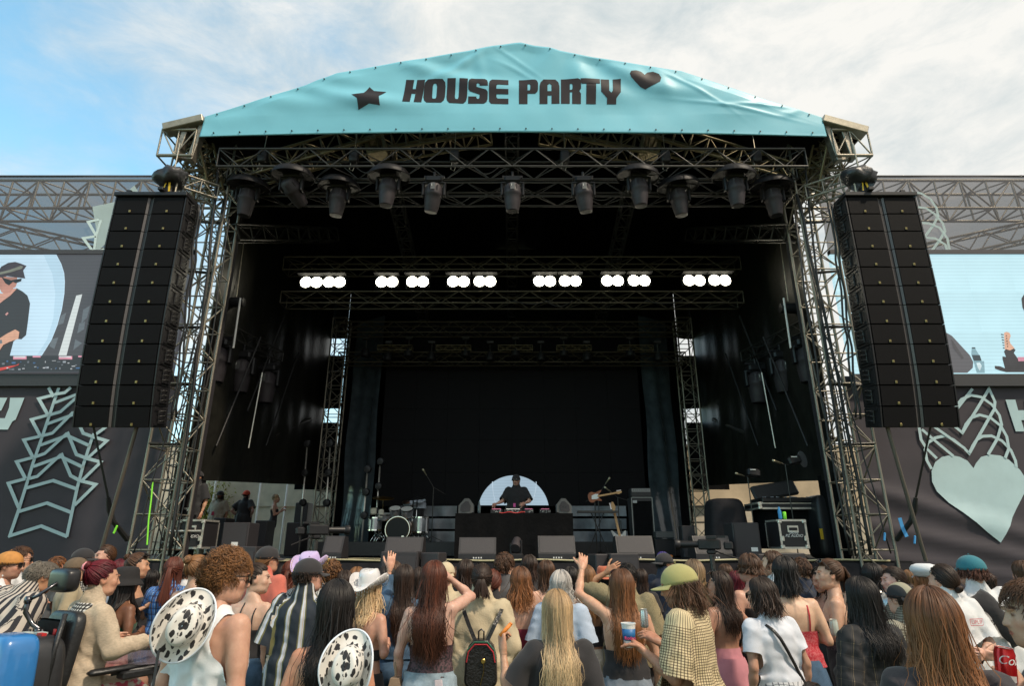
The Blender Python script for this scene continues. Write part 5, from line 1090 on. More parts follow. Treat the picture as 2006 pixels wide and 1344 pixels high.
# ================================================================== people
def surface_nets(D, org, h):
 S = D < 0; nx, ny, nz = D.shape
 c = np.zeros((nx - 1, ny - 1, nz - 1), np.uint8)
 for i in (0, 1):
  for j in (0, 1):
   for k in (0, 1): c += S[i:nx - 1 + i, j:ny - 1 + j, k:nz - 1 + k]
 act = np.argwhere((c > 0) & (c < 8)); idx = np.full((nx - 1, ny - 1, nz - 1), -1, np.int32); idx[act[:, 0], act[:, 1], act[:, 2]] = np.arange(len(act))
 vals = {}
 for i in (0, 1):
  for j in (0, 1):
   for k in (0, 1): vals[(i, j, k)] = D[act[:, 0] + i, act[:, 1] + j, act[:, 2] + k]
 acc = np.zeros((len(act), 3)); cnt = np.zeros(len(act))
 cs = list(vals)
 for a in cs:
  for b in cs:
   if a < b and sum(abs(x - y) for x, y in zip(a, b)) == 1:
    va, vb = vals[a], vals[b]; m = (va < 0) != (vb < 0); t = np.where(m, va / np.where(np.abs(va - vb) < 1e-9, 1, va - vb), 0)
    P = np.array(a)[None, :] + (np.array(b) - np.array(a))[None, :] * t[:, None]; acc += P * m[:, None]; cnt += m
 V = org + (act + acc / cnt[:, None]) * h
 F = []
 for ax in range(3):
  s0 = [slice(1, -1)] * 3; s0[ax] = slice(0, -1); s1 = [slice(1, -1)] * 3; s1[ax] = slice(1, None)
  A, B = S[tuple(s0)], S[tuple(s1)]; e = np.argwhere(A != B); o = [1, 1, 1]; o[ax] = 0; e = e + np.array(o)
  u, v = [(1, 2), (2, 0), (0, 1)][ax]; du = np.zeros(3, int); dv = np.zeros(3, int); du[u] = 1; dv[v] = 1
  q = [idx[tuple((e - x).T)] for x in (du * 0, du, du + dv, dv)]; Q = np.stack(q, 1); fl = S[e[:, 0], e[:, 1], e[:, 2]]
  Q = np.where(fl[:, None], Q, Q[:, ::-1]); F.append(Q)
 F = np.vstack(F); F = F[(F >= 0).all(1)]
 return V, F
def smin(a, b, k):
 h = np.clip(.5 + .5 * (b - a) / k, 0, 1); return b + (a - b) * h - k * h * (1 - h)
def cone_sdf(X, Y, Z, a, b, r0, r1, flat=None):
 a = np.asarray(a, float); b = np.asarray(b, float); d = b - a; L2 = max(1e-9, d @ d)
 px, py, pz = X - a[0], Y - a[1], Z - a[2]; t = np.clip((px * d[0] + py * d[1] + pz * d[2]) / L2, 0, 1)
 return np.sqrt((px - d[0] * t) ** 2 + (py - d[1] * t) ** 2 + (pz - d[2] * t) ** 2) - (r0 + (r1 - r0) * t)
def ell_sdf(X, Y, Z, c, r):
 k0 = np.sqrt(((X - c[0]) / r[0]) ** 2 + ((Y - c[1]) / r[1]) ** 2 + ((Z - c[2]) / r[2]) ** 2)
 return (k0 - 1) * min(r) * (.5 + .5 * np.minimum(k0, 1.5))
class Grid:
 def __init__(s, lo, hi, h):
  s.lo = np.array(lo, float); s.h = h; n = np.ceil((np.array(hi) - s.lo) / h).astype(int) + 1
  s.ax = [s.lo[i] + h * np.arange(n[i]) for i in range(3)]; s.D = np.full(n, .30, np.float32)
 def sub(s, lo, hi):
  return tuple(slice(max(0, int((lo[i] - s.lo[i]) / s.h)), min(len(s.ax[i]), int((hi[i] - s.lo[i]) / s.h) + 2)) for i in range(3))
 def put(s, fn, lo, hi, k=.03, mode='u'):
  sl = s.sub(lo, hi)
  if any(x.stop <= x.start for x in sl): return
  X, Y, Z = np.meshgrid(s.ax[0][sl[0]], s.ax[1][sl[1]], s.ax[2][sl[2]], indexing='ij', sparse=True)
  f = fn(X, Y, Z); s.D[sl] = smin(s.D[sl], f, k) if mode == 'u' else -smin(-s.D[sl], f, k)
 def cone(s, a, b, r0, r1, k=.03, pad=.12):
  a = np.asarray(a, float); b = np.asarray(b, float); m = max(r0, r1) + pad
  s.put(lambda X, Y, Z: cone_sdf(X, Y, Z, a, b, r0, r1), np.minimum(a, b) - m, np.maximum(a, b) + m, k)
 def ell(s, c, r, k=.03, pad=.08, mode='u'):
  c = np.asarray(c, float); s.put(lambda X, Y, Z: ell_sdf(X, Y, Z, c, r), c - np.array(r) - pad, c + np.array(r) + pad, k, mode)
def clip_mesh(V, F, s):
 """keep the part of the quads where s < 0, cutting cleanly along s = 0"""
 k = (s < 0)[F]; full = k.all(1); part = k.any(1) & ~full; T = np.vstack([F[full][:, [0, 1, 2]], F[full][:, [0, 2, 3]]]) if full.any() else np.zeros((0, 3), int)
 P = F[part]; P = np.vstack([P[:, [0, 1, 2]], P[:, [0, 2, 3]]]); kk = (s < 0)[P]; n = kk.sum(1); T = np.vstack([T, P[n == 3]]); newV = []; extra = []; base = len(V)
 def cut(a, b):
  t = s[a] / (s[a] - s[b]); newV.append(V[a] + (V[b] - V[a]) * t[:, None]); nonlocal base; i = np.arange(len(a)) + base; base += len(a); return i
 for r in range(3):
  a, b, c = P[:, r], P[:, (r + 1) % 3], P[:, (r + 2) % 3]; ka, kb, kc = kk[:, r], kk[:, (r + 1) % 3], kk[:, (r + 2) % 3]
  m = ka & ~kb & ~kc
  if m.any(): i, j = cut(a[m], b[m]), cut(a[m], c[m]); extra.append(np.stack([a[m], i, j], 1))
  m = ka & kb & ~kc
  if m.any(): i, j = cut(b[m], c[m]), cut(a[m], c[m]); extra += [np.stack([a[m], b[m], i], 1), np.stack([a[m], i, j], 1)]
 if newV: V = np.vstack([V] + newV)
 T = np.vstack([T] + extra) if extra else T
 # weld + compact
 key = np.round(V * 20000).astype(np.int64); _, first, inv = np.unique(key, axis=0, return_index=True, return_inverse=True); inv = inv.ravel()
 T = inv[T]; V = V[first]; T = T[(T[:, 0] != T[:, 1]) & (T[:, 1] != T[:, 2]) & (T[:, 0] != T[:, 2])]
 used = np.unique(T); mp = np.full(len(V), -1); mp[used] = np.arange(len(used)); return V[used], mp[T]
PROF = {
 'f': dict(z=[.76, .84, .90, .96, 1.03, 1.10, 1.18, 1.27, 1.34, 1.395, 1.425, 1.46], a=[.12, .168, .176, .168, .145, .130, .138, .152, .158, .142, .095, .045], b=[.07, .105, .112, .108, .098, .090, .094, .104, .104, .086, .064, .045], c=[0, -.012, -.016, -.010, 0, .004, .004, .0, -.008, -.014, -.014, -.012]),
 'm': dict(z=[.76, .84, .90, .96, 1.03, 1.10, 1.18, 1.27, 1.35, 1.41, 1.44, 1.47], a=[.12, .160, .166, .163, .158, .158, .168, .184, .192, .170, .110, .052], b=[.07, .102, .108, .108, .106, .104, .108, .118, .118, .096, .072, .052], c=[0, -.010, -.012, -.008, 0, .002, .002, 0, -.008, -.014, -.014, -.012])}
ARM = {'down': ((.07, -.03, -.28), (.01, .08, -.24)), 'front': ((.08, -.03, -.27), (-.14, .22, .04)), 'hold': ((.05, .03, -.27), (-.06, .20, .12)), 'up': ((.10, .06, .24), (-.04, .04, .24)),
  'head': ((.17, .03, .20), (-.20, -.02, .17)), 'back': ((.05, -.07, -.27), (-.16, -.10, -.14)), 'hip': ((.15, -.08, -.22), (-.12, .12, -.14)), 'fold': ((.06, .0, -.27), (-.20, .16, .02)), 'rail': ((.04, .14, -.22), (-.02, .22, .0)), 'face': ((.08, .10, -.24), (-.10, .16, .20))}
def unit(v): v = np.asarray(v, float); return v / np.linalg.norm(v)
HC = np.array([0, .012, 1.628])                      # head centre in the body frame of a 1.75 m figure
# ---- head, once per sex
def build_head(sex, h=.0052):
 g = Grid((-.115, -.14, -.17), (.115, .16, .145), h); m = sex == 'm'
 g.ell((0, -.018, .025), (.076, .097, .098), .01); g.ell((0, .018, -.02), (.066, .082, .085), .03)
 g.ell((0, .028, -.062), (.050 if not m else .056, .058, .056), .035); g.ell((0, .066, -.098), (.020 if not m else .026, .018, .016), .03)
 for s in (-1, 1):
  g.ell((s * .040, .062, -.022), (.022, .020, .022), .025); g.ell((s * .044, .02, -.080), (.016, .04, .02), .03)
  g.ell((s * .031, .096, .008), (.0165, .014, .012), .012, mode='s'); g.ell((s * .031, .0815, .008), (.0125, .0115, .0095), .004)
  g.ell((s * .030, .092, .028), (.024, .010, .007), .012); g.ell((s * .012, .098, -.032), (.008, .010, .008), .008)
  g.ell((s * .077, -.006, -.004), (.009, .020, .032), .008); g.ell((s * .084, -.004, .0), (.004, .010, .018), .006, mode='s')
 g.cone((0, .088, .012), (0, .110, -.030), .007, .0105, .012, .05); g.ell((0, .088, -.058), (.022, .011, .006), .006); g.ell((0, .088, -.068), (.018, .012, .0065), .006)
 g.ell((0, .102, -.0625), (.026, .010, .0022), .003, mode='s')
 g.cone((0, -.025, -.05), (0, -.035, -.165), .052 if not m else .060, .052 if not m else .062, .02)
 V, F = surface_nets(g.D, g.lo, g.h); C = np.ones((len(V), 3)); x, y, z = V[:, 0], V[:, 1], V[:, 2]
 def tint(mask, c):
  mk = np.clip(mask, 0, 1)[:, None]; C[:] = C * (1 - mk) + np.array(c) * C * mk
 lips = 1 - np.sqrt((x / .024) ** 2 + ((z + .063) / .011) ** 2); tint(np.where(y > .07, lips * 3, 0), (.82, .45, .45))
 ck = 1 - np.sqrt(((np.abs(x) - .045) / .03) ** 2 + ((z + .03) / .028) ** 2); tint(np.where(y > .04, ck * .9, 0), (1.0, .78, .75))
 br = 1 - np.sqrt(((np.abs(x) - .031) / .022) ** 2 + ((z - .030 - .006 * (1 - ((np.abs(x) - .02) / .03) ** 2)) / .0055) ** 2); tint(np.where(y > .06, br * 3, 0), (.22, .16, .13))
 ey = 1 - np.sqrt(((np.abs(x) - .031) / .015) ** 2 + ((z - .008) / .0065) ** 2); tint(np.where(y > .06, ey * 4, 0), (.32, .24, .22))
 er = (np.abs(x) > .076).astype(float) * .5; tint(er, (1, .75, .7))
 return V, F, C
HEADS_ = {(s, l): build_head(s, h) for s in 'fm' for l, h in enumerate((.0064, .0086, .0118))}
# ---- hands: palm towards -z, fingers along +y, thumb on +x (a right hand seen from its back)
def build_hand(curl, spread=.0, pinch=0.0, idx=None, h=.0042):
 g = Grid((-.07, -.04, -.11), (.09, .20, .05), h)
 g.ell((0, .045, 0), (.040, .050, .0145), .012); g.cone((-.018, .0, 0), (-.026, .075, 0), .013, .011, .012, .04); g.cone((.018, .0, 0), (.026, .078, 0), .014, .011, .012, .04); g.cone((0, -.03, 0), (0, .02, 0), .023, .022, .02, .04)
 for i, (x, L) in enumerate(((.029, .072), (.010, .080), (-.010, .074), (-.028, .058))):
  p = np.array([x, .082 - .004 * abs(i - 1), 0]); a = 0; cu = curl if idx is None or i not in idx else idx[i]; sp = (x / .03) * spread
  for j, fr in enumerate((.45, .30, .25)):
   a += cu * (1.0 if j < 2 else .7); d = np.array([math.sin(sp) * math.cos(a), math.cos(sp) * math.cos(a), -math.sin(a)]); q = p + d * L * fr; g.cone(p, q, .0088 - .0008 * j, .0082 - .0008 * j, .0035, .03); p = q
 p = np.array([.034, .018, -.004]); a0 = .75 - pinch * .5
 for j, L in enumerate((.040, .032, .026)):
  a = a0 + j * -.18; d = unit([math.sin(a), math.cos(a), -.35 - curl * .5 * j - pinch * .4]); q = p + d * L; g.cone(p, q, .0115 - .001 * j, .0105 - .001 * j, .006, .03); p = q
 return surface_nets(g.D, g.lo, g.h)
HANDS = {(k, l): build_hand(*a, h=h) for l, h in enumerate((.0048, .0064, .0084)) for k, a in {'relax': (.38, .05), 'grip': (.95, .0, .8), 'open': (.14, .22), 'raise': (.26, .12, .2, {1: .32, 2: .36})}.items()}
def hand_verts(kind, side, wrist, fore, palm, lod=0):
 V, F = HANDS[(kind, lod)]; V = V.copy()
 if side > 0: pass
 else: V[:, 0] *= -1; F = F[:, ::-1]
 y = unit(fore); n = -np.asarray(palm, float); n = n - y * (n @ y); n = unit(n); x = np.cross(y, n)
 return wrist + V[:, :1] * x + (V[:, 1:2] + .012) * y + V[:, 2:3] * n, F
def rotm(yaw, pitch=0, roll=0):
 return np.array(Euler((R(pitch), R(roll), R(yaw))).to_matrix())
class Body:
 def __init__(s, sex='f', girth=1.0, arms=('down', 'down'), h=.0135, legs='stand', yaw=0, pitch=0, roll=0, lean=(0, 0), hands=('relax', 'relax'), palms=(None, None), shrug=0, neck=0, lod=0):
  s.lod = lod; s.sex = sex; s.h = h; s.lean = lean; s.hyaw = yaw; p = PROF[sex]; s.g = girth; s.pz = np.array(p['z']); s.pa = np.array(p['a']) * (1 + (girth - 1) * np.interp(s.pz, [1.3, 1.46], [1, .3])); s.pb = np.array(p['b']) * (1 + (girth - 1) * 1.2 * np.interp(s.pz, [1.3, 1.46], [1, .3])); s.pc = np.array(p['c'])
  m = sex == 'm'; sw = (.180 if m else .156) * (1 + (girth - 1) * .5); al = 1.03 if m else .97
  s.arm = []
  for side, k in ((-1, 0), (1, 1)):
   e, w = ARM[arms[k]] if isinstance(arms[k], str) else arms[k]
   S = np.array([side * sw, -.016, 1.400 + (.014 if m else 0) + shrug]); raised = e[2] > 0
   if raised: S = S + np.array([-side * .02, 0, .035])
   E = S + unit([side * e[0], e[1], e[2]]) * .275 * al; W = E + unit([side * w[0], w[1], w[2]]) * .245 * al
   if not raised: 
    mn = float(np.interp(E[2], s.pz, s.pa)) + .050 * girth
    if abs(E[0]) < mn: E[0] = side * mn
   s.arm.append((side, S, E, W))
  X0 = min(min(a[2][0], a[3][0]) for a in s.arm) - .13; X1 = max(max(a[2][0], a[3][0]) for a in s.arm) + .13
  X0 = min(X0, -.34); X1 = max(X1, .34)
  Y0 = min(min(a[2][1], a[3][1]) for a in s.arm + [(0, 0, np.array([0, -.12, 0]), np.array([0, -.12, 0]))]) - .14; Y1 = max(max(a[2][1], a[3][1]) for a in s.arm + [(0, 0, np.array([0, .12, 0]), np.array([0, .12, 0]))]) + .14
  Z1 = max(1.62, max(max(a[2][2], a[3][2]) for a in s.arm) + .1)
  if legs == 'sit': Y1 = max(Y1, .72)
  Y1 = max(Y1, .24)
  g = s.grid = Grid((X0, Y0, -.03), (X1, Y1, Z1), h); k = girth
  g.put(s.torso, (-.30, -.24, .70), (.30, .24, 1.50), .02)
  ru = (.050 if m else .043) * (1 + (k - 1) * .9); re = .037 if m else .032; rw = .025 if m else .021
  for side, S, E, W in s.arm:
   g.ell(S + [side * -.012, 0, -.01], (ru * 1.10, ru * 1.12, ru * 1.2), .045); g.cone(S, E, ru, re * (1 + (k - 1) * .7), .022); g.cone(S + (E - S) * .25 + [0, .0, 0], S + (E - S) * .6, ru * .96, ru * .90, .02)
   g.cone(E, E + (W - E) * .35, re, re * 1.04, .02); g.cone(E + (W - E) * .3, W, re, rw, .02)
  g.cone((0, -.020, 1.40), (0, .0, 1.60), .058 if m else .050, .056 if m else .047, .035); g.cone((-.10, -.022, 1.405), (0, -.02, 1.50), .035, .035, .04); g.cone((.10, -.022, 1.405), (0, -.02, 1.50), .035, .035, .04)
  s.legs = legs; s.leg = []
  for side in (-1, 1):
   Hp = np.array([side * .088, -.005, .86])
   if legs == 'sit': K = Hp + [side * .04, .40, .03]; A = K + [0, .03, -.40]
   else: K = Hp + [side * .014, .012, -.37]; A = np.array([K[0] + side * .006, -.025, .09])
   g.cone(Hp, K, .088 * (1 + (k - 1) * .8), .056, .03); g.cone(K, K + (A - K) * .35, .052, .054, .02); g.cone(K + (A - K) * .3, A, .053, .036, .02)
   g.cone(A + [0, .0, -.045], A + [side * .015, .15, -.058], .036, .030, .02)
   if legs != 'sit': g.ell((side * .072, -.062 - .01 * (k - 1), .885), (.082, .072, .085), .03)
   if sex == 'f': g.ell((side * .064, .072, 1.265), (.058, .052, .056), .03)
   g.ell((side * .075, -.070, 1.30), (.055, .035, .08), .04)
   s.leg.append((Hp, K, A))
  s.V, s.F = surface_nets(g.D, g.lo, g.h)
  s.MR = rotm(yaw, pitch, roll); s.hands = hands; s.palms = palms; s.neck = neck
 def torso(s, X, Y, Z):
  a = np.interp(Z, s.pz, s.pa); b = np.interp(Z, s.pz, s.pb); c = np.interp(Z, s.pz, s.pc); ZZ = Z
  q = np.sqrt((X / a) ** 2 + ((Y - c) / b) ** 2); d = (q - 1) * np.minimum(a, b)
  return np.maximum(d, np.maximum(ZZ - 1.475, .76 - ZZ))
 def torso_b(s, x, z, m=0.0):
  """y of the back surface"""
  a = np.interp(z, s.pz, s.pa) + m; b = np.interp(z, s.pz, s.pb) + m; c = np.interp(z, s.pz, s.pc); q = np.clip(1 - (np.asarray(x) / a) ** 2, 0, 1)
  bl = np.exp(-((np.abs(x) - .075) / .06) ** 2 - ((z - 1.30) / .08) ** 2) * .012
  return c - b * np.sqrt(q) - bl
 def armfield(s, V):
  da = np.full(len(V), 9.0); t = np.zeros(len(V)); x, y, z = V.T
  for side, S, E, W in s.arm:
   d1 = cone_sdf(x, y, z, S + (E - S) * .12, E, .05, .036); d2 = cone_sdf(x, y, z, E, W, .036, .024); D1 = E - S; t1 = np.clip(((V - S) @ D1) / (D1 @ D1), 0, 1) * np.linalg.norm(D1); D2 = W - E
   t2 = np.linalg.norm(D1) + ((V - E) @ D2) / (D2 @ D2) * np.linalg.norm(D2); d = np.minimum(d1, d2); tt = np.where(d2 < d1 - .0, np.maximum(t2, t1), t1); m = d < da; da = np.where(m, d, da); t = np.where(m, tt, t)
  return da, t
 def deform(s, V):
  """lean the whole upper body about the hips"""
  V = V.copy(); lx, ly = s.lean
  if lx or ly:
   w = np.clip((V[:, 2] - .92) / .5, 0, 1.4); w = w * w * (3 - 2 * np.minimum(w, 1)) if False else w
   hgt = np.maximum(V[:, 2] - .92, 0); ax, ay = R(lx) * np.clip(hgt / .3, 0, 1), R(ly) * np.clip(hgt / .3, 0, 1)
   z = V[:, 2]; y = V[:, 1]; x = V[:, 0]; zz = hgt
   V[:, 1] = np.where(hgt > 0, y * np.cos(ay) + zz * np.sin(ay), y); z2 = np.where(hgt > 0, .92 + zz * np.cos(ay) - y * np.sin(ay), z)
   h2 = np.maximum(z2 - .92, 0); V[:, 0] = np.where(hgt > 0, x * np.cos(ax) + h2 * np.sin(ax), x); V[:, 2] = np.where(hgt > 0, .92 + h2 * np.cos(ax) - x * np.sin(ax), z2)
  return V
 def head_pt(s, P):
  """head frame -> body frame"""
  pv = np.array([0, -.02, -.09]); return (P - pv) @ s.MR.T + pv + HC + np.array([0, s.neck, 0])
 def mesh(s, skin, beard=0):
  hv, hf, hc = HEADS_[(s.sex, s.lod)]; Vs = [s.V]; Fs = [s.F]; n = len(s.V); Cs = [np.ones((n, 3))]
  hcol = hc * np.array(skin)
  if beard:
   x, y, z = hv.T; mk = np.clip((-.035 - z + .4 * np.clip(.03 - y, 0, 1)) * 60, 0, 1) * (y > -.01) * np.clip((z + .125) * 80, 0, 1) * (1 - np.clip(1.5 * (1 - np.sqrt((x / .02) ** 2 + ((z + .063) / .009) ** 2)), 0, 1))
   mu = np.clip(2 * (1 - np.sqrt((x / .028) ** 2 + ((z + .048) / .010) ** 2)), 0, 1) * (y > .07); mk = np.maximum(mk, mu)[:, None] * beard; hcol = hcol * (1 - mk) + np.array((.05, .028, .018)) * mk
  V = s.head_pt(hv); Vs.append(V); Fs.append(hf + n); n += len(V)
  for k, (side, S, E, W) in enumerate(s.arm):
   pal = s.palms[k]
   if pal is None:
    pal = (-side, .1, 0) if W[2] < E[2] + .05 else (0, 1, 0)
   hV, hF = hand_verts(s.hands[k], side, W, W - E, pal, s.lod); Vs.append(hV); Fs.append(hF + n); n += len(hV)
  V = np.vstack(Vs); nb = len(s.V); C = np.tile(np.array(skin), (len(V), 1)); C[nb:nb + len(hv)] = hcol
  nz = noise1(V[:, 0] * 9, V[:, 2] * 9 + V[:, 1] * 5, 6)[:, None]; C = C * (1 + .05 * nz)
  # redder elbows and hands
  for side, S, E, W in s.arm: C *= 1 - np.exp(-(((V - E) ** 2).sum(1) / .0018))[:, None] * np.array((.02, .14, .14)); C *= 1 - np.exp(-(((V - W - (W - E) * .3) ** 2).sum(1) / .003))[:, None] * np.array((.0, .10, .10))
  return s.deform(V), np.vstack(Fs), C
 def field(s, off, loose=0.0, sleeve=None, wr=.004, seed=0, drape=0):
  """distance field of a garment"""
  g = s.grid; D = g.D - off
  if loose or drape:
   G2 = Grid.__new__(Grid); G2.lo, G2.h, G2.ax, G2.D = g.lo, g.h, g.ax, D.astype(np.float32).copy(); w = lambda Z: np.clip((1.36 - Z) / .30, 0, 1)
   def tl(X, Y, Z):
    a = np.interp(Z, s.pz, s.pa); b = np.interp(Z, s.pz, s.pb); a0, b0 = np.interp(1.28, s.pz, s.pa), np.interp(1.28, s.pz, s.pb); k = w(Z)
    a = np.maximum(a, a0 * k) + loose * k + off; b = np.maximum(b, b0 * k) + loose * .8 * k + off; c = np.interp(Z, s.pz, s.pc) * (1 - k)
    fold = 1 + .035 * k * np.sin(np.arctan2(X, Y) * 9 + seed + 2.0 * Z)
    q = np.sqrt((X / a) ** 2 + ((Y - c) / b) ** 2) / fold; return np.maximum((q - 1) * np.minimum(a, b), np.maximum(Z - 1.44, .40 - Z))
   G2.put(tl, (-.42, -.36, .42), (.42, .36, 1.46), .02)
   if sleeve:
    for side, S, E, W in s.arm:
     L = np.linalg.norm(E - S); r0 = .058 * s.g + loose * .40; r1 = r0 + loose * .40 + .004
     if sleeve <= L + .02: G2.cone(S - (E - S) * .05 + [0, 0, .0], S + (E - S) * min(1, sleeve / L + .15), r0, r1, .02)
     else: G2.cone(S, E, r0 * .95, .055 + loose * .4, .02); G2.cone(E, W, .052 + loose * .4, .042 + loose * .3, .02)
   D = G2.D
  X, Y, Z = np.meshgrid(*g.ax, indexing='ij', sparse=True); rr = np.random.default_rng(seed + 3); N = 0
  for k in range(6):
   d = unit(rr.normal(size=3) * (1, .8, .7)); f = rr.uniform(22, 70); N = N + np.sin((X * d[0] + Y * d[1] + Z * d[2]) * f + rr.uniform(0, 6) + 1.6 * np.sin(Z * 11 + X * 7 + k))
  return D - wr * 1.5 * (1 - np.abs(N / 2.2)) + wr * .6
 def garment(s, keep, off=.012, loose=0.0, sleeve=None, wr=.003, seed=0):
  D = s.field(off, loose, sleeve, wr, seed); V, F = surface_nets(D, s.grid.lo, s.grid.h)
  da, t = s.armfield(V); x, y, z = V.T; dt = s.torso(x, y, z); s.isarm = dt - da                  # >0 on the arms
  raised_ok = np.where(z < .80, -1, 1)
  k = keep(x, y, z, s.isarm, t, da); V, F = clip_mesh(V, F, k); x, y, z = V.T; da, t = s.armfield(V); ia = s.torso(x, y, z) - da; u = np.arctan2(x, -y) * .165; v = z.copy()
  for side, S, E, W in s.arm:          # cloth coordinates run round the body and round each sleeve
   ax = unit(E - S); e1 = unit(np.cross(ax, [0, 1, .01])); e2 = np.cross(ax, e1); r = V - S; m = (ia > .004) & (np.sign(x) == side); u = np.where(m, np.arctan2(r @ e2, r @ e1) * .075 + side * .2, u); v = np.where(m, 1.42 - t, v)
  s.rest = np.stack([u, v * 0, v], 1); return s.deform(V), F
def k_tee(hem, sleeve, neck=.078, scoop=0.0, front_v=0):
 def f(x, y, z, ia, t, da):
  tor = np.maximum(np.maximum(hem - z, ia - .012), z - 1.60); sl = np.maximum(t - sleeve, -ia - .02) if sleeve else np.full(len(x), 9.)
  k = np.minimum(tor, sl) if sleeve else np.maximum(hem - z, np.maximum(ia - .0, z - 1.60))
  rad = np.sqrt(x ** 2 + (y + .015) ** 2); rm = np.maximum(rad - neck - np.clip((z - 1.43) * -.6, -.1, .03), 1.40 - scoop - z)
  return np.maximum(k, -rm)
 return f
def k_tank(hem, strap=.105, back=.10, arm=.6, cut=1.16):
 def f(x, y, z, ia, t, da):
  k = np.maximum(hem - z, z - 1.60); side = np.abs(x) - (strap + np.clip(1.36 - z, 0, 1) ** 1.5 * arm * 3.0); side = np.where(z > cut, side, -1); k = np.maximum(k, side); k = np.maximum(k, np.where(z < cut + .03, ia, -1))
  rm = 1 - np.sqrt((x / .072) ** 2 + ((z - 1.50) / back) ** 2); rm = np.where(z > 1.30, rm * .07, -1); return np.maximum(k, rm)
 return f
def k_band(top, bot, diag=0.0, curve=0.0):
 def f(x, y, z, ia, t, da): return np.maximum(np.maximum(bot - z, z - (top + diag * x + curve * x * x * 20 + (.035 * np.clip(y * 8, 0, 1)))), ia)
 return f
def k_pants(top, bot):
 def f(x, y, z, ia, t, da): return np.maximum(np.maximum(z - top, bot - z), np.where((z > .70), ia * 1.0 - .0, -1))
 return f
def k_oneshoulder(bot):
 def f(x, y, z, ia, t, da): return np.maximum(np.maximum(bot - z, z - (1.315 + x * .95)), np.maximum(ia, np.sqrt(x ** 2 + (y + .015) ** 2) * -1 + .07 + np.where(z > 1.38, 0, -1)))
 return f
def skirt_mesh(top, hem, w0, w1, d0, d1, seed=0, pleat=.0, n=72, m=16):
 a = np.linspace(0, 2 * np.pi, n, endpoint=False); V = []; 
 for j in range(m + 1):
  k = j / m; z = top + (hem - top) * k; kk = min(1, k * 1.8) ** .8; f = 1 + (pleat * kk) * np.sin(a * 14 + seed) + .012 * kk * np.sin(a * 5 + 4 * k + seed)
  V.append(np.stack([(w0 + (w1 - w0) * kk) * np.sin(a) * f, (d0 + (d1 - d0) * kk) * np.cos(a) * f - .01, np.full(n, z)], 1))
 F = [(j * n + i, (j + 1) * n + i, (j + 1) * n + (i + 1) % n, j * n + (i + 1) % n) for j in range(m) for i in range(n)]
 return np.vstack(V), np.array(F)
# ---------------------------------------------------------------- hair
SCR = np.array([.0835, .1045, .1075]); SCC = np.array([0, -.016, .021])
def ribbons(P, O, w, th=.35, rnd=None):
 """P (N,M,3) centre lines, O outward, w (N,M) widths -> vertices, quads, per-vertex random"""
 N, M, _ = P.shape; T = np.gradient(P, axis=1); T /= np.linalg.norm(T, axis=2, keepdims=True) + 1e-9; S = np.cross(T, O); S /= np.linalg.norm(S, axis=2, keepdims=True) + 1e-9; U = np.cross(S, T)
 V = np.stack([P - S * w[..., None] / 2 - U * w[..., None] * th * .4, P + U * w[..., None] * th, P + S * w[..., None] / 2 - U * w[..., None] * th * .4], 2)      # N,M,3,3
 base = (np.arange(N)[:, None] * M + np.arange(M - 1)[None, :]) * 3; q = []
 for k in (0, 1): q.append(np.stack([base + k, base + 3 + k, base + 4 + k, base + 1 + k], 2).reshape(-1, 4))
 return V.reshape(-1, 3), np.vstack(q)
def scalp_pt(phi, th, rho):
 s = np.sin(th); return SCC + np.stack([SCR[0] * rho * s * np.sin(phi), -SCR[1] * rho * s * np.cos(phi), SCR[2] * rho * np.cos(th)], -1)
def hair_cap(rho=1.015, face=True):
 n, m = 40, 24; V, F = [], []
 ph = np.linspace(-np.pi, np.pi, n, endpoint=False); th = np.linspace(.02, 2.15, m); P, Tt = np.meshgrid(ph, th, indexing='xy'); V = scalp_pt(P.ravel(), Tt.ravel(), rho).reshape(-1, 3)
 idx = np.arange(n * m).reshape(m, n); Q = np.stack([idx[:-1], idx[1:], np.roll(idx, -1, 1)[1:], np.roll(idx, -1, 1)[:-1]], -1).reshape(-1, 4)
 C = V[Q].mean(1) - SCC; D = C / SCR; ok = ~((D[:, 1] > .52) & (D[:, 2] < .54)) & ~((D[:, 1] > -.15) & (D[:, 2] < -.10)) & ~((D[:, 1] > .1) & (D[:, 2] < .25)) & (D[:, 2] > -.75)
 return V, Q[ok]
def face_limit(phi):
 """largest polar angle at which strands may start for azimuth phi (0 = back)"""
 a = np.abs(phi); return np.where(a > 1.9, .62 + .25 * (np.pi - a), np.where(a > 1.5, 1.05, 1.75))
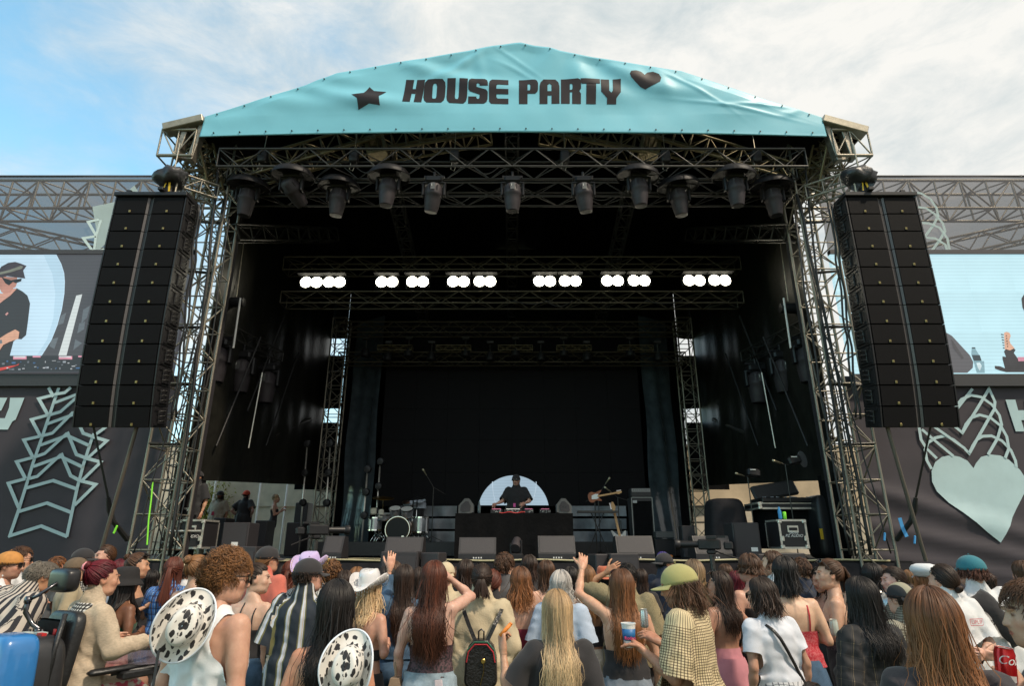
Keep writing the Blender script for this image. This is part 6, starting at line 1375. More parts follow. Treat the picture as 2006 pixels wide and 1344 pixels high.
def make_hair(B, style, length=.4, n=260, color=None, wave=0.0, freq=5.0, curl=0.0, vol=1.0, seed=0, part=0.0, width=.010, taper=.62, spread=0.0, M=15, maxphi=1.95, frizz=.009, hatline=None, bald=2):
 rg = np.random.default_rng(seed); sets = []
 def emit(P, W, tw=0.35):
  O = P - (SCC + np.array([0, 0, 0])); O[..., 2] *= .3; sets.append((P, O, W))
 def falling(n, length, th_end=1.45, phimax=maxphi, gather=None):
  phi = rg.uniform(-1, 1, n) * 2.75; th0 = rg.uniform(.03, 1, n) ** .8 * np.minimum(face_limit(phi), 1.35) * .9; rho = 1.03 + vol * .10 * rg.uniform(0, 1, n) ** 1.3
  x0 = scalp_pt(phi, th0, rho); ms = 6; P = np.zeros((n, M, 3)); pe = np.clip(phi, -phimax, phimax)
  pe = pe * (1 - .05 * rg.uniform(0, 1, n))
  for j in range(ms):
   k = j / (ms - 1); P[:, j] = scalp_pt(phi + (pe - phi) * k ** .7, th0 + (np.maximum(th_end, th0 + .1) - th0) * k, rho + .02 * k * vol)
  L = length * (taper + (1 - taper) * rg.uniform(0, 1, n)) * (1 - .14 * np.abs(pe) / 2); e = P[:, ms - 1]; dx = e[:, 0]; dy = e[:, 1]
  for j in range(ms, M):
   k = (j - ms + 1) / (M - ms); z = e[:, 2] - L * k; narrowing = 1 - .22 * min(1, k * 3) + spread * k; P[:, j, 0] = dx * narrowing + .012 * k * rg.normal(size=n); P[:, j, 1] = dy * (1 - .25 * min(1, k * 2)) ; P[:, j, 2] = z
  fz = np.where(rg.uniform(size=(n, 1, 1)) < .08, 3.2, 1.0); P[:, ms:, :2] += fz * rg.normal(size=(n, 1, 2)) * frizz * np.linspace(.3, 2, M - ms)[None, :, None]
  ph = rg.uniform(0, 6.28, n); kk = np.clip((np.arange(M) - 3) / (M - 3), 0, 1)
  sw_ = .006 * np.clip((np.arange(M) - 4) / (M - 4), 0, 1)[None, :]; P[..., 0] += sw_ * np.sin(P[..., 2] * 26 + np.round(pe * 9)[:, None] * 2.1 + seed); P[..., 1] += sw_ * .8 * np.sin(P[..., 2] * 19 + np.round(pe * 7)[:, None] * 1.3)
  clump = np.round(pe * 6) * 1.7                      # neighbouring strands wave together
  if wave:
   a = wave * kk[None, :] * (.6 + .6 * kk[None, :]); s_ = np.arange(M)[None, :] * (L[:, None] / M) * freq * 6.28 / .25; P[..., 0] += a * np.sin(s_ + clump[:, None] + .35 * ph[:, None]); P[..., 1] -= .7 * a * np.abs(np.cos(s_ + clump[:, None] + .35 * ph[:, None]))
  if curl:
   s_ = np.arange(M)[None, :] * (L[:, None] / M) * 6.28 * freq / .25; P[..., 0] += curl * kk * np.cos(s_ + ph[:, None]); P[..., 1] += curl * kk * np.sin(s_ + ph[:, None]) - curl * .5 * kk; P[..., 2] += curl * .6 * kk * np.sin(s_ * .5 + ph[:, None])
  W = np.full((n, M), width) * rg.uniform(.6, 1.35, (n, 1)) * np.linspace(1, .45, M)[None, :] ** .6; W[:, 0] *= .4; W[:, -1] *= .25
  return P, W, rho, pe
 def collide(P, side):
  """body frame: keep strands outside the torso and shoulders"""
  x, y, z = P[..., 0], P[..., 1], P[..., 2]; m = .022 + .0 * x; a = np.interp(z, B.pz, B.pa) + m; b = np.interp(z, B.pz, B.pb) + m; c = np.interp(z, B.pz, B.pc); inside = (z < 1.475) & (z > .7)
  yb = c - b * np.sqrt(np.clip(1 - (x / (a + .06)) ** 2, .05, 1)) - .010; yf = c + b * np.sqrt(np.clip(1 - (x / (a + .06)) ** 2, .05, 1)) + .012
  sh = np.clip((1.50 - z) / .10, 0, 1); yt = np.where(side[:, None] > 0, np.maximum(y, y * (1 - sh) + yf * sh), np.minimum(y, y * (1 - sh) + yb * sh)); P[..., 1] = np.where(z < 1.50, yt, y); return P
 if style in ('long', 'bob', 'wavy', 'braids'):
  nn = n if style != 'braids' else n
  P, W, rho, pe = falling(nn, length); P[..., 1] -= .0; lay = (rg.uniform(0, 1, nn) * .028 * vol)[:, None] * np.clip((np.arange(M) - 5) / 4, 0, 1)
  side = np.where(np.abs(pe) > maxphi * .93, (1 if maxphi > 1.7 else -1), -1) * np.where(rg.uniform(0, 1, nn) < .8, 1, -1); side = np.where(np.abs(pe) < maxphi * .93, -1, side)
  Q = B.head_pt(P.reshape(-1, 3)).reshape(P.shape); 
  if abs(B.hyaw) > 20:      # hair of a turned head still falls with gravity down the back
   pass
  Q = collide(Q, side); Q[..., 1] -= lay * np.where(side > 0, -1, 1)[:, None]; O = Q - (HC + [0, .02, 0]); O[..., 2] *= .15; sets.append((Q, O, W)); inbody = True
 elif style in ('short', 'curly_short'):
  ph = rg.uniform(-np.pi, np.pi, n * 3); ct = rg.uniform(-.62 if style == 'short' else -.92, 1, n * 3); th = np.arccos(ct); D = np.stack([np.sin(th) * np.sin(ph), -np.sin(th) * np.cos(ph), ct], 1)
  ok = ~((D[:, 1] > .45) & (D[:, 2] < .58)) & ~((D[:, 1] > -.20) & (D[:, 2] < -.12)) & ~((D[:, 1] > .30) & (D[:, 2] < .22)); ok &= D[:, 2] < bald; D = D[ok][:n]; nn = len(D); M2 = 7
  rts = SCC + D * SCR * 1.0; crown = np.array([0, -.45, .9]); tang = D - unit(crown); tang -= D * (tang * D).sum(1, keepdims=True); tang += np.array([0, .10, -.25]) * (1 if style == 'short' else .4) + rg.normal(size=(nn, 3)) * (.22 if style == 'short' else .8)
  tang -= D * (tang * D).sum(1, keepdims=True); tang /= np.linalg.norm(tang, axis=1, keepdims=True) + 1e-6; L = length * rg.uniform(.6, 1.25, nn) * np.clip(.75 + .5 * D[:, 2], .35, 1.2); P = np.zeros((nn, M2, 3))
  for j in range(M2):
   k = j / (M2 - 1); lift = (.004 + .011 * vol * np.sin(min(1, k * 1.2) * 1.9)) ; q = rts + tang * (L * k)[:, None]; dd = (q - SCC) / SCR; dn = np.linalg.norm(dd, axis=1, keepdims=True); r_ = np.maximum(1.0, 1.0) + lift / .09 * rg.uniform(.6, 1.2, (nn, 1)); P[:, j] = SCC + dd / dn * r_ * SCR
  if curl or style == 'curly_short':
   s_ = np.linspace(0, 1, M2)[None, :] * 6.28 * freq; p0 = rg.uniform(0, 6.28, (nn, 1)); c_ = (curl or .012) * np.linspace(.3, 1, M2)[None, :]; P[..., 0] += c_ * np.cos(s_ + p0); P[..., 2] += c_ * np.sin(s_ + p0); P[..., 1] += c_ * np.sin(s_ * .7 + p0)
  W = np.full((nn, M2), width) * np.linspace(1, .35, M2)[None, :]; O = P - SCC; sets.append((B.head_pt(P.reshape(-1, 3)).reshape(P.shape), (O.reshape(-1, 3) @ B.MR.T).reshape(P.shape), W))
 if style in ('bun', 'pony', 'lowpony', 'clip', 'halfup', 'lowbun'):
  G = {'bun': (0, -.112, .085), 'pony': (0, -.115, .07), 'lowpony': (0, -.105, -.05), 'clip': (0, -.118, .03), 'halfup': (0, -.118, .03), 'lowbun': (0, -.108, -.055)}[style]; G = np.array(G); gd = (G - SCC) / SCR; gd /= np.linalg.norm(gd)
  ph = rg.uniform(-np.pi, np.pi, n * 3); ct = rg.uniform(-.68, 1, n * 3); th = np.arccos(ct); D = np.stack([np.sin(th) * np.sin(ph), -np.sin(th) * np.cos(ph), ct], 1); ok = ~((D[:, 1] > .52) & (D[:, 2] < .54)) & ~((D[:, 1] > -.10) & (D[:, 2] < -.18)) & ~((D[:, 1] > .32) & (D[:, 2] < .20)); D = D[ok][:n]; nn = len(D); M2 = 9; P = np.zeros((nn, M2, 3))
  rho = 1.02 + .05 * rg.uniform(0, 1, nn)
  for j in range(M2):
   k = j / (M2 - 1); q = D * (1 - k) + gd * k; q /= np.linalg.norm(q, axis=1, keepdims=True); P[:, j] = SCC + q * SCR * (rho + .06 * k)[:, None]
  P[:, 1:-1] += rg.normal(size=(nn, 1, 3)) * .0022; W = np.full((nn, M2), width) * np.linspace(1, .7, M2)[None, :]; O = P - SCC; sets.append((B.head_pt(P.reshape(-1, 3)).reshape(P.shape), (O.reshape(-1, 3) @ B.MR.T).reshape(P.shape), W))
  if style in ('bun', 'lowbun', 'clip'):
   nb = n // 2; M3 = 12; R0 = .034 * vol if style != 'clip' else .03; c0 = SCC + gd * SCR * 1.08 + gd * R0 * .6; u_ = unit(np.cross(gd, [1, 0, .001])); v_ = np.cross(gd, u_); t0 = rg.uniform(0, 6.28, nb); rr_ = R0 * rg.uniform(.35, 1.15, nb); el = rg.uniform(-.9, .9, nb); P = np.zeros((nb, M3, 3))
   for j in range(M3):
    a = t0 + j / M3 * 3.4; e_ = el + .5 * np.sin(a * 2 + t0); P[:, j] = c0 + (u_ * np.cos(a)[:, None] + v_ * np.sin(a)[:, None]) * (rr_ * np.cos(e_))[:, None] + gd * (R0 * .75 * np.sin(e_))[:, None]
   W = np.full((nb, M3), width * .9); O = P - c0; sets.append((B.head_pt(P.reshape(-1, 3)).reshape(P.shape), (O.reshape(-1, 3) @ B.MR.T).reshape(P.shape), W))
  if style in ('pony', 'lowpony', 'clip', 'halfup'):
   nb = int(n * .5); M3 = 13; P = np.zeros((nb, M3, 3)); g0 = SCC + gd * SCR * 1.10; L = (length if style != 'clip' else .17) * rg.uniform(.75, 1, nb); a = rg.uniform(0, 6.28, nb); r0 = .016 * vol; ph = rg.uniform(0, 6.28, nb)
   for j in range(M3):
    k = j / (M3 - 1); fan = r0 * (.6 + 2.0 * k * vol) * (1 + .3 * np.sin(ph)); P[:, j] = np.stack([g0[0] + fan * np.cos(a), g0[1] - .035 * math.sin(min(1, k * 3) * 1.57) + .5 * fan * np.sin(a), g0[2] + .012 * math.sin(min(1, k * 5) * 3.14) - L * k], 1)
    if wave: P[:, j, 0] += wave * k * np.sin(k * 6.28 * freq + .4 * ph); P[:, j, 1] -= wave * .6 * k * np.cos(k * 6.28 * freq + .4 * ph)
   W = np.full((nb, M3), width) * np.linspace(1, .4, M3)[None, :]; Q = B.head_pt(P.reshape(-1, 3)).reshape(P.shape); Q = collide(Q, -np.ones(nb)); O = Q - (HC + [0, .03, 0]); O[..., 2] *= .1; sets.append((Q, O, W))
  if style == 'halfup': 
   P, W, rho, pe = falling(int(n * .8), length); Q = collide(B.head_pt(P.reshape(-1, 3)).reshape(P.shape), -np.ones(len(P))); O = Q - (HC + [0, .03, 0]); O[..., 2] *= .15; sets.append((Q, O, W))
 V, F, C, nv = [], [], [], 0
 for P, O, W in sets:
  v, f = ribbons(P, O, W); N, M_, _ = P.shape; xx = P[:, M_ // 2, 0]; r_ = np.clip(.42 * rg.uniform(0, 1, (N, 1, 1)) + .40 * (.5 + .5 * np.sin(xx * 95 + seed))[:, None, None] + .18 * (.5 + .5 * np.sin(xx * 37 + seed * 2))[:, None, None], 0, 1); k = np.linspace(0, 1, M_)[None, :, None]; C.append(np.broadcast_to(np.concatenate([r_ + 0 * k, k + 0 * r_, 0 * r_ + 0 * k], 2)[:, :, None, :], (N, M_, 3, 3)).reshape(-1, 3)); V.append(v); F.append(f + nv); nv += len(v)
 cv, cf = hair_cap(1.0 + (.02 if style in ('long', 'wavy', 'bob', 'short', 'curly_short') else .012)); V.append(B.head_pt(cv)); F.append(cf + nv); C.append(np.tile([.15, 0, 0], (len(cv), 1)))
 V = np.vstack(V)
 if hatline is not None:              # a hat presses the hair flat
  pv = np.array([0, -.02, -.09]); q = (V - HC - np.array([0, B.neck, 0]) - pv) @ B.MR + pv - SCC; m = q[:, 2] > hatline; qq = q / SCR; r = np.linalg.norm(qq, axis=1); r = np.where(r < 1e-6, 1, r); k = np.where(m, np.minimum(1, .99 / r), 1)[:, None]; V = B.head_pt(q * k + SCC)
 return B.deform(V), np.vstack(F), np.vstack(C)
def hair_mat(root, tip=None, rough=.48):
 tip = tip or root; nm = 'hair_%02d%02d%02d_%02d' % (int(root[0] * 99), int(root[1] * 99), int(root[2] * 99), int(tip[0] * 99))
 if nm in MATS: return MATS[nm]
 m = bpy.data.materials.new(nm); m.use_nodes = True; nt = m.node_tree; b = nt.nodes['Principled BSDF']; b.inputs['Roughness'].default_value = rough; b.inputs['Specular IOR Level'].default_value = .28
 at_ = nt.nodes.new('ShaderNodeAttribute'); at_.attribute_name = 'Col'; sp = nt.nodes.new('ShaderNodeSeparateColor'); nt.links.new(at_.outputs['Color'], sp.inputs[0])
 mx = nt.nodes.new('ShaderNodeMix'); mx.data_type = 'RGBA'; mx.inputs[6].default_value = (*root, 1); mx.inputs[7].default_value = (*tip, 1); nt.links.new(sp.outputs[1], mx.inputs[0])
 cr = ramp(nt, sp.outputs[0], [(0, (.52, .50, .48)), (.5, (.95, .95, .95)), (1, (1.62, 1.52, 1.40))]); m2 = nt.nodes.new('ShaderNodeMix'); m2.data_type = 'RGBA'; m2.blend_type = 'MULTIPLY'; m2.inputs[0].default_value = 1; nt.links.new(mx.outputs[2], m2.inputs[6]); nt.links.new(cr.outputs[0], m2.inputs[7]); nt.links.new(m2.outputs[2], b.inputs['Base Color'])
 MATS[nm] = m; return m
def skin_mat():
 m = bpy.data.materials.new('skin'); m.use_nodes = True; nt = m.node_tree; b = nt.nodes['Principled BSDF']; b.inputs['Roughness'].default_value = .47; b.inputs['Specular IOR Level'].default_value = .4
 a = nt.nodes.new('ShaderNodeAttribute'); a.attribute_name = 'Col'; n = nt.nodes.new('ShaderNodeTexNoise'); n.inputs['Scale'].default_value = 16; n.inputs['Detail'].default_value = 9; n.inputs['Roughness'].default_value = .68; tc = nt.nodes.new('ShaderNodeTexCoord'); nt.links.new(tc.outputs['Object'], n.inputs['Vector'])
 cr = ramp(nt, n.outputs['Fac'], [(.3, (.84, .76, .74)), (.7, (1.10, 1.09, 1.08))]); mx = nt.nodes.new('ShaderNodeMix'); mx.data_type = 'RGBA'; mx.blend_type = 'MULTIPLY'; mx.inputs[0].default_value = 1; nt.links.new(a.outputs['Color'], mx.inputs[6]); nt.links.new(cr.outputs[0], mx.inputs[7]); nt.links.new(mx.outputs[2], b.inputs['Base Color'])
 b.inputs['Subsurface Weight'].default_value = .12; b.inputs['Subsurface Radius'].default_value = (.02, .008, .004); b.inputs['Subsurface Scale'].default_value = .6; return m
M_skin = skin_mat()
PATS = {}
# ---------------------------------------------------------------- cloth patterns
def pattern(name, base, bands, axis='X', freq=10.0, rough=.8, second=None, warp=.0):
 """bands: list of (start, colour) over one repeat; second: (axis, freq, [(start, factor colour)]) multiplied"""
 if name in MATS: return MATS[name]
 m = bpy.data.materials.new(name); m.use_nodes = True; nt = m.node_tree; b = nt.nodes['Principled BSDF']; b.inputs['Roughness'].default_value = rough
 tc = nt.nodes.new('ShaderNodeAttribute'); tc.attribute_name = 'Rest'; nz = nt.nodes.new('ShaderNodeTexNoise'); nz.inputs['Scale'].default_value = 5; nt.links.new(tc.outputs['Vector'], nz.inputs['Vector'])
 mx = nt.nodes.new('ShaderNodeVectorMath'); mx.operation = 'MULTIPLY_ADD'; nt.links.new(nz.outputs['Color'], mx.inputs[0]); mx.inputs[1].default_value = (warp,) * 3; nt.links.new(tc.outputs['Vector'], mx.inputs[2])
 sp = nt.nodes.new('ShaderNodeSeparateXYZ'); nt.links.new(mx.outputs[0], sp.inputs[0])
 def one(ax, fr, bd):
  src = sp.outputs[ax[0]]
  if ax == 'XY': q_ = nt.nodes.new('ShaderNodeMath'); q_.operation = 'ADD'; nt.links.new(sp.outputs['X'], q_.inputs[0]); nt.links.new(sp.outputs['Y'], q_.inputs[1]); src = q_.outputs[0]
  a = nt.nodes.new('ShaderNodeMath'); a.operation = 'MULTIPLY'; nt.links.new(src, a.inputs[0]); a.inputs[1].default_value = fr
  f = nt.nodes.new('ShaderNodeMath'); f.operation = 'FRACT'; nt.links.new(a.outputs[0], f.inputs[0]); cr = ramp(nt, f.outputs[0], bd); cr.color_ramp.interpolation = 'CONSTANT'; return cr.outputs[0]
 c = one(axis, freq, bands)
 if second:
  c2 = one(*second); mm = nt.nodes.new('ShaderNodeMix'); mm.data_type = 'RGBA'; mm.blend_type = 'MULTIPLY'; mm.inputs[0].default_value = 1; nt.links.new(c, mm.inputs[6]); nt.links.new(c2, mm.inputs[7]); c = mm.outputs[2]
 nt.links.new(c, b.inputs['Base Color']); MATS[name] = m; PATS[name] = 'Rest'; return m
def cow_mat():
 m = bpy.data.materials.new('cow_print'); m.use_nodes = True; nt = m.node_tree; b = nt.nodes['Principled BSDF']; b.inputs['Roughness'].default_value = .45; b.inputs['Sheen Weight'].default_value = .2
 tc = nt.nodes.new('ShaderNodeTexCoord'); mp = nt.nodes.new('ShaderNodeMapping'); mp.inputs['Scale'].default_value = (1, .62, 1); nt.links.new(tc.outputs['Object'], mp.inputs[0])
 nz = nt.nodes.new('ShaderNodeTexNoise'); nz.inputs['Scale'].default_value = 38; nz.inputs['Detail'].default_value = 2; nt.links.new(mp.outputs[0], nz.inputs['Vector'])
 ad = nt.nodes.new('ShaderNodeVectorMath'); ad.operation = 'MULTIPLY_ADD'; nt.links.new(nz.outputs['Color'], ad.inputs[0]); ad.inputs[1].default_value = (.032,) * 3; nt.links.new(mp.outputs[0], ad.inputs[2])
 v = nt.nodes.new('ShaderNodeTexVoronoi'); v.inputs['Scale'].default_value = 35; v.inputs['Randomness'].default_value = .85; nt.links.new(ad.outputs[0], v.inputs['Vector'])
 cr = ramp(nt, v.outputs['Distance'], [(.0, (.012, .010, .012)), (.385, (.012, .010, .012)), (.41, (.66, .63, .59))]); nt.links.new(cr.outputs[0], b.inputs['Base Color']); return m
def lace_mat(name, col, col2, sc=60):
 if name in MATS: return MATS[name]
 m = mat(name, col, .7); nt = m.node_tree; b = nt.nodes['Principled BSDF']; tc = nt.nodes.new('ShaderNodeTexCoord'); n = nt.nodes.new('ShaderNodeTexNoise'); n.inputs['Scale'].default_value = sc; n.inputs['Detail'].default_value = 3; nt.links.new(tc.outputs['Object'], n.inputs['Vector'])
 cr = ramp(nt, n.outputs['Fac'], [(.44, col), (.56, col2)]); nt.links.new(cr.outputs[0], b.inputs['Base Color']); return m
def denim(name, col): return mat(name, col, .85, 0, .25, 16, .25, 400)
def cl(name, col, rough=.85, **k): return mat('cloth_' + name, col, rough, 0, .07, 12, .12, 250, sheen=.15, **k)
C_black = cl('black', (.018, .016, .018)); C_white = cl('white', (.62, .62, .63)); C_navy = cl('navy', (.018, .026, .05)); C_grey = cl('charcoal', (.075, .075, .08)); C_maroon = cl('maroon', (.20, .015, .04))
C_cream = cl('cream', (.50, .41, .27)); C_red = cl('red', (.42, .02, .03)); C_coral = cl('coral', (.52, .13, .09)); C_green = cl('green', (.01, .075, .035)); C_brown = cl('brown', (.04, .022, .016)); C_blue = cl('pale_blue', (.40, .48, .60)); C_olive = cl('olive', (.34, .31, .12)); C_tan = cl('tan', (.34, .28, .18)); C_teal = cl('teal', (.02, .15, .19)); C_lilac = cl('lilac', (.48, .38, .62)); C_rust = cl('rust', (.45, .11, .05)); C_pearl = mat('pearl', (.68, .66, .66), .25, .1, .08, 6, coat=.4); C_pink = cl('pink', (.55, .22, .26))
D_light = denim('light_denim', (.24, .31, .36)); D_mid = denim('mid_denim', (.05, .10, .17)); D_dark = denim('dark_denim', (.018, .028, .05)); D_grey = denim('grey_denim', (.17, .20, .24))
P_stripe = pattern('black_cream_stripes', None, [(0, (.012, .012, .018)), (.46, (.42, .37, .32))], 'X', 21, warp=.010)
P_deck = pattern('wide_shirt_stripes', None, [(0, (.014, .020, .030)), (.38, (.13, .12, .045)), (.46, (.50, .52, .58)), (.60, (.48, .38, .30)), (.66, (.50, .52, .58)), (.70, (.13, .12, .045)), (.78, (.014, .020, .030))], 'X', 8.2, warp=.006)
P_ging = pattern('cream_gingham', None, [(0, (.62, .50, .30)), (.68, (.15, .11, .07))], 'X', 70, second=('Z', 70, [(0, (1, 1, 1)), (.66, (.30, .27, .24))]), warp=.004)
P_plaid = pattern('dark_plaid', None, [(0, (.012, .012, .014)), (.46, (.13, .10, .06)), (.50, (.012, .012, .014)), (.62, (.05, .04, .03)), (.65, (.012, .012, .014))], 'X', 14, second=('Z', 14, [(0, (1, 1, 1)), (.46, (3.2, 2.8, 2.2)), (.50, (1, 1, 1))]), warp=.02)
P_bplaid = pattern('blue_plaid', None, [(0, (.03, .13, .40)), (.3, (.25, .38, .55)), (.4, (.03, .13, .40)), (.6, (.012, .03, .09)), (.8, (.40, .30, .12)), (.84, (.03, .13, .40))], 'X', 17, second=('Z', 17, [(0, (1, 1, 1)), (.4, (.4, .4, .45)), (.7, (1.3, 1.2, 1.1)), (.76, (.8, .8, .8))]), warp=.01)
P_check = pattern('grey_check', None, [(0, (.30, .28, .22)), (.6, (.07, .065, .05))], 'X', 55, second=('Z', 55, [(0, (1, 1, 1)), (.6, (.35, .33, .3))]))
P_kef = pattern('black_white_check', None, [(0, (.55, .54, .52)), (.5, (.02, .02, .02))], 'X', 45, second=('Z', 45, [(0, (1, 1, 1)), (.5, (.15, .15, .15))]), warp=.01)
P_knit = mat('tan_knit', (.28, .23, .13), .95, 0, .35, 160, .6, 260)
P_tweed = mat('cream_tweed', (.56, .45, .33), .95, 0, .16, 50, .7, 130, stretch=(1, 1, 2.5))
P_quilt = mat('cream_quilt', (.55, .50, .42), .8, 0, .1, 20, .6, 35)
P_chain = pattern('white_chain_print', None, [(0, (.60, .60, .62)), (.80, (.16, .17, .20))], 'X', 26, second=('Z', 26, [(0, (1, 1, 1)), (.84, (.4, .42, .46))]), warp=.10)
P_lace = lace_mat('red_lace', (.42, .015, .03), (.50, .10, .11), 90); P_blace = lace_mat('black_lace', (.015, .012, .014), (.10, .05, .06), 70); P_floral = lace_mat('pink_floral', (.55, .50, .42), (.50, .06, .10), 28); P_tattoo = lace_mat('red_paisley', (.22, .07, .07), (.30, .14, .12), 45)
P_silver = mat('silver_satin', (.50, .50, .48), .25, .6, .2, 8, .4, 12)
M_cow = cow_mat(); M_lens = mat('sunglass_lens', (.008, .008, .010), .08, 0, 0, coat=1); M_frame = mat('glasses_frame', (.02, .016, .014), .3, 0, 0); M_gold2 = mat('gold_wire', (.55, .38, .12), .25, 1, 0)
M_leather = mat('black_leather', (.014, .013, .013), .3, 0, .2, 18, .35, 60)
# ---------------------------------------------------------------- hats (in the head frame)
def rings(rs, n=48, cap_top=True, thick=.003):
 """rs: list of (rx, ry, z, curl_up_at_sides, front_drop)"""
 a = np.linspace(0, 2 * np.pi, n, endpoint=False); V = []
 for rx, ry, z, cu, fd in rs: V.append(np.stack([rx * np.sin(a), ry * np.cos(a), z + cu * np.sin(a) ** 2 - fd * np.cos(a) ** 2 * (np.cos(a) > -2)], 1))
 m = len(rs); F = [(j * n + i, j * n + (i + 1) % n, (j + 1) * n + (i + 1) % n, (j + 1) * n + i) for j in range(m - 1) for i in range(n)]; return np.vstack(V), np.array(F)
def hat_geo(kind):
 if kind == 'cowboy':      # crown first (top centre), then the brim
  rs = [(.002, .004, .168, 0, -.004), (.020, .045, .160, .004, -.010), (.045, .075, .158, .018, -.004), (.068, .092, .163, .012, .006), (.080, .103, .150, 0, 0), (.086, .110, .120, 0, 0), (.091, .115, .08, 0, 0), (.094, .118, .052, 0, 0), (.100, .124, .045, .002, .002), (.125, .150, .044, .018, .008), (.145, .178, .046, .046, .014), (.152, .198, .050, .078, .020), (.153, .204, .052, .090, .022), (.150, .201, .047, .090, .022), (.122, .15, .038, .016, .006), (.094, .118, .040, 0, 0), (.092, .115, .06, 0, 0)]
 elif kind == 'bucket': rs = [(.002, .002, .142, 0, 0), (.05, .06, .140, 0, 0), (.078, .092, .130, 0, 0), (.090, .108, .105, 0, 0), (.096, .116, .06, 0, 0), (.100, .121, .035, 0, 0), (.104, .126, .025, 0, 0), (.128, .152, -.004, 0, 0), (.140, .166, -.022, 0, 0), (.138, .163, -.026, 0, 0), (.100, .12, .02, 0, 0)]
 elif kind == 'fedora': rs = [(.002, .004, .150, 0, -.004), (.03, .05, .150, .004, -.004), (.060, .080, .158, .006, 0), (.080, .100, .145, 0, 0), (.090, .112, .10, 0, 0), (.094, .116, .05, 0, 0), (.100, .122, .04, 0, 0), (.135, .160, .040, .010, .010), (.148, .172, .042, .022, .012), (.146, .170, .037, .022, .012), (.098, .12, .034, 0, 0)]
 elif kind == 'newsboy': rs = [(.002, .002, .138, 0, 0), (.06, .07, .138, 0, 0), (.105, .118, .122, 0, 0), (.128, .142, .09, 0, 0), (.126, .140, .065, 0, 0), (.108, .125, .046, 0, 0), (.098, .118, .040, 0, 0), (.096, .116, .012, 0, 0), (.094, .114, .014, 0, 0)]
 elif kind in ('cap', 'flatcap'):
  rs = []
  for k in range(9): t = k / 8 * 1.52; rs.append((max(.002, .094 * math.sin(t)), max(.002, .117 * math.sin(t)), .030 + .103 * math.cos(t), 0, .0))
  rs += [(.0955, .1185, .012, 0, 0), (.0935, .1165, .013, 0, 0)]
 V, F = rings(rs); V[:, 1] += SCC[1]
 if kind == 'cowboy':
  k = np.clip((V[:, 2] - .10) / .06, 0, 1); V[:, 0] *= 1 - .22 * k * (V[:, 1] > .0) * np.clip(V[:, 1] / .1, 0, 1)
 if kind in ('cap', 'newsboy', 'flatcap'):
  n = 20; br = []; L = .078 if kind == 'cap' else .05
  for th in (0, .004):
   for r in range(6):
    for i in range(n + 1):
     a = R(-62 + 124 * i / n); w = math.cos(a / R(62) * 1.45); x = .094 * math.sin(a) * (1 + .03 * r); y = .112 * math.cos(a) + L * (r / 5) * max(0, w) ** .5; br.append((x, y + SCC[1], .018 + th - .012 * (r / 5) - .55 * abs(x) ** 1.6 * (r / 5)))
  br = np.array(br); m0 = len(V); q = [(j * (n + 1) + i, j * (n + 1) + i + 1, (j + 1) * (n + 1) + i + 1, (j + 1) * (n + 1) + i) for j in range(5) for i in range(n)]; h0 = 6 * (n + 1)
  q2 = [tuple(h0 + v for v in reversed(f)) for f in q]; edge = [(5 * (n + 1) + i, 5 * (n + 1) + i + 1, h0 + 5 * (n + 1) + i + 1, h0 + 5 * (n + 1) + i) for i in range(n)]
  V = np.vstack([V, br]); F = np.vstack([F, np.array(q + q2 + edge) + m0])
 return V, F
def glasses_geo(up=False):
 b = MB(); f = MB()
 for s in (-1, 1):
  pts = [(.026, .019), (.010, .021), (-.012, .019), (-.024, .010), (-.025, -.008), (-.014, -.020), (.008, -.021), (.024, -.012)]
  vs_ = [(s * .034 + x, .108 - 1.1 * (s * .034 + x) ** 2 * 3, .006 + z) for x, z in pts]; c = (s * .034, .109, .006); b.add(vs_ + [c], [(i, (i + 1) % 8, 8) for i in range(8)])
  f.tube([Vector(v) for v in vs_ + vs_[:1]], .0028, 5, caps=False); f.tube([(s * .062, .094, .016), (s * .082, .05, .014), (s * .086, -.005, .010), (s * .085, -.018, -.004)], .003, 5)
 f.tube([(-.010, .110, .010), (0, .114, .013), (.010, .110, .010)], .003, 5)
 Vb, Vf = np.array(b.v), np.array(f.v)
 if up:
  for V in (Vb, Vf): 
   a = R(52); y, z = V[:, 1].copy() + .016, V[:, 2].copy() - .02; V[:, 1] = y * math.cos(a) - z * math.sin(a) - .016; V[:, 2] = y * math.sin(a) + z * math.cos(a) + .022; V[:, 0] *= 1.08; V[:, 1] *= 1.06; V[:, 2] *= 1.08
 return (Vb, b.f), (Vf, f.f)
# ---------------------------------------------------------------- the person
SKIN = {'fair': (.60, .37, .275), 'light': (.55, .315, .22), 'tan': (.44, .235, .145), 'olive': (.37, .20, .12), 'brown': (.20, .092, .05), 'dark': (.12, .058, .035)}
H_ = {'black': ((.010, .0075, .007), None), 'dark': ((.022, .013, .009), (.035, .018, .012)), 'brown': ((.055, .026, .014), (.085, .040, .020)), 'auburn': ((.085, .022, .010), (.060, .022, .012)), 'copper': ((.075, .032, .016), (.26, .105, .038)), 'ltbrown': ((.15, .072, .032), (.26, .13, .055)), 'blond': ((.26, .165, .085), (.60, .44, .26)), 'silver': ((.34, .32, .31), (.48, .46, .43)), 'wine': ((.07, .006, .012), (.14, .012, .020)), 'grey': ((.14, .12, .10), (.20, .18, .15)), 'curlbrown': ((.050, .022, .010), (.24, .11, .04)), 'ash': ((.10, .065, .04), (.40, .27, .15)), 'redbrown': ((.085, .024, .014), (.10, .03, .02))}
PEOPLE = []
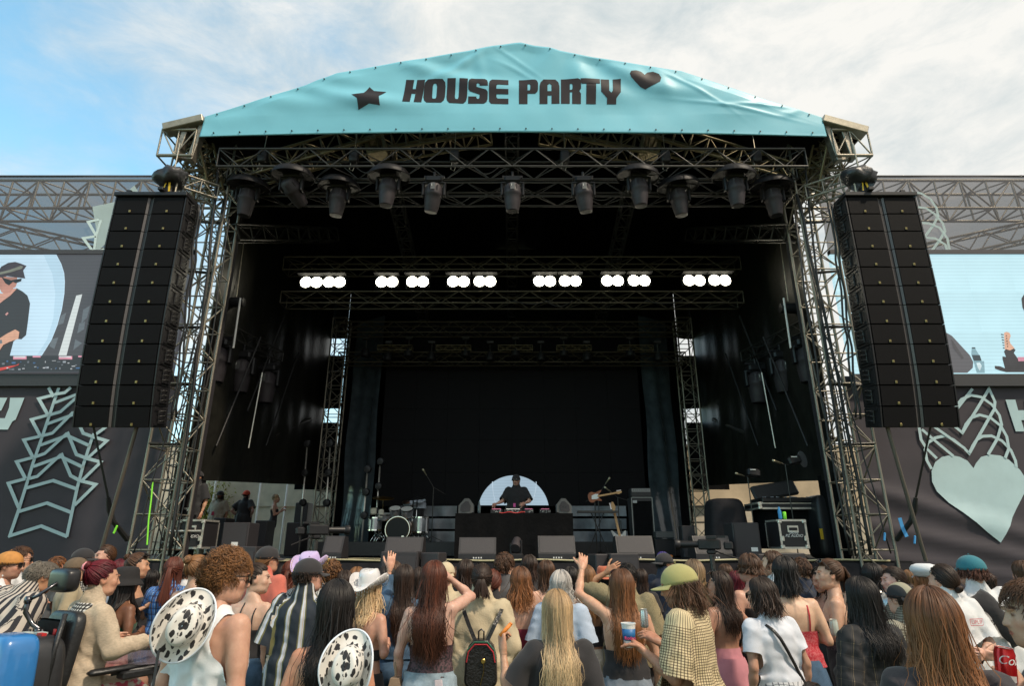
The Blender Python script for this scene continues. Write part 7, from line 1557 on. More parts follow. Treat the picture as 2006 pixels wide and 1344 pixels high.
def pxy(label, px, py, Y, sex='f', skin='light', hair=None, top=None, bottom=None, face=0, hy=0, hp=0, hr=0, arms=('down', 'down'), girth=1.0, lean=(0, 0), hat=None, specs=None, hands=('relax', 'relax'), palms=(None, None), base=0.0, legs='stand', beard=0, H=None, seed=None, group='people in the crowd', rise=0.0, neck=0, nh=1.0):
 if base == 0.0: Y = float(np.interp(Y, [2, 2.75, 3.0, 3.35, 3.75, 4.25, 4.7, 5.3, 6.2, 7], [2.4, 3.4, 4.05, 4.75, 5.2, 5.75, 6.2, 6.8, 7.6, 8.4]))
 seed = seed if seed is not None else len(PEOPLE) * 7 + 3; lod = 0 if Y < 4.9 else (1 if Y < 6.3 else 2); h = (.0158, .0205, .0270)[lod]
 B = Body(sex, girth, arms, h, legs, hy, hp, hr, lean, hands, palms, neck=neck, lod=lod); hkM = (14, 12, 10)[lod]
 T = B.deform(B.head_pt(np.array([[0, -.016, .128 + rise]])))[0]; P = at(px, py, Y)
 sc = (P.z - base) / T[2] if H is None else H; yaw = R(face); cz, sz = math.cos(yaw), math.sin(yaw)
 if H is None and not (.86 < sc < 1.14): print('SCALE', label, round(sc, 3))
 loc = Vector((P.x - sc * (cz * T[0] - sz * T[1]), P.y - sc * (sz * T[0] + cz * T[1]), base if H is None else P.z - sc * T[2]))
 root = thing('person', label, 'person', loc, yaw, group); root.scale = (sc,) * 3
 rv = random.Random(seed); tn = rv.uniform(.86, 1.10); V, F, C = B.mesh(tuple(c * tn * rv.uniform(.95, 1.05) for c in SKIN[skin]), beard); me = np_mesh('body', V, F, M_skin); set_col(me, C); link('body', me, root)
 def wear(name, geo, m, smooth=True, head=False):
  V, F = geo
  if head: V = B.deform(B.head_pt(np.array(V, float)))
  me = np_mesh(name, V, F, m, smooth)
  if 'Rest' in PATS.get(m.name, ''):
   rs = B.rest if getattr(B, 'rest', None) is not None and len(B.rest) == len(V) else np.asarray(V); a = me.attributes.new('Rest', 'FLOAT_VECTOR', 'POINT'); a.data.foreach_set('vector', np.ascontiguousarray(rs, dtype=np.float32).ravel())
  return link(name, me, root)
 for t in (top or []):
  nm, keep, m = t[0], t[1], t[2]; kw = dict(t[3]) if len(t) > 3 else {}; kw.setdefault('seed', seed)
  if nm.startswith('strap'):
   for x0, zt in keep:
    b = MB(); pts = []
    for k in range(12):
     z = zt + (1.445 - zt) * k / 11; x = x0 * (1 + .10 * k / 11); pts.append(Vector((x, float(B.torso_b(x, z, .004)) - .003, z)))
    b.sweep(pts, .011 if len(t) < 4 else t[3].get('w', .011), .004, (0, -1, 0)); V = B.deform(np.array(b.v)); link('strap', np_mesh('strap', V, b.f, m, False), root)
   continue
  wear(nm, B.garment(keep, **kw), m)
 if bottom:
  for t in bottom:
   if t[0] == 'skirt': V, F = skirt_mesh(*t[1]); wear('skirt', (V, F), t[2])
   else: wear(t[0], B.garment(t[1], seed=seed, **(t[3] if len(t) > 3 else {})), t[2])
 if legs == 'stand': wear('shoes', B.garment(lambda x, y, z, ia, t, da: z - .075, off=.010, wr=0), C_black if seed % 3 else C_white)
 if hair:
  hk = dict(hair); hk['M'] = hkM; st = hk.pop('style'); col = hk.pop('col', 'brown'); q_ = 1.0 if st not in ('short', 'curly_short') else 1.9; hk['n'] = int(hk.get('n', 560 if Y < 4.9 else 380 if Y < 6.3 else 190 if Y < 8 else 130) * nh * (q_ if 'n' not in hk else 1)); hk.setdefault('width', (.0068 if Y < 4.9 else .0085 if Y < 6.3 else .0125) * (.8 if q_ > 1 else 1)); hk.setdefault('hatline', None if not hat else (.035 if hat[0] in ('cowboy', 'fedora') else .012))
  V, F, C = make_hair(B, st, seed=seed, **hk); r_, t_ = H_[col]; me = np_mesh('hair', V, F, hair_mat(r_, t_)); set_col(me, C); link('hair', me, root)
 if hat:
  kind, m = hat[0], hat[1]; back = len(hat) > 2 and hat[2]; V, F = hat_geo(kind); V = V.copy()
  if back: V[:, 1] = 2 * SCC[1] - V[:, 1]; F = F[:, ::-1]
  tilt = hat[3] if len(hat) > 3 else 0
  if tilt: a = R(tilt); y, z = V[:, 1].copy(), V[:, 2].copy(); V[:, 1] = y * math.cos(a) - z * math.sin(a); V[:, 2] = y * math.sin(a) + z * math.cos(a)
  o = wear('cap' if kind in ('cap', 'flatcap') else 'hat', (V, F), m, head=True)
  if kind in ('fedora',): V2, F2 = rings([(.0945, .117, .078, 0, 0), (.0965, .119, .052, 0, 0)]); V2[:, 1] += SCC[1]; wear('hat_band', (V2, F2), C_tan, head=True)
  if kind == 'cap': b = MB(); b.lathe([(0, .006), (.006, .004), (.007, 0)], (0, SCC[1], .140), n=8); wear('button', (np.array(b.v), b.f), m, head=True)
 if specs:
  g1, g2 = glasses_geo(specs == 'up'); wear('sunglasses', g1, M_lens, False, head=True); wear('sunglasses_frame', g2, M_frame, True, head=True)
 info = dict(root=root, B=B, sc=sc, loc=loc, cz=cz, sz=sz, M=Matrix.Translation(loc) @ Matrix.Rotation(yaw, 4, 'Z') @ Matrix.Scale(sc, 4)); PEOPLE.append(info); return info
def wpt(info, v):
 v = info['B'].deform(np.array([v], float))[0]; return info['M'] @ Vector(v)
def hand_center(info, k, d=.085):
 side, S, E, W = info['B'].arm[k]; return wpt(info, W + unit(W - E) * d)
jeans = lambda m=None, z=1.02: ('jeans', k_pants(z, .10), m or D_mid, dict(off=.010, wr=.004))
trous = lambda m=None, z=1.04: ('trousers', k_pants(z, .10), m or C_black, dict(off=.014, wr=.004))
shorts = lambda m=None, z=1.02, b=.60: ('shorts', k_pants(z, b), m or D_dark, dict(off=.014, wr=.004))
tee = lambda m, hem=.92, sl=.20, loose=.014, off=.014, neck=.078, wr=.0045, nm='t_shirt': (nm, k_tee(hem, sl, neck), m, dict(off=off, loose=loose, sleeve=sl, wr=wr))
vest = lambda m, hem=.94, **k: ('tank_top', k_tank(hem, **k), m, dict(off=.009, loose=.012, wr=.004))
crop = lambda m, top=1.26, bot=1.10, diag=0, off=.007, nm='crop_top': (nm, k_band(top, bot, diag), m, dict(off=off, wr=.0025))
# ================================================================== the crowd, roughly left to right
hairL = lambda col, L=.42, **k: dict(style='long', col=col, length=L, **k)
# 1-2 left edge
p_tan = pxy('man in backwards tan cap, sunglasses and white tank at the left edge holding a cup', 22, 1081, 4.7, 'm', 'light', dict(style='short', col='brown', length=.04), [vest(C_white, loose=.0) if False else vest(C_white)], [shorts(C_black)], face=-68, hy=-5, arms=('hold', 'hold'), hat=('cap', mat('tan_cap', (.45, .20, .05), .8), True), specs='on', hands=('grip', 'grip'), beard=.35)
pxy('man with short brown hair and white tee behind the tan cap', 42, 1073, 5.6, 'm', 'light', dict(style='short', col='brown', length=.05, curl=.004), [tee(C_white)], [trous()], face=-60, specs='on')
p_str = pxy('grey balding man in a black and cream striped shirt leaning forward', 103, 1103, 3.75, 'm', 'tan', dict(style='short', col='grey', length=.026, n=1100, width=.005, bald=.80, vol=.6), [('striped_shirt', k_tee(.80, .27, .07), P_stripe, dict(off=.02, loose=.07, sleeve=.27, wr=.006))], [trous()], face=-32, hy=-10, lean=(4, 24), arms=('hold', 'hold'), girth=1.12, specs='on')
pxy('person with orange brown hair just left of the chequered bandana', 114, 1092, 7.0, 'f', 'light', dict(style='short', col='copper', length=.06), [tee(C_grey)], [trous()], face=-20)
pxy('man in black cap with chequered bandana near the left tower', 166, 1075, 6.2, 'm', 'tan', dict(style='short', col='dark', length=.05), [tee(P_kef, nm='shirt')], [trous()], face=-70, hat=('cap', C_black), beard=.6)
pxy('person in a brown flat cap behind the balding man', 153, 1093, 5.4, 'm', 'light', dict(style='short', col='brown', length=.04), [tee(C_tan)], [trous()], face=-50, hat=('flatcap', mat('brown_cap', (.12, .085, .055), .9)), specs='on')
pxy('young woman with open mouth looking left below the left array', 211, 1069, 6.6, 'f', 'fair', dict(style='lowpony', col='brown', length=.2), [tee(C_pink)], [trous()], face=150, hy=0)
pxy('woman with dark red curls behind the wheelchair user', 240, 1097, 6.0, 'f', 'light', dict(style='wavy', col='wine', length=.28, wave=.02, vol=1.4), [tee(C_blue)], [trous()], face=-10)
pxy('woman in black top with sunglasses pushed up, laughing toward the right', 272, 1085, 5.3, 'f', 'light', dict(style='bun', col='brown', vol=.9), [crop(C_black, 1.30, 1.02)], [trous()], face=-75, specs='up', arms=('front', 'hold'), girth=1.05)
p_braid = pxy('woman in black bucket hat with long black braids and green crop top', 251, 1113, 4.25, 'f', 'brown', dict(style='long', col='black', length=.50, wave=.003, freq=9, n=230, width=.015, vol=.9), [crop(C_green, 1.25, 1.09)], [('skirt', (1.03, .55, .15, .21, .115, .15, 2, .01), P_tattoo)], face=-25, hat=('bucket', mat('bucket_black', (.014, .013, .014), .9)), arms=('down', 'front'))
pxy('woman with long auburn hair in a blue plaid shirt raising her hand', 343, 1093, 5.3, 'f', 'fair', dict(style='halfup', col='redbrown', length=.38), [tee(P_bplaid, hem=1.02, sl=.17, loose=.01, nm='plaid_shirt')], [trous()], face=12, arms=('face', 'down'))
pxy('person in a pale straw cap beside the auburn-haired woman', 368, 1100, 6.2, 'f', 'light', dict(style='short', col='dark', length=.05), [tee(C_white)], [trous()], hat=('newsboy', C_cream))
pxy('woman with a blond twisted bun and one-shoulder dark top', 390, 1089, 4.5, 'f', 'fair', dict(style='bun', col='ltbrown', vol=1.1), [('one_shoulder_top', k_oneshoulder(.98), C_brown, dict(off=.007, wr=.002))], [trous()], face=-14, hy=-12, girth=1.05, arms=('down', 'down'))
# curly-haired man in white tank with the cow hat on his back
p_curl = pxy('tall curly-haired man in a white tank top wearing sunglasses, cow-print hat on his back', 452, 1075, 2.75, 'm', 'light', dict(style='curly_short', col='curlbrown', length=.078, curl=.011, freq=1.4, n=1900, width=.0046, vol=1.5), [('tank_top', k_tank(.86, strap=.118, back=.10, arm=.55), cl('vest_white', (.66, .68, .70)), dict(off=.009, loose=.025, wr=.006))], [jeans()], face=-26, hy=-34, hr=0, hp=-6, specs='on', arms=('down', 'down'), girth=1.04, rise=.012)
pxy('dark-haired woman in a black strappy top looking right past the curly-haired man', 505, 1105, 4.0, 'f', 'fair', dict(style='bun', col='dark', vol=.7), [crop(C_black, 1.235, 1.02), ('strap', [(-.02, 1.23), (.09, 1.22)], C_black)], [jeans(D_mid)], face=-15, hy=-62, girth=1.02)
pxy('man in black cap with a blond bun and coral red shirt', 526, 1071, 5.1, 'm', 'light', dict(style='lowbun', col='ltbrown', vol=1.2), [tee(C_coral, hem=.85, sl=.26, loose=.05)], [shorts(C_coral)], face=-20, hy=-20, hat=('cap', C_black))
pxy('woman with a high dark bun and long red-brown hair beside the coral shirt', 572, 1100, 5.3, 'f', 'fair', dict(style='halfup', col='redbrown', length=.34), [tee(C_black)], [trous()])
p_sh = pxy('man in black cap and wide-striped shirt seen from behind', 606, 1092, 3.55, 'm', 'light', dict(style='short', col='dark', length=.035), [('striped_shirt', k_tee(.82, .27, .07), P_deck, dict(off=.018, loose=.055, sleeve=.27, wr=.005))], [jeans(D_dark)], face=-8, hy=-32, hat=('cap', C_black, False), arms=('down', 'down'), rise=.01)
p_lil = pxy('person in a lilac cowboy hat with gold fringe in front of the striped shirt', 612, 1079, 4.5, 'f', 'light', hairL('ltbrown', .3), [tee(P_kef, nm='shirt')], [trous()], face=-15, hat=('cowboy', C_lilac, False, 18), rise=.05)
pxy('man with short brown curls right of the lilac hat', 651, 1099, 5.0, 'm', 'light', dict(style='curly_short', col='curlbrown', length=.05, curl=.008, n=260, width=.012, vol=1.2), [tee(P_kef, nm='shirt')], [trous()], face=-18)
p_cow2 = pxy('woman with long straight black hair and a cow-print hat on her back', 662, 1139, 2.62, 'f', 'tan', hairL('black', .47, vol=1.1, n=900, width=.0056), [crop(C_black, 1.20, .98, diag=.25)], [trous()], face=4, hy=6, girth=.98)
pxy('dark-haired woman half hidden right of the cow-print hat wearer', 676, 1119, 5.0, 'f', 'light', hairL('dark', .3), [tee(C_black)], [trous()])
p_pearl = pxy('woman in white fringed cowboy hat with wavy blond hair and bare tattooed back', 727, 1114, 3.75, 'f', 'light', dict(style='wavy', col='blond', length=.34, wave=.022, freq=1.6, vol=1.2), [crop(C_black, 1.17, 1.09)], [trous(C_black, 1.0)], face=-28, hy=10, hat=('cowboy', C_pearl, False, 8), arms=('down', 'front'), rise=.045, girth=.98)
pxy('woman with black hair and black spotted top right of the fringed hat', 758, 1111, 4.8, 'f', 'light', dict(style='wavy', col='black', length=.26, wave=.02), [tee(C_black, sl=.0) if False else crop(C_black, 1.32, 1.05)], [trous()], face=-25)
pxy('brown-haired woman behind the black hair, left of the raised hand', 772, 1101, 5.5, 'f', 'light', hairL('brown', .3), [tee(C_brown)], [trous()], face=-20)
p_str2 = pxy('woman with very long straight dark hair and denim jacket raising one hand', 793, 1108, 4.15, 'f', 'light', hairL('dark', .60, vol=1.0, n=560), [tee(D_mid, hem=1.0, sl=.45, loose=.02, nm='denim_jacket')], [jeans(D_mid)], face=10, arms=(((.02, .26, .05), (-.02, .02, .24)), 'down'), hands=('raise', 'relax'), palms=((0, 1, 0), None))
pxy('brown-haired woman between the straight dark hair and the red waves', 824, 1113, 4.9, 'f', 'light', dict(style='wavy', col='dark', length=.35, wave=.012), [tee(C_brown)], [trous()])
# long wavy auburn hair, arm on head
p_red = pxy('woman with waist-long wavy auburn hair, hand on head, tattooed arm and light jeans', 851, 1102, 3.35, 'f', 'fair', dict(style='wavy', col='auburn', length=.62, wave=.017, freq=2.6, vol=1.35, n=900, width=.0062, maxphi=1.6, spread=.12, frizz=.009), [('lace_top', k_band(1.20, 1.0), P_blace, dict(off=.007, wr=.002))], [('jeans', k_pants(1.03, .10), D_light, dict(off=.010, wr=.005))], face=-4, hy=8, arms=('down', ((.34, .70, .20), (-.60, -.32, .52))), hands=('relax', 'relax'), palms=(None, (-1, 0, -.3)), girth=1.08)
pxy('person in a cream cap and cream overalls behind the raised tattooed arm', 874, 1100, 4.9, 'm', 'light', dict(style='short', col='ltbrown', length=.05), [tee(C_cream, hem=.9, loose=.04, nm='overalls')], [trous(C_cream)], hat=('cap', C_cream, True), rise=.01)
pxy('woman with dark brown hair, headband and black top', 912, 1098, 5.4, 'f', 'light', dict(style='wavy', col='dark', length=.26, wave=.02, vol=1.3), [tee(C_black)], [trous()], specs='up')
p_jack = pxy('woman in oversized beige jacket with hair clipped up and a black backpack', 944, 1105, 3.75, 'f', 'fair', dict(style='clip', col='dark', vol=1.2), [('jacket', k_tee(.80, .50, .085), mat('beige_jacket', (.47, .39, .26), .85, 0, .06, 9, .15, 90), dict(off=.03, loose=.10, sleeve=.50, wr=.010))], [('skirt', (1.0, .2, .17, .26, .13, .2, 1, .05), C_black)], face=-2, hy=3, arms=('front', 'front'), girth=1.02)
pxy('woman with a dark red low ponytail beside the beige jacket', 966, 1117, 4.9, 'f', 'light', dict(style='lowpony', col='redbrown', length=.3), [tee(C_black)], [trous()], face=-15)
pxy('young man with short brown hair in a charcoal tee', 988, 1085, 5.1, 'm', 'fair', dict(style='short', col='brown', length=.055, vol=1.3), [tee(C_grey)], [trous()], face=-14, hy=-20)
pxy('woman with long auburn ringlets in a maroon camisole and denim shorts', 1020, 1113, 4.15, 'f', 'fair', dict(style='wavy', col='copper', length=.30, curl=.013, freq=2.6, vol=1.5, n=620, spread=.15), [('camisole', k_band(1.25, .98), C_maroon, dict(off=.007, loose=.006, wr=.004)), ('strap', [(-.10, 1.24), (.10, 1.24)], C_maroon)], [shorts(D_dark)], face=2, girth=1.04)
pxy('woman with tight dark curls behind the ringlets', 1037, 1089, 6.0, 'f', 'light', dict(style='wavy', col='dark', length=.24, curl=.012, freq=3, vol=1.6), [tee(C_black)], [trous()])
pxy('woman with straight brown hair and white strappy top left of the silver hair', 1070, 1099, 5.4, 'f', 'fair', hairL('brown', .28), [crop(C_white, 1.30, .98)], [trous()], face=18)
# long blond
p_blond = pxy('woman with very long straight blond hair in a black tee holding an orange lighter', 1091, 1154, 2.88, 'f', 'light', hairL('blond', .60, vol=1.15, n=1000, width=.0052, spread=.10, frizz=.008, wave=.006), [tee(C_black, hem=.88, sl=.20, loose=.03)], [trous()], face=6, hy=4, arms=(((.16, .02, -.22), (.02, .10, .24)), 'down'), hands=('grip', 'relax'), palms=((1, .4, 0), None), rise=.012)
pxy('woman with wavy silver hair in a pale blue tee', 1098, 1119, 3.95, 'f', 'fair', dict(style='wavy', col='silver', length=.24, wave=.024, freq=1.5, vol=1.2, n=560), [tee(C_blue, hem=.90, sl=.24, loose=.04)], [jeans(D_mid)], face=-14, hy=-5, girth=1.14)
pxy('dark-haired woman half hidden behind the silver hair', 1117, 1112, 5.4, 'f', 'light', dict(style='wavy', col='black', length=.2, wave=.02), [tee(C_black)], [trous()], face=-30)
pxy('woman with long light brown hair and cream quilted shorts', 1148, 1109, 4.7, 'f', 'tan', hairL('ltbrown', .46), [crop(C_black, 1.2, 1.02)], [shorts(P_quilt, 1.0, .72)], face=6)
pxy('person in a rust felt fedora', 1184, 1110, 5.2, 'f', 'tan', dict(style='wavy', col='black', length=.22), [tee(C_black)], [trous()], hat=('fedora', C_rust), rise=.03)
p_arm = pxy('woman with long copper hair in a black vest raising her left arm high, pale jeans', 1217, 1117, 3.45, 'f', 'light', hairL('copper', .60, vol=1.25, n=900, width=.0058, spread=.10, wave=.009, freq=1.8), [('vest_top', k_band(1.19, 1.0), C_black, dict(off=.007, loose=.004, wr=.002))], [('jeans', k_pants(1.03, .10), D_grey, dict(off=.010, wr=.005))], face=0, hy=6, specs='up', arms=(((.72, .45, .52), (-.20, .55, .78)), 'down'), hands=('raise', 'relax'), palms=((0, 1, 0), None), girth=1.06)
p_knit = pxy('man in an open-weave tan shirt with dark hair, one hand on his head', 1228, 1106, 4.5, 'm', 'tan', dict(style='short', col='black', length=.045), [tee(P_knit, hem=.88, sl=.28, loose=.05)], [trous()], face=-18, hy=-6, arms=(((.5, .1, .2), (-.6, .0, .35)), 'down'), girth=1.05)
pxy('guard in navy jacket with white stripes, black cap and sunglasses looking right', 1300, 1084, 6.6, 'm', 'tan', dict(style='short', col='black', length=.03), [('jacket', k_tee(.86, .50, .07), C_navy, dict(off=.03, loose=.05, sleeve=.50, wr=.006))], [trous()], face=-50, hy=-25, hat=('cap', C_black, True), specs='on', beard=.7, girth=1.15)
p_gin = pxy('long-haired man in olive five-panel cap and cream gingham shirt, facing left with a blue cup', 1322, 1103, 3.0, 'm', 'tan', hairL('brown', .24, vol=1.3, n=850, width=.0058, maxphi=1.75, wave=.012, freq=1.5), [('gingham_shirt', k_tee(.80, .27, .07), P_ging, dict(off=.02, loose=.065, sleeve=.27, wr=.006))], [trous()], face=58, hy=18, hp=-10, hat=('cap', C_olive), arms=('hold', 'hold'), hands=('grip', 'relax'), beard=.5, rise=.012)
pxy('woman with a red bandana and long streaked blond hair', 1358, 1098, 4.4, 'f', 'light', hairL('ash', .44, vol=1.0), [crop(C_black, 1.16, 1.04)], [('skirt', (1.02, .5, .16, .22, .12, .17, 3, .02), C_pink)], face=12, arms=('down', 'hip'))
p_curl2 = pxy('woman with long dark brown curls and bare back, profile to the left', 1408, 1121, 4.25, 'f', 'tan', dict(style='wavy', col='dark', length=.50, wave=.018, freq=2.4, vol=1.2, maxphi=1.6), [crop(C_pink, 1.10, 1.0)], [('skirt', (1.02, .5, .16, .24, .12, .18, 3, .02), C_pink)], face=22, hy=30, specs='up', arms=('down', 'hip'))
pxy('person with dark red hair behind the long brown curls', 1441, 1120, 6.0, 'f', 'light', hairL('wine', .25), [tee(C_black)], [trous()])
pxy('woman with a brown bob and bare shoulders', 1466, 1088, 4.6, 'f', 'fair', dict(style='bob', col='brown', length=.09, vol=1.8, wave=.006, taper=.92), [crop(C_black, 1.30, 1.0)], [trous()], face=15, hy=10, girth=1.12)
pxy('man with chin-length brown hair facing left behind the bob', 1511, 1081, 5.4, 'm', 'fair', dict(style='bob', col='brown', length=.12, vol=1.2), [tee(C_white)], [trous()], face=70, beard=.5)
p_wht = pxy('woman with shoulder-length dark waves in a white tee with black crossbody bag', 1488, 1134, 3.35, 'f', 'light', dict(style='wavy', col='dark', length=.22, wave=.018, freq=2.0, vol=1.5, n=700), [tee(cl('tee_white', (.60, .62, .68)), hem=.96, sl=.17, loose=.006, off=.010, wr=.005)], [('skirt', (1.05, .45, .165, .235, .125, .19, 5, .012), P_chain)], face=14, hy=28, specs='on', arms=('down', 'down'), girth=1.10, lean=(-2, 4))
p_rtop = pxy('woman with straight black hair in a red lace camisole and denim skirt', 1534, 1092, 3.75, 'f', 'fair', dict(style='bob', col='black', length=.22, vol=1.2, n=420, taper=.85), [('camisole', k_band(1.22, .97), P_lace, dict(off=.008, loose=.008, wr=.003)), ('strap', [(-.10, 1.21), (.10, 1.21)], C_red)], [('skirt', (1.02, .62, .175, .235, .135, .18, 2, .006), D_mid)], face=-8, hy=-20, specs='up', arms=('down', 'front'), girth=1.14)
pxy('young man with short dark hair in a navy tee', 1568, 1095, 5.3, 'm', 'fair', dict(style='short', col='brown', length=.045), [tee(C_navy)], [trous()], face=10)
pxy('smiling woman facing left with brown ponytail and black lace top holding a can', 1622, 1097, 4.15, 'f', 'fair', dict(style='pony', col='brown', length=.34, vol=1.4), [('lace_top', k_band(1.24, .98), P_blace, dict(off=.007, wr=.002)), ('strap', [(-.09, 1.22), (.09, 1.22)], C_black)], [trous()], face=62, hy=20, specs='up', arms=('hold', 'hold'), hands=('grip', 'relax'), girth=1.05)
pxy('woman looking down just behind the smiling woman', 1604, 1112, 5.0, 'f', 'tan', hairL('dark', .3), [crop(C_black, 1.26, 1.0)], [trous()], face=110, hp=-12)
p_pl = pxy('woman with long straight black hair in a dark plaid shirt', 1682, 1133, 3.0, 'f', 'light', hairL('black', .46, vol=1.15, n=850, width=.0058, spread=.15), [('plaid_shirt', k_tee(.80, .52, .07), P_plaid, dict(off=.022, loose=.05, sleeve=.50, wr=.007))], [trous()], face=14, hy=10, arms=('front', 'down'))
pxy('woman with black fringe looking right in a silver satin top', 1707, 1106, 4.9, 'f', 'tan', dict(style='wavy', col='black', length=.24, vol=1.5, wave=.012), [tee(P_silver, sl=.3, nm='satin_top')], [trous()], face=-70, hy=-5)
pxy('brown-haired person between the fringe and the man bun', 1727, 1109, 6.0, 'f', 'light', hairL('brown', .25), [tee(D_mid)], [trous()])
pxy('person with a curly low bun facing left in blue denim', 1748, 1112, 4.6, 'm', 'fair', dict(style='lowbun', col='dark', vol=1.5), [tee(P_check, nm='shirt')], [jeans()], face=72, hy=10)
pxy('person in a black and cream cap worn backwards behind the foreground hair', 1762, 1142, 3.4, 'm', 'fair', dict(style='curly_short', col='dark', length=.05, curl=.008, n=300), [tee(P_check, nm='check_shirt')], [trous()], face=20, hat=('cap', pattern('panel_cap', None, [(0, (.02, .02, .022)), (.5, (.30, .27, .19))], 'X', 9.0), True))
p_fg = pxy('foreground woman with long chestnut hair in a black tee, nearest the camera on the right', 1816, 1147, 2.02, 'f', 'light', hairL('copper', .46, vol=1.25, n=1150, width=.0050, spread=.16, frizz=.008, wave=.005) | dict(), [tee(cl('faded_black', (.028, .022, .026)), hem=.85, sl=.24, loose=.03, wr=.006)], [trous()], face=-16, hy=-8, rise=.014)
pxy('woman in a white baker-boy cap with long ginger hair', 1808, 1105, 4.9, 'f', 'fair', hairL('copper', .34), [tee(D_mid)], [trous()], hat=('newsboy', C_white), rise=.008)
p_wt2 = pxy('person in white tee with red box print, hands clasped behind the back', 1843, 1107, 3.85, 'm', 'fair', dict(style='lowbun', col='dark', vol=.9), [tee(C_white, hem=.88, sl=.24, loose=.05)], [shorts(C_black)], face=10, hy=18, arms=(((.06, -.06, -.27), (-.26, -.14, -.05)), ((.06, -.06, -.27), (-.26, -.15, -.05))), hands=('relax', 'grip'), girth=.98)
p_teal = pxy('person in backwards teal cap and white tee with black jumper over the shoulder', 1897, 1087, 4.05, 'm', 'light', dict(style='bob', col='auburn', length=.12, vol=1.5), [tee(C_white, hem=.86, sl=.24, loose=.06)], [shorts(mat('faded_blue', (.10, .17, .22), .9))], face=-6, hy=22, hat=('cap', C_teal), arms=('front', 'down'), girth=1.05, rise=.008)
p_can = pxy('dark-haired young man at the right edge facing left with a red drink can', 2020, 1143, 2.15, 'm', 'fair', dict(style='short', col='brown', length=.07, vol=1.6, n=1500, width=.0048), [tee(C_grey, hem=.9, sl=.24, loose=.04)], [trous()], face=50, hy=22, arms=(((.05, .02, -.26), (-.06, .10, .22)), 'down'), hands=('grip', 'relax'), palms=((1, .2, 0), None))
pxy('brown-haired person cut off at the right edge behind the young man', 2001, 1100, 4.8, 'f', 'light', hairL('brown', .3), [tee(C_black)], [trous()])
# a few heads seen only as slivers between the others
for (px, py, Y, col, lab) in ((560, 1108, 6.2, 'dark', 'dark-haired person far ahead between the coral shirt and the lilac hat'), (700, 1112, 6.0, 'ltbrown', 'light-haired person far ahead above the fringed hat'), (890, 1113, 6.4, 'brown', 'brown-haired person far ahead behind the cream cap'), (1140, 1118, 6.8, 'black', 'black-haired person far ahead behind the raised arm'), (1255, 1116, 6.5, 'dark', 'dark-haired person far ahead right of the knit shirt'), (1420, 1106, 7.0, 'brown', 'brown-haired person at the barrier right of the tripod'), (1650, 1118, 6.6, 'dark', 'dark-haired person far ahead right of the ponytail'), (1780, 1118, 6.6, 'ltbrown', 'light brown-haired person far ahead left of the white cap'), (1930, 1122, 6.4, 'dark', 'dark-haired person far ahead behind the jumper'), (66, 1120, 6.4, 'brown', 'brown-haired person far ahead behind the paper cup'), (300, 1118, 6.6, 'black', 'black-haired person far ahead left of the raised hand'), (470, 1116, 6.2, 'dark', 'dark-haired person far ahead behind the curly-haired man')):
 pxy(lab, px, py, Y, 'f', 'light', hairL(col, .28), [tee(C_black if Y > 6.3 else C_grey)], [trous()], face=random.Random(px).uniform(-25, 25))
# ------------------------------------------------------------------ people on the stage
def onstage(*a, **k): k.setdefault('group', 'people on the stage'); return pxy(*a, base=DZ, **k)
p_dj = onstage('DJ in black cap with goggles, sunglasses and black short-sleeved shirt behind the decks', 1011, 930, 14.15, 'm', 'fair', dict(style='short', col='dark', length=.03), [('shirt', k_tee(.84, .27, .07), cl('dj_black', (.012, .011, .013)), dict(off=.018, loose=.03, sleeve=.27, wr=.005))], [trous()], face=176, hy=-8, hp=-4, hat=('cap', C_black), specs='on', beard=.5, arms=(((.12, .10, -.25), (-.10, .20, -.06)), ((.12, .10, -.25), (.14, .20, -.08))), girth=1.05, legs='stand')
b = MB(); b.box((0, 0, 0), (.055, .008, .085), bev=.002); q = wpt(p_dj, (.03, .17, 1.08)); o = b.build('name_badge', mat('badge_pink', (.65, .08, .30), .5), None, q); tag(o, 'pink pass hanging on the chest of the DJ', 'pass')
b = MB(); hp_ = np.array([[x, y, z] for x, y, z in []]);
onstage('man in black tee and black cap with sunglasses watching from the left wing', 390, 923, 12.1, 'm', 'tan', dict(style='short', col='black', length=.02), [tee(cl('wing_black', (.014, .014, .016)), hem=.86, sl=.25, loose=.04)], [trous()], face=165, hat=('cap', C_black), specs='on', beard=.9, girth=1.05)
pb = onstage('long-haired man in a beige shirt with a pass standing in the left wing', 433, 962, 17.0, 'm', 'tan', hairL('black', .26, vol=1.3), [tee(cl('beige', (.36, .30, .23)), hem=.84, sl=.25, loose=.05)], [trous()], face=172, beard=.8, hat=('cap', C_black))
b = MB(); b.box((0, 0, 0), (.07, .008, .10), bev=.002); tag(b.build('crew_pass', mat('pass_red', (.5, .03, .08), .5), None, wpt(pb, (0.02, .19, 1.12))), 'red crew pass on the beige shirt', 'pass')
onstage('man in an orange backwards cap and black tee with his back turned', 484, 961, 17.3, 'm', 'fair', dict(style='short', col='brown', length=.02), [tee(C_black, hem=.86, loose=.05)], [trous()], face=-12, hat=('cap', mat('orange_cap', (.70, .10, .05), .8), True), arms=('hip', 'hip'))
onstage('blond woman in dark playsuit filming with her phone in the left wing', 541, 969, 17.6, 'f', 'light', dict(style='bob', col='blond', length=.10, vol=1.3), [crop(C_black, 1.30, .95)], [shorts(C_black, 1.0, .78)], face=-70, arms=('face', 'hold'), hands=('grip', 'grip'))
onstage('blond woman', 541, 969, 17.6) if False else None
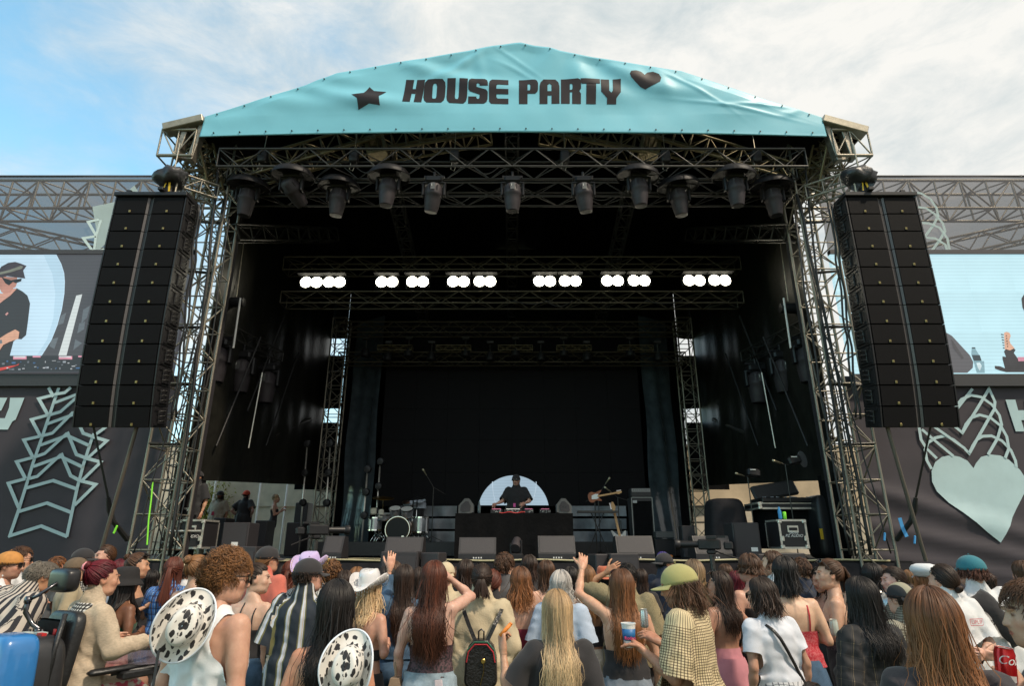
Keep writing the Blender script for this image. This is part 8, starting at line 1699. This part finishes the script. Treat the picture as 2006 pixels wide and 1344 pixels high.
pd_ = pxy('drummer in a pale shirt bent over behind the kit', 790, 985, 16.2, 'm', 'light', dict(style='short', col='dark', length=.04), [tee(cl('pale_shirt', (.45, .50, .58)), hem=.86, sl=.27, loose=.05)], [trous()], face=150, hp=-40, lean=(6, 46), base=1.94, H=.95, arms=('front', 'front'), group='people on the stage')
# ================================================================== things worn loose or held
def put(o, info, v, rot=(0, 0, 0)):
 o.matrix_world = info['M'] @ Matrix.Translation(Vector(info['B'].deform(np.array([v], float))[0])) @ Euler(rot).to_matrix().to_4x4(); return o
for info, c, rot, lab, who in ((p_curl, (.035, -.190, 1.44), (R(86), R(22), R(44)), 'cow-print cowboy hat with white rim hanging on the curly-haired man\'s back', 0), (p_cow2, (.125, -.205, 1.40), (R(80), R(4), R(-4)), 'cow-print cowboy hat hanging on the back of the black-haired woman', 1)):
 t = thing('cowboy_hat', lab, 'hat', (0, 0, 0)); V, F = hat_geo('cowboy'); V = V.copy(); V[:, 0] *= .98; V[:, 2] -= .06
 V *= .80; link('crown', np_mesh('crown', V, F, M_cow), t)
 n = 48; a = np.linspace(0, 2 * np.pi, n + 1); b = MB(); b.tube([(.122 * math.sin(x), .163 * math.cos(x) - .013, -.008 + .072 * math.sin(x) ** 2 - .0176 * math.cos(x) ** 2) for x in a], .0048, 6, caps=False); b.build('rim', mat('hat_rim', (.66, .70, .76), .6), t, smooth=True)
 put(t, info, c, rot)
 b = MB(); b.sweep([(0, -.10, 0), (.01, -.105, -.16), (.0, -.10, -.34)], .016, .003, (0, -1, 0)); o = b.build('cord', C_black, None); o.parent = t; o.matrix_parent_inverse = Matrix.Identity(4); o.matrix_world = info['M'] @ Matrix.Translation(Vector(info['B'].deform(np.array([c], float))[0]) + Vector((.02, -.03, -.10))) 
# silver chain on the curly man's neck
b = MB(); b.tube([(.078 * math.sin(x), -.020 + .066 * math.cos(x), 1.468 + .006 * math.cos(x)) for x in np.linspace(0, 6.283, 28)], .003, 5, caps=False); V = p_curl['B'].deform(np.array(b.v)); link('neck_chain', np_mesh('neck_chain', V, b.f, M_chrome), p_curl['root'])
# fringe beads on hats
for info, m, nm in ((p_pearl, M_chrome, 'bead_fringe'), (p_lil, M_gold2, 'bead_fringe')):
 b = MB(); rr = random.Random(3)
 for k in range(44):
  x = k / 44 * 6.283; P0 = np.array([.148 * math.sin(x), .198 * math.cos(x) - .016, .046 + .084 * math.sin(x) ** 2 - .02 * math.cos(x) ** 2]); L = rr.uniform(.028, .05)
  a_ = R(8); y, z = P0[1], P0[2]
  P0[1], P0[2] = y * math.cos(a_) - z * math.sin(a_), y * math.sin(a_) + z * math.cos(a_)
  b.tube([P0, P0 - [0, 0, L]], .0016, 4); b.lathe([(0, -.005), (.004, 0), (0, .005)], P0 - [0, 0, L], n=5)
 V = info['B'].deform(info['B'].head_pt(np.array(b.v))); link(nm, np_mesh(nm, V, b.f, m, True), info['root'])
# backpack on the beige jacket
t = thing('backpack', 'small black backpack with striped zip edge on the beige jacket', 'backpack'); b = MB()
prof = [(-.125, -.15), (-.10, -.18), (.10, -.18), (.125, -.15), (.118, .02), (.095, .10), (.05, .145), (-.05, .145), (-.095, .10), (-.118, .02)]; b.prism(prof, -.055, .05); o = b.build('bag', M_leather, t, auto=60); md = o.modifiers.new('bevel', 'BEVEL'); md.width = .018; md.segments = 3; md.limit_method = 'ANGLE'
b = MB(); b.tube([(-.112, -.052, .01), (-.10, -.056, .075), (-.05, -.058, .128), (.05, -.058, .128), (.10, -.056, .075), (.112, -.052, .01)], .006, 6); b.build('green_trim', cl('trim_green', (.02, .12, .07)), t)
b = MB(); b.tube([(-.108, -.058, -.01), (-.095, -.062, .06), (-.046, -.064, .112), (.046, -.064, .112), (.095, -.062, .06), (.108, -.058, -.01)], .0055, 6); b.build('red_trim', C_red, t)
b = MB(); b.tube([(-.02, -.03, .145), (-.02, -.03, .20), (0, -.03, .215), (.02, -.03, .20), (.02, -.03, .145)], .007, 6); b.build('top_loop', M_leather, t)
b = MB(); b.tube([(.02, -.066, .02), (.025, -.067, -.07), (.0, -.066, -.16)], .003, 5); b.lathe([(.014, -.003), (.018, 0), (.014, .003)], (.02, -.07, 0), n=14, rot=(R(90), 0, 0)); b.build('zip', M_gold2, t)
for s in (-1, 1): b = MB(); b.sweep([(s * .045, -.02, .13), (s * .10, -.005, .24), (s * .145, .05, .33), (s * .15, .10, .345)], .030, .006, (0, -1, .3)); b.build('strap', M_leather, t)
put(t, p_jack, (.025, -.235, 1.075))
# phone in back pocket, pockets on jeans
def pocket(info, x, z, w=.085, h=.10, m=None):
 b = MB(); y = -.132 * info['B'].g; b.prism([(x - w / 2, z + h / 2), (x + w / 2, z + h / 2), (x + w / 2 * .9, z - h * .35), (x, z - h * .5), (x - w / 2 * .9, z - h * .35)], -.004, .004); V = np.array(b.v)
 B = info['B']; yy = []
 for xx, _, zz in V:
  ys = np.linspace(-.26, 0, 60); d = B.grid; ix = int((xx - d.lo[0]) / d.h); iz = int((zz - d.lo[2]) / d.h); col_ = d.D[ix, :, iz]; ax = d.ax[1]; k = np.argmax(col_ < .012); yy.append(ax[max(k, 1)] - d.h * .6)
 V[:, 1] += np.array(yy) - .004; V = B.deform(V); return link('pocket', np_mesh('pocket', V, b.f, m, False), info['root'])
for info, m in ((p_red, denim('light_denim_pocket', (.27, .34, .39))), (p_arm, denim('grey_denim_pocket', (.20, .23, .27)))):
 for s in (-1, 1): pocket(info, s * .082, .905, m=m)
b = MB(); b.box((0, 0, 0), (.055, .010, .10), bev=.006); o = b.build('phone', mat('phone_pink', (.60, .52, .55), .3), None); tag(put(o, p_red, (.098, -.185, .955), (R(-6), R(-8), 0)), 'pale phone sticking out of the back pocket of the light jeans', 'phone')
# tan bag hanging beside the auburn-haired woman
t = thing('shoulder_bag', 'tan suede bag hanging beside the light jeans', 'bag'); b = MB(); b.prism([(-.05, -.14), (.05, -.15), (.06, .0), (.03, .13), (-.03, .13), (-.06, .0)], -.04, .04); b.build('bag', mat('suede', (.30, .20, .13), .9), t, auto=50); b = MB(); b.tube([(-.0, 0, .12), (-.01, 0, .30), (.05, .03, .52)], .009, 6); b.build('strap', mat('suede', (.3, .2, .13)), t); put(t, p_red, (-.235, -.05, .86))
# cross-body bag on the white tee
t = thing('crossbody_bag', 'black crossbody bag on the hip of the white tee woman', 'bag'); B = p_wht['B']; b = MB(); pts = []
for k in range(14): x = -.085 + .235 * k / 13; z = 1.43 - .42 * k / 13; pts.append((x, float(B.torso_b(x, z, .014)) - .016, z))
b.sweep(pts, .024, .006, (0, -1, 0)); V = B.deform(np.array(b.v)); o = link('strap', np_mesh('strap', V, b.f, M_leather), t); b = MB(); b.prism([(.10, 1.02), (.17, 1.04), (.245, .98), (.26, .82), (.235, .74), (.16, .72), (.12, .80)], -.20, -.10); link('bag', np_mesh('bag', B.deform(np.array(b.v)), b.f, M_leather, False), t); t.matrix_world = p_wht['M']
# printed writing on clothes
def back_text(info, s, x, z, size, m, m_off=.03, rot=0, shear=0, tilt=0):
 B = info['B']
 def warp(co):
  y = float(B.torso_b(co.x, co.z, m_off)) - .022 ; v = B.deform(np.array([[co.x, y, co.z]]))[0]; return Vector(v)
 return text(s, size, m, info['root'], (x, 0, z), (R(90), R(tilt), 0), 'lettering', .0, shear, warp=warp)
M_redp = mat('red_print', (.55, .03, .06), .7); M_inkp = mat('black_print', (.03, .03, .04), .7)
back_text(p_wt2, 'UPLIP', .035, 1.325, .042, M_redp, .052)
for (x, z, w, h) in ((.035, 1.350, .13, .004), (.035, 1.302, .13, .004), (-.03, 1.326, .004, .05), (.10, 1.326, .004, .05)):
 b = MB(); B = p_wt2['B']; n = 8; vs_ = []
 for i in range(n + 1):
  for sgn in (-1, 1):
   xx = x - w / 2 + w * i / n if w > h else x + sgn * w / 2; zz = z + sgn * h / 2 if w > h else z - h / 2 + h * i / n; vs_.append((xx, float(B.torso_b(xx, zz, .052)) - .023, zz))
 b.add(vs_, [(2 * i, 2 * i + 2, 2 * i + 3, 2 * i + 1) for i in range(n)]); link('print_border', np_mesh('print_border', B.deform(np.array(b.v)), b.f, M_redp, False), p_wt2['root'])
back_text(p_teal, 'Good Time', .065, 1.31, .052, M_inkp, .062, shear=.5, tilt=-6); back_text(p_teal, 'OLD LARD', .06, 1.255, .060, M_inkp, .064, tilt=-6); back_text(p_teal, 'Service', .09, 1.20, .04, mat('blue_print', (.10, .14, .22), .7), .066, shear=.4, tilt=-6)
# jumper over the teal-cap shoulder
t = thing('jumper', 'black jumper slung over the shoulder of the white tee beside the teal cap', 'jumper'); b = MB(); B = p_teal['B']; pts = []
for k in range(12): x = -.10 + .20 * k / 11; z = 1.45 - .35 * k / 11; pts.append((x, float(B.torso_b(x, z, .05)) - .045, z))
V = []; 
for i, p in enumerate(pts):
 for j in range(7):
  u_ = (j - 3) / 3; w = .062 + .012 * math.sin(i * 1.1); V.append((p[0] + u_ * w * .75, p[1] - .020 * (1 - u_ * u_) + .006 * math.sin(i * 1.7 + j * 2), p[2] + u_ * w * .55))
F = [(i * 7 + j, i * 7 + j + 1, (i + 1) * 7 + j + 1, (i + 1) * 7 + j) for i in range(11) for j in range(6)]; o = link('cloth', np_mesh('cloth', B.deform(np.array(V)), F, C_black), t); md = o.modifiers.new('s', 'SOLIDIFY'); md.thickness = .02; t.matrix_world = p_teal['M']
# cups and cans in hands
def can(nm, label, P, m, top=None, r=.033, h=.12, rot=(0, 0, 0), cup=False, cat='can', band=None):
 t = thing(nm, label, cat, P); t.rotation_euler = rot; b = MB()
 if cup: b.lathe([(r * .72, -h / 2), (r, h / 2), (r * 1.06, h / 2), (r * 1.06, h / 2 + .006), (r * .95, h / 2 + .006), (r * .7, -h / 2 + .01)], n=24)
 else: b.lathe([(r * .78, -h / 2), (r * .98, -h / 2 + .008), (r, -h / 2 + .02), (r, h / 2 - .02), (r * .86, h / 2 - .004), (r * .88, h / 2), (r * .80, h / 2 - .001), (r * .78, h / 2 - .006)], n=24)
 b.build('cup' if cup else 'can', m, t, auto=50)
 if not cup: b = MB(); b.lathe([(0, h / 2 - .005), (r * .80, h / 2 - .004), (r * .88, h / 2 + .001), (r * .86, h / 2 - .003)], n=24); b.box((0, -.006, h / 2 - .001), (.014, .022, .002)); b.build('lid', M_alu, t, auto=50)
 if band: b = MB(); b.lathe([(r * (.86 if cup else 1.012), -h * .2), (r * (.955 if cup else 1.012), h * .3)], n=24); b.build('print', band, t, smooth=True)
 return t
t = can('drink_can', 'red drink can with white script held up at the right edge', hand_center(p_can, 0, .09) + Vector((-.015, -.03, .02)), mat('can_red', (.50, .012, .015), .22, .5, .08), h=.125, r=.034, rot=(R(4), R(6), 0))
def canwarp(co, r=.0345): a = co.x / r; return Vector((r * math.sin(a), -r * math.cos(a), co.z))
text('Cola', .044, M_white, t, (-.006, 0, .022), (R(90), 0, 0), ext=0, shear=.4, warp=canwarp); b = MB(); n = 10; b.add([canwarp(Vector((-.022 + .036 * i / n, 0, z))) for i in range(n + 1) for z in (-.052, -.030)], [(2 * i, 2 * i + 2, 2 * i + 3, 2 * i + 1) for i in range(n)]); b.build('panel_print', mat('print_cream', (.55, .50, .48), .5), t)
M_cupb = mat('cup_blue', (.02, .13, .33), .5); t = can('paper_cup', 'white rimmed blue paper cup held by the man in the gingham shirt', hand_center(p_gin, 0, .09) + Vector((-.02, .0, .03)), M_white, cup=True, r=.043, h=.13, cat='cup', band=M_cupb); text('Rodeo', .026, mat('cup_pink', (.7, .05, .15), .5), t, (0, -.0425, -.010), (R(90 - 6), 0, 0))
can('paper_cup', 'plain white paper cup held in front of the man in the tan cap', at(44, 1168, 6.1), mat('paper_white', (.68, .64, .60), .7), cup=True, r=.042, h=.15, cat='cup')
can('drink_can', 'silver drink can held left of the gingham shirt', at(1262, 1212, 4.5), mat('can_silver', (.55, .56, .58), .25, .8, .05), h=.115, r=.027)
can('drink_can', 'pale drink can with green print held by the smiling woman', at(1634, 1230, 5.4), mat('can_pale', (.62, .66, .58), .3, .4, .05), h=.12, r=.033, band=None)
# holding arms that belong to people hidden behind the gingham shirt
q = hand_center(p_blond, 0, .09); b = MB(); b.tube([q + Vector((-.01, -.02, .0)), q + Vector((.05, -.01, .06))], .011, 10); b.tube([q + Vector((.05, -.01, .06)), q + Vector((.056, -.01, .068))], .010, 8); tag(b.build('lighter', M_orange, None, smooth=True), 'small orange lighter in the hand of the blond woman', 'lighter')
# ================================================================== power wheelchair and its user
WX = at(205, 1240, 3.25)
p_wc = pxy('woman with dark red hair and pink clip in a cream cardigan seated in a wheelchair', 206, 1099, 3.30, 'f', 'light', dict(style='bun', col='wine', vol=.8, n=420), [('cardigan', k_tee(.93, .50, .065), P_tweed, dict(off=.022, loose=.035, sleeve=.50, wr=.006))], [('trousers', k_pants(1.02, .30), P_floral, dict(off=.02, wr=.005))], face=-30, hy=-16, legs='sit', arms=(((.10, .05, -.24), (-.04, .24, .02)), ((.12, .08, -.24), (-.02, .24, .04))), base=.0, H=.97, girth=1.02, lean=(2, 2))
b = MB(); 
for s in (-1, 1):
 b.tube([(s * .010, -.135, .055), (s * .014, -.150, .070), (s * .012, -.146, .095), (s * .008, -.13, .115)], .0055, 6)
b.tube([(-.014, -.148, .085), (.014, -.148, .085)], .005, 6); link('claw_clip', np_mesh('claw_clip', p_wc['B'].deform(p_wc['B'].head_pt(np.array(b.v))), b.f, mat('clip_pink', (.75, .28, .32), .3)), p_wc['root'])
b = MB(); B = p_wc['B']; b.lathe([(.135, -.045), (.118, -.012), (.092, .015), (.074, .012)], (0, -.025, 1.455), n=32, sx=1.05, sy=.85, cap=False); me = np_mesh('collar', B.deform(np.array(b.v)), b.f, P_kef); me.attributes.new('Rest', 'FLOAT_VECTOR', 'POINT').data.foreach_set('vector', np.array(b.v, dtype=np.float32).ravel()); link('collar', me, p_wc['root'])
wt = thing('power_wheelchair', 'black power wheelchair with blue battery cover, headrest and clear tray', 'wheelchair'); wt.matrix_world = p_wc['M']
M_wblue = mat('chair_blue', (.025, .16, .42), .28, 0, .08, 10, coat=.5); M_foam = mat('black_foam', (.014, .014, .015), .42, 0, .15, 20, .2, 60)
b = MB(); b.rbox((0, -.155, 1.16), (.42, .09, .52), .35, rot=(R(-6), 0, 0)); b.build('backrest', M_foam, wt, smooth=True)
b = MB(); b.box((0, .18, .80), (.46, .50, .09), bev=.03); b.build('seat', M_foam, wt, auto=50)
b = MB(); b.rbox((-.02, -.20, 1.625), (.28, .11, .16), .45); b.build('headrest', mat('headrest_vinyl', (.014, .013, .014), .35), wt, smooth=True)
b = MB(); b.tube([(.0, -.25, 1.61), (-.05, -.33, 1.53), (-.12, -.35, 1.50)], .011, 8); b.tube([(-.12, -.35, 1.50), (-.15, -.34, 1.42), (-.10, -.30, 1.34), (-.04, -.26, 1.30), (-.03, -.24, 1.15)], .017, 8); b.lathe([(0, -.02), (.026, -.015), (.026, .015), (0, .02)], (-.12, -.355, 1.50), n=14, rot=(R(90), 0, 0)); b.lathe([(0, -.02), (.022, -.015), (.022, .015), (0, .02)], (-.05, -.28, 1.30), n=14, rot=(R(90), 0, 0)); b.build('headrest_arm', mat('gun_metal', (.10, .10, .11), .25, .9), wt, smooth=True)
b = MB(); b.rbox((.06, -.36, 1.05), (.48, .38, .48), .45, taper=.86); b.build('battery_shroud', mat('shroud_black', (.025, .025, .027), .35, 0, .1), wt, smooth=True)
b = MB(); b.rbox((.13, -.50, 1.08), (.40, .26, .48), .36, taper=.86); b.build('battery_cover', M_wblue, wt, smooth=True)
text('Q', .13, M_white, wt, (.13, -.622, 1.24), (R(84), 0, 0), ext=.003); b = MB(); b.box((.04, -.30, 1.295), (.08, .05, .012)); b.box((-.08, -.33, 1.290), (.10, .06, .012)); b.build('label_plate', mat('label_grey', (.45, .5, .48), .5), wt); b = MB(); b.box((.12, -.33, 1.293), (.07, .03, .02)); b.build('red_tab', M_red, wt)
for s in (-1, 1):
 b = MB(); b.tube([(s * .27, -.30, .98), (s * .28, -.36, .60), (s * .26, -.20, .38), (s * .24, .2, .34)], .026, 8); b.build('side_frame', M_foam, wt, smooth=True)
 b = MB(); b.box((s * .27, .14, 1.03), (.075, .40, .04), bev=.015); b.build('armrest', M_foam, wt, auto=50)
 w_ = MB(); w_.lathe([(.03, -.03), (.10, -.035), (.115, -.045), (.165, -.045), (.175, -.02), (.175, .02), (.165, .045), (.115, .045), (.10, .035), (.03, .03)], n=28, rot=(0, R(90), 0)); w_.build('wheel', mat('tyre', (.02, .02, .02), .8), wt, (s * .29, .05, .175), auto=50)
 for y in (-.42, .50): c_ = MB(); c_.lathe([(.02, -.02), (.085, -.025), (.09, 0), (.085, .025), (.02, .02)], n=20, rot=(0, R(90), 0)); c_.build('caster', mat('tyre', (.02, .02, .02), .8), wt, (s * .22, y, .09), auto=50)
b = MB(); b.tube([(.18, -.42, .98), (.24, -.48, .80), (.20, -.50, .60), (.08, -.52, .52)], .022, 8); b.tube([(-.30, -.46, .62), (-.34, -.40, .52), (-.33, -.2, .44)], .022, 8); b.build('yellow_guard', mat('chair_yellow', (.72, .42, .02), .35), wt, smooth=True)
b = MB(); b.box((0, .05, .36), (.42, .70, .20), bev=.05); b.build('base', M_foam, wt, auto=50); b = MB(); b.box((0, .56, .30), (.34, .22, .03), bev=.01); b.build('footplate', M_foam, wt)
gm = bpy.data.materials.new('clear_acrylic'); gm.use_nodes = True; g_ = gm.node_tree.nodes['Principled BSDF']; g_.inputs['Roughness'].default_value = .08; g_.inputs['Alpha'].default_value = .30; g_.inputs['Base Color'].default_value = (.30, .26, .32, 1)
b = MB(); b.prism([], 0, 0) if False else None; out = [(.05 + .36 * math.cos(a), .42 + .26 * math.sin(a)) for a in np.linspace(0, 6.283, 28, endpoint=False)]; vs_ = [(x, y, 1.045) for x, y in out] + [(x, y, 1.055) for x, y in out]; n = len(out); b.add(vs_, [tuple(range(n - 1, -1, -1)), tuple(range(n, 2 * n))] + [(i, (i + 1) % n, n + (i + 1) % n, n + i) for i in range(n)]); b.build('tray', gm, wt)
b = MB(); b.tube([(.26, .1, 1.0), (.34, .35, 1.02), (.36, .55, 1.03)], .012, 6); b.box((.30, .25, .99), (.10, .22, .05), bev=.01); b.build('tray_bracket', M_foam, wt)
b = MB(); b.tube([(.22, -.26, 1.42), (.26, -.30, 1.20), (.27, -.30, .95)], .017, 8); b.tube([(-.22, -.26, 1.30), (-.25, -.30, 1.1), (-.25, -.32, .95)], .015, 8); b.build('back_post', M_foam, wt, smooth=True)
b = MB(); b.box((-.02, -.215, 1.27), (.34, .05, .20), bev=.02); b.build('rear_bag', M_fabric, wt, auto=50); b = MB(); b.box((.10, -.245, 1.30), (.03, .006, .035)); b.build('red_logo', M_red, wt)
print('PEOPLE', len(PEOPLE))
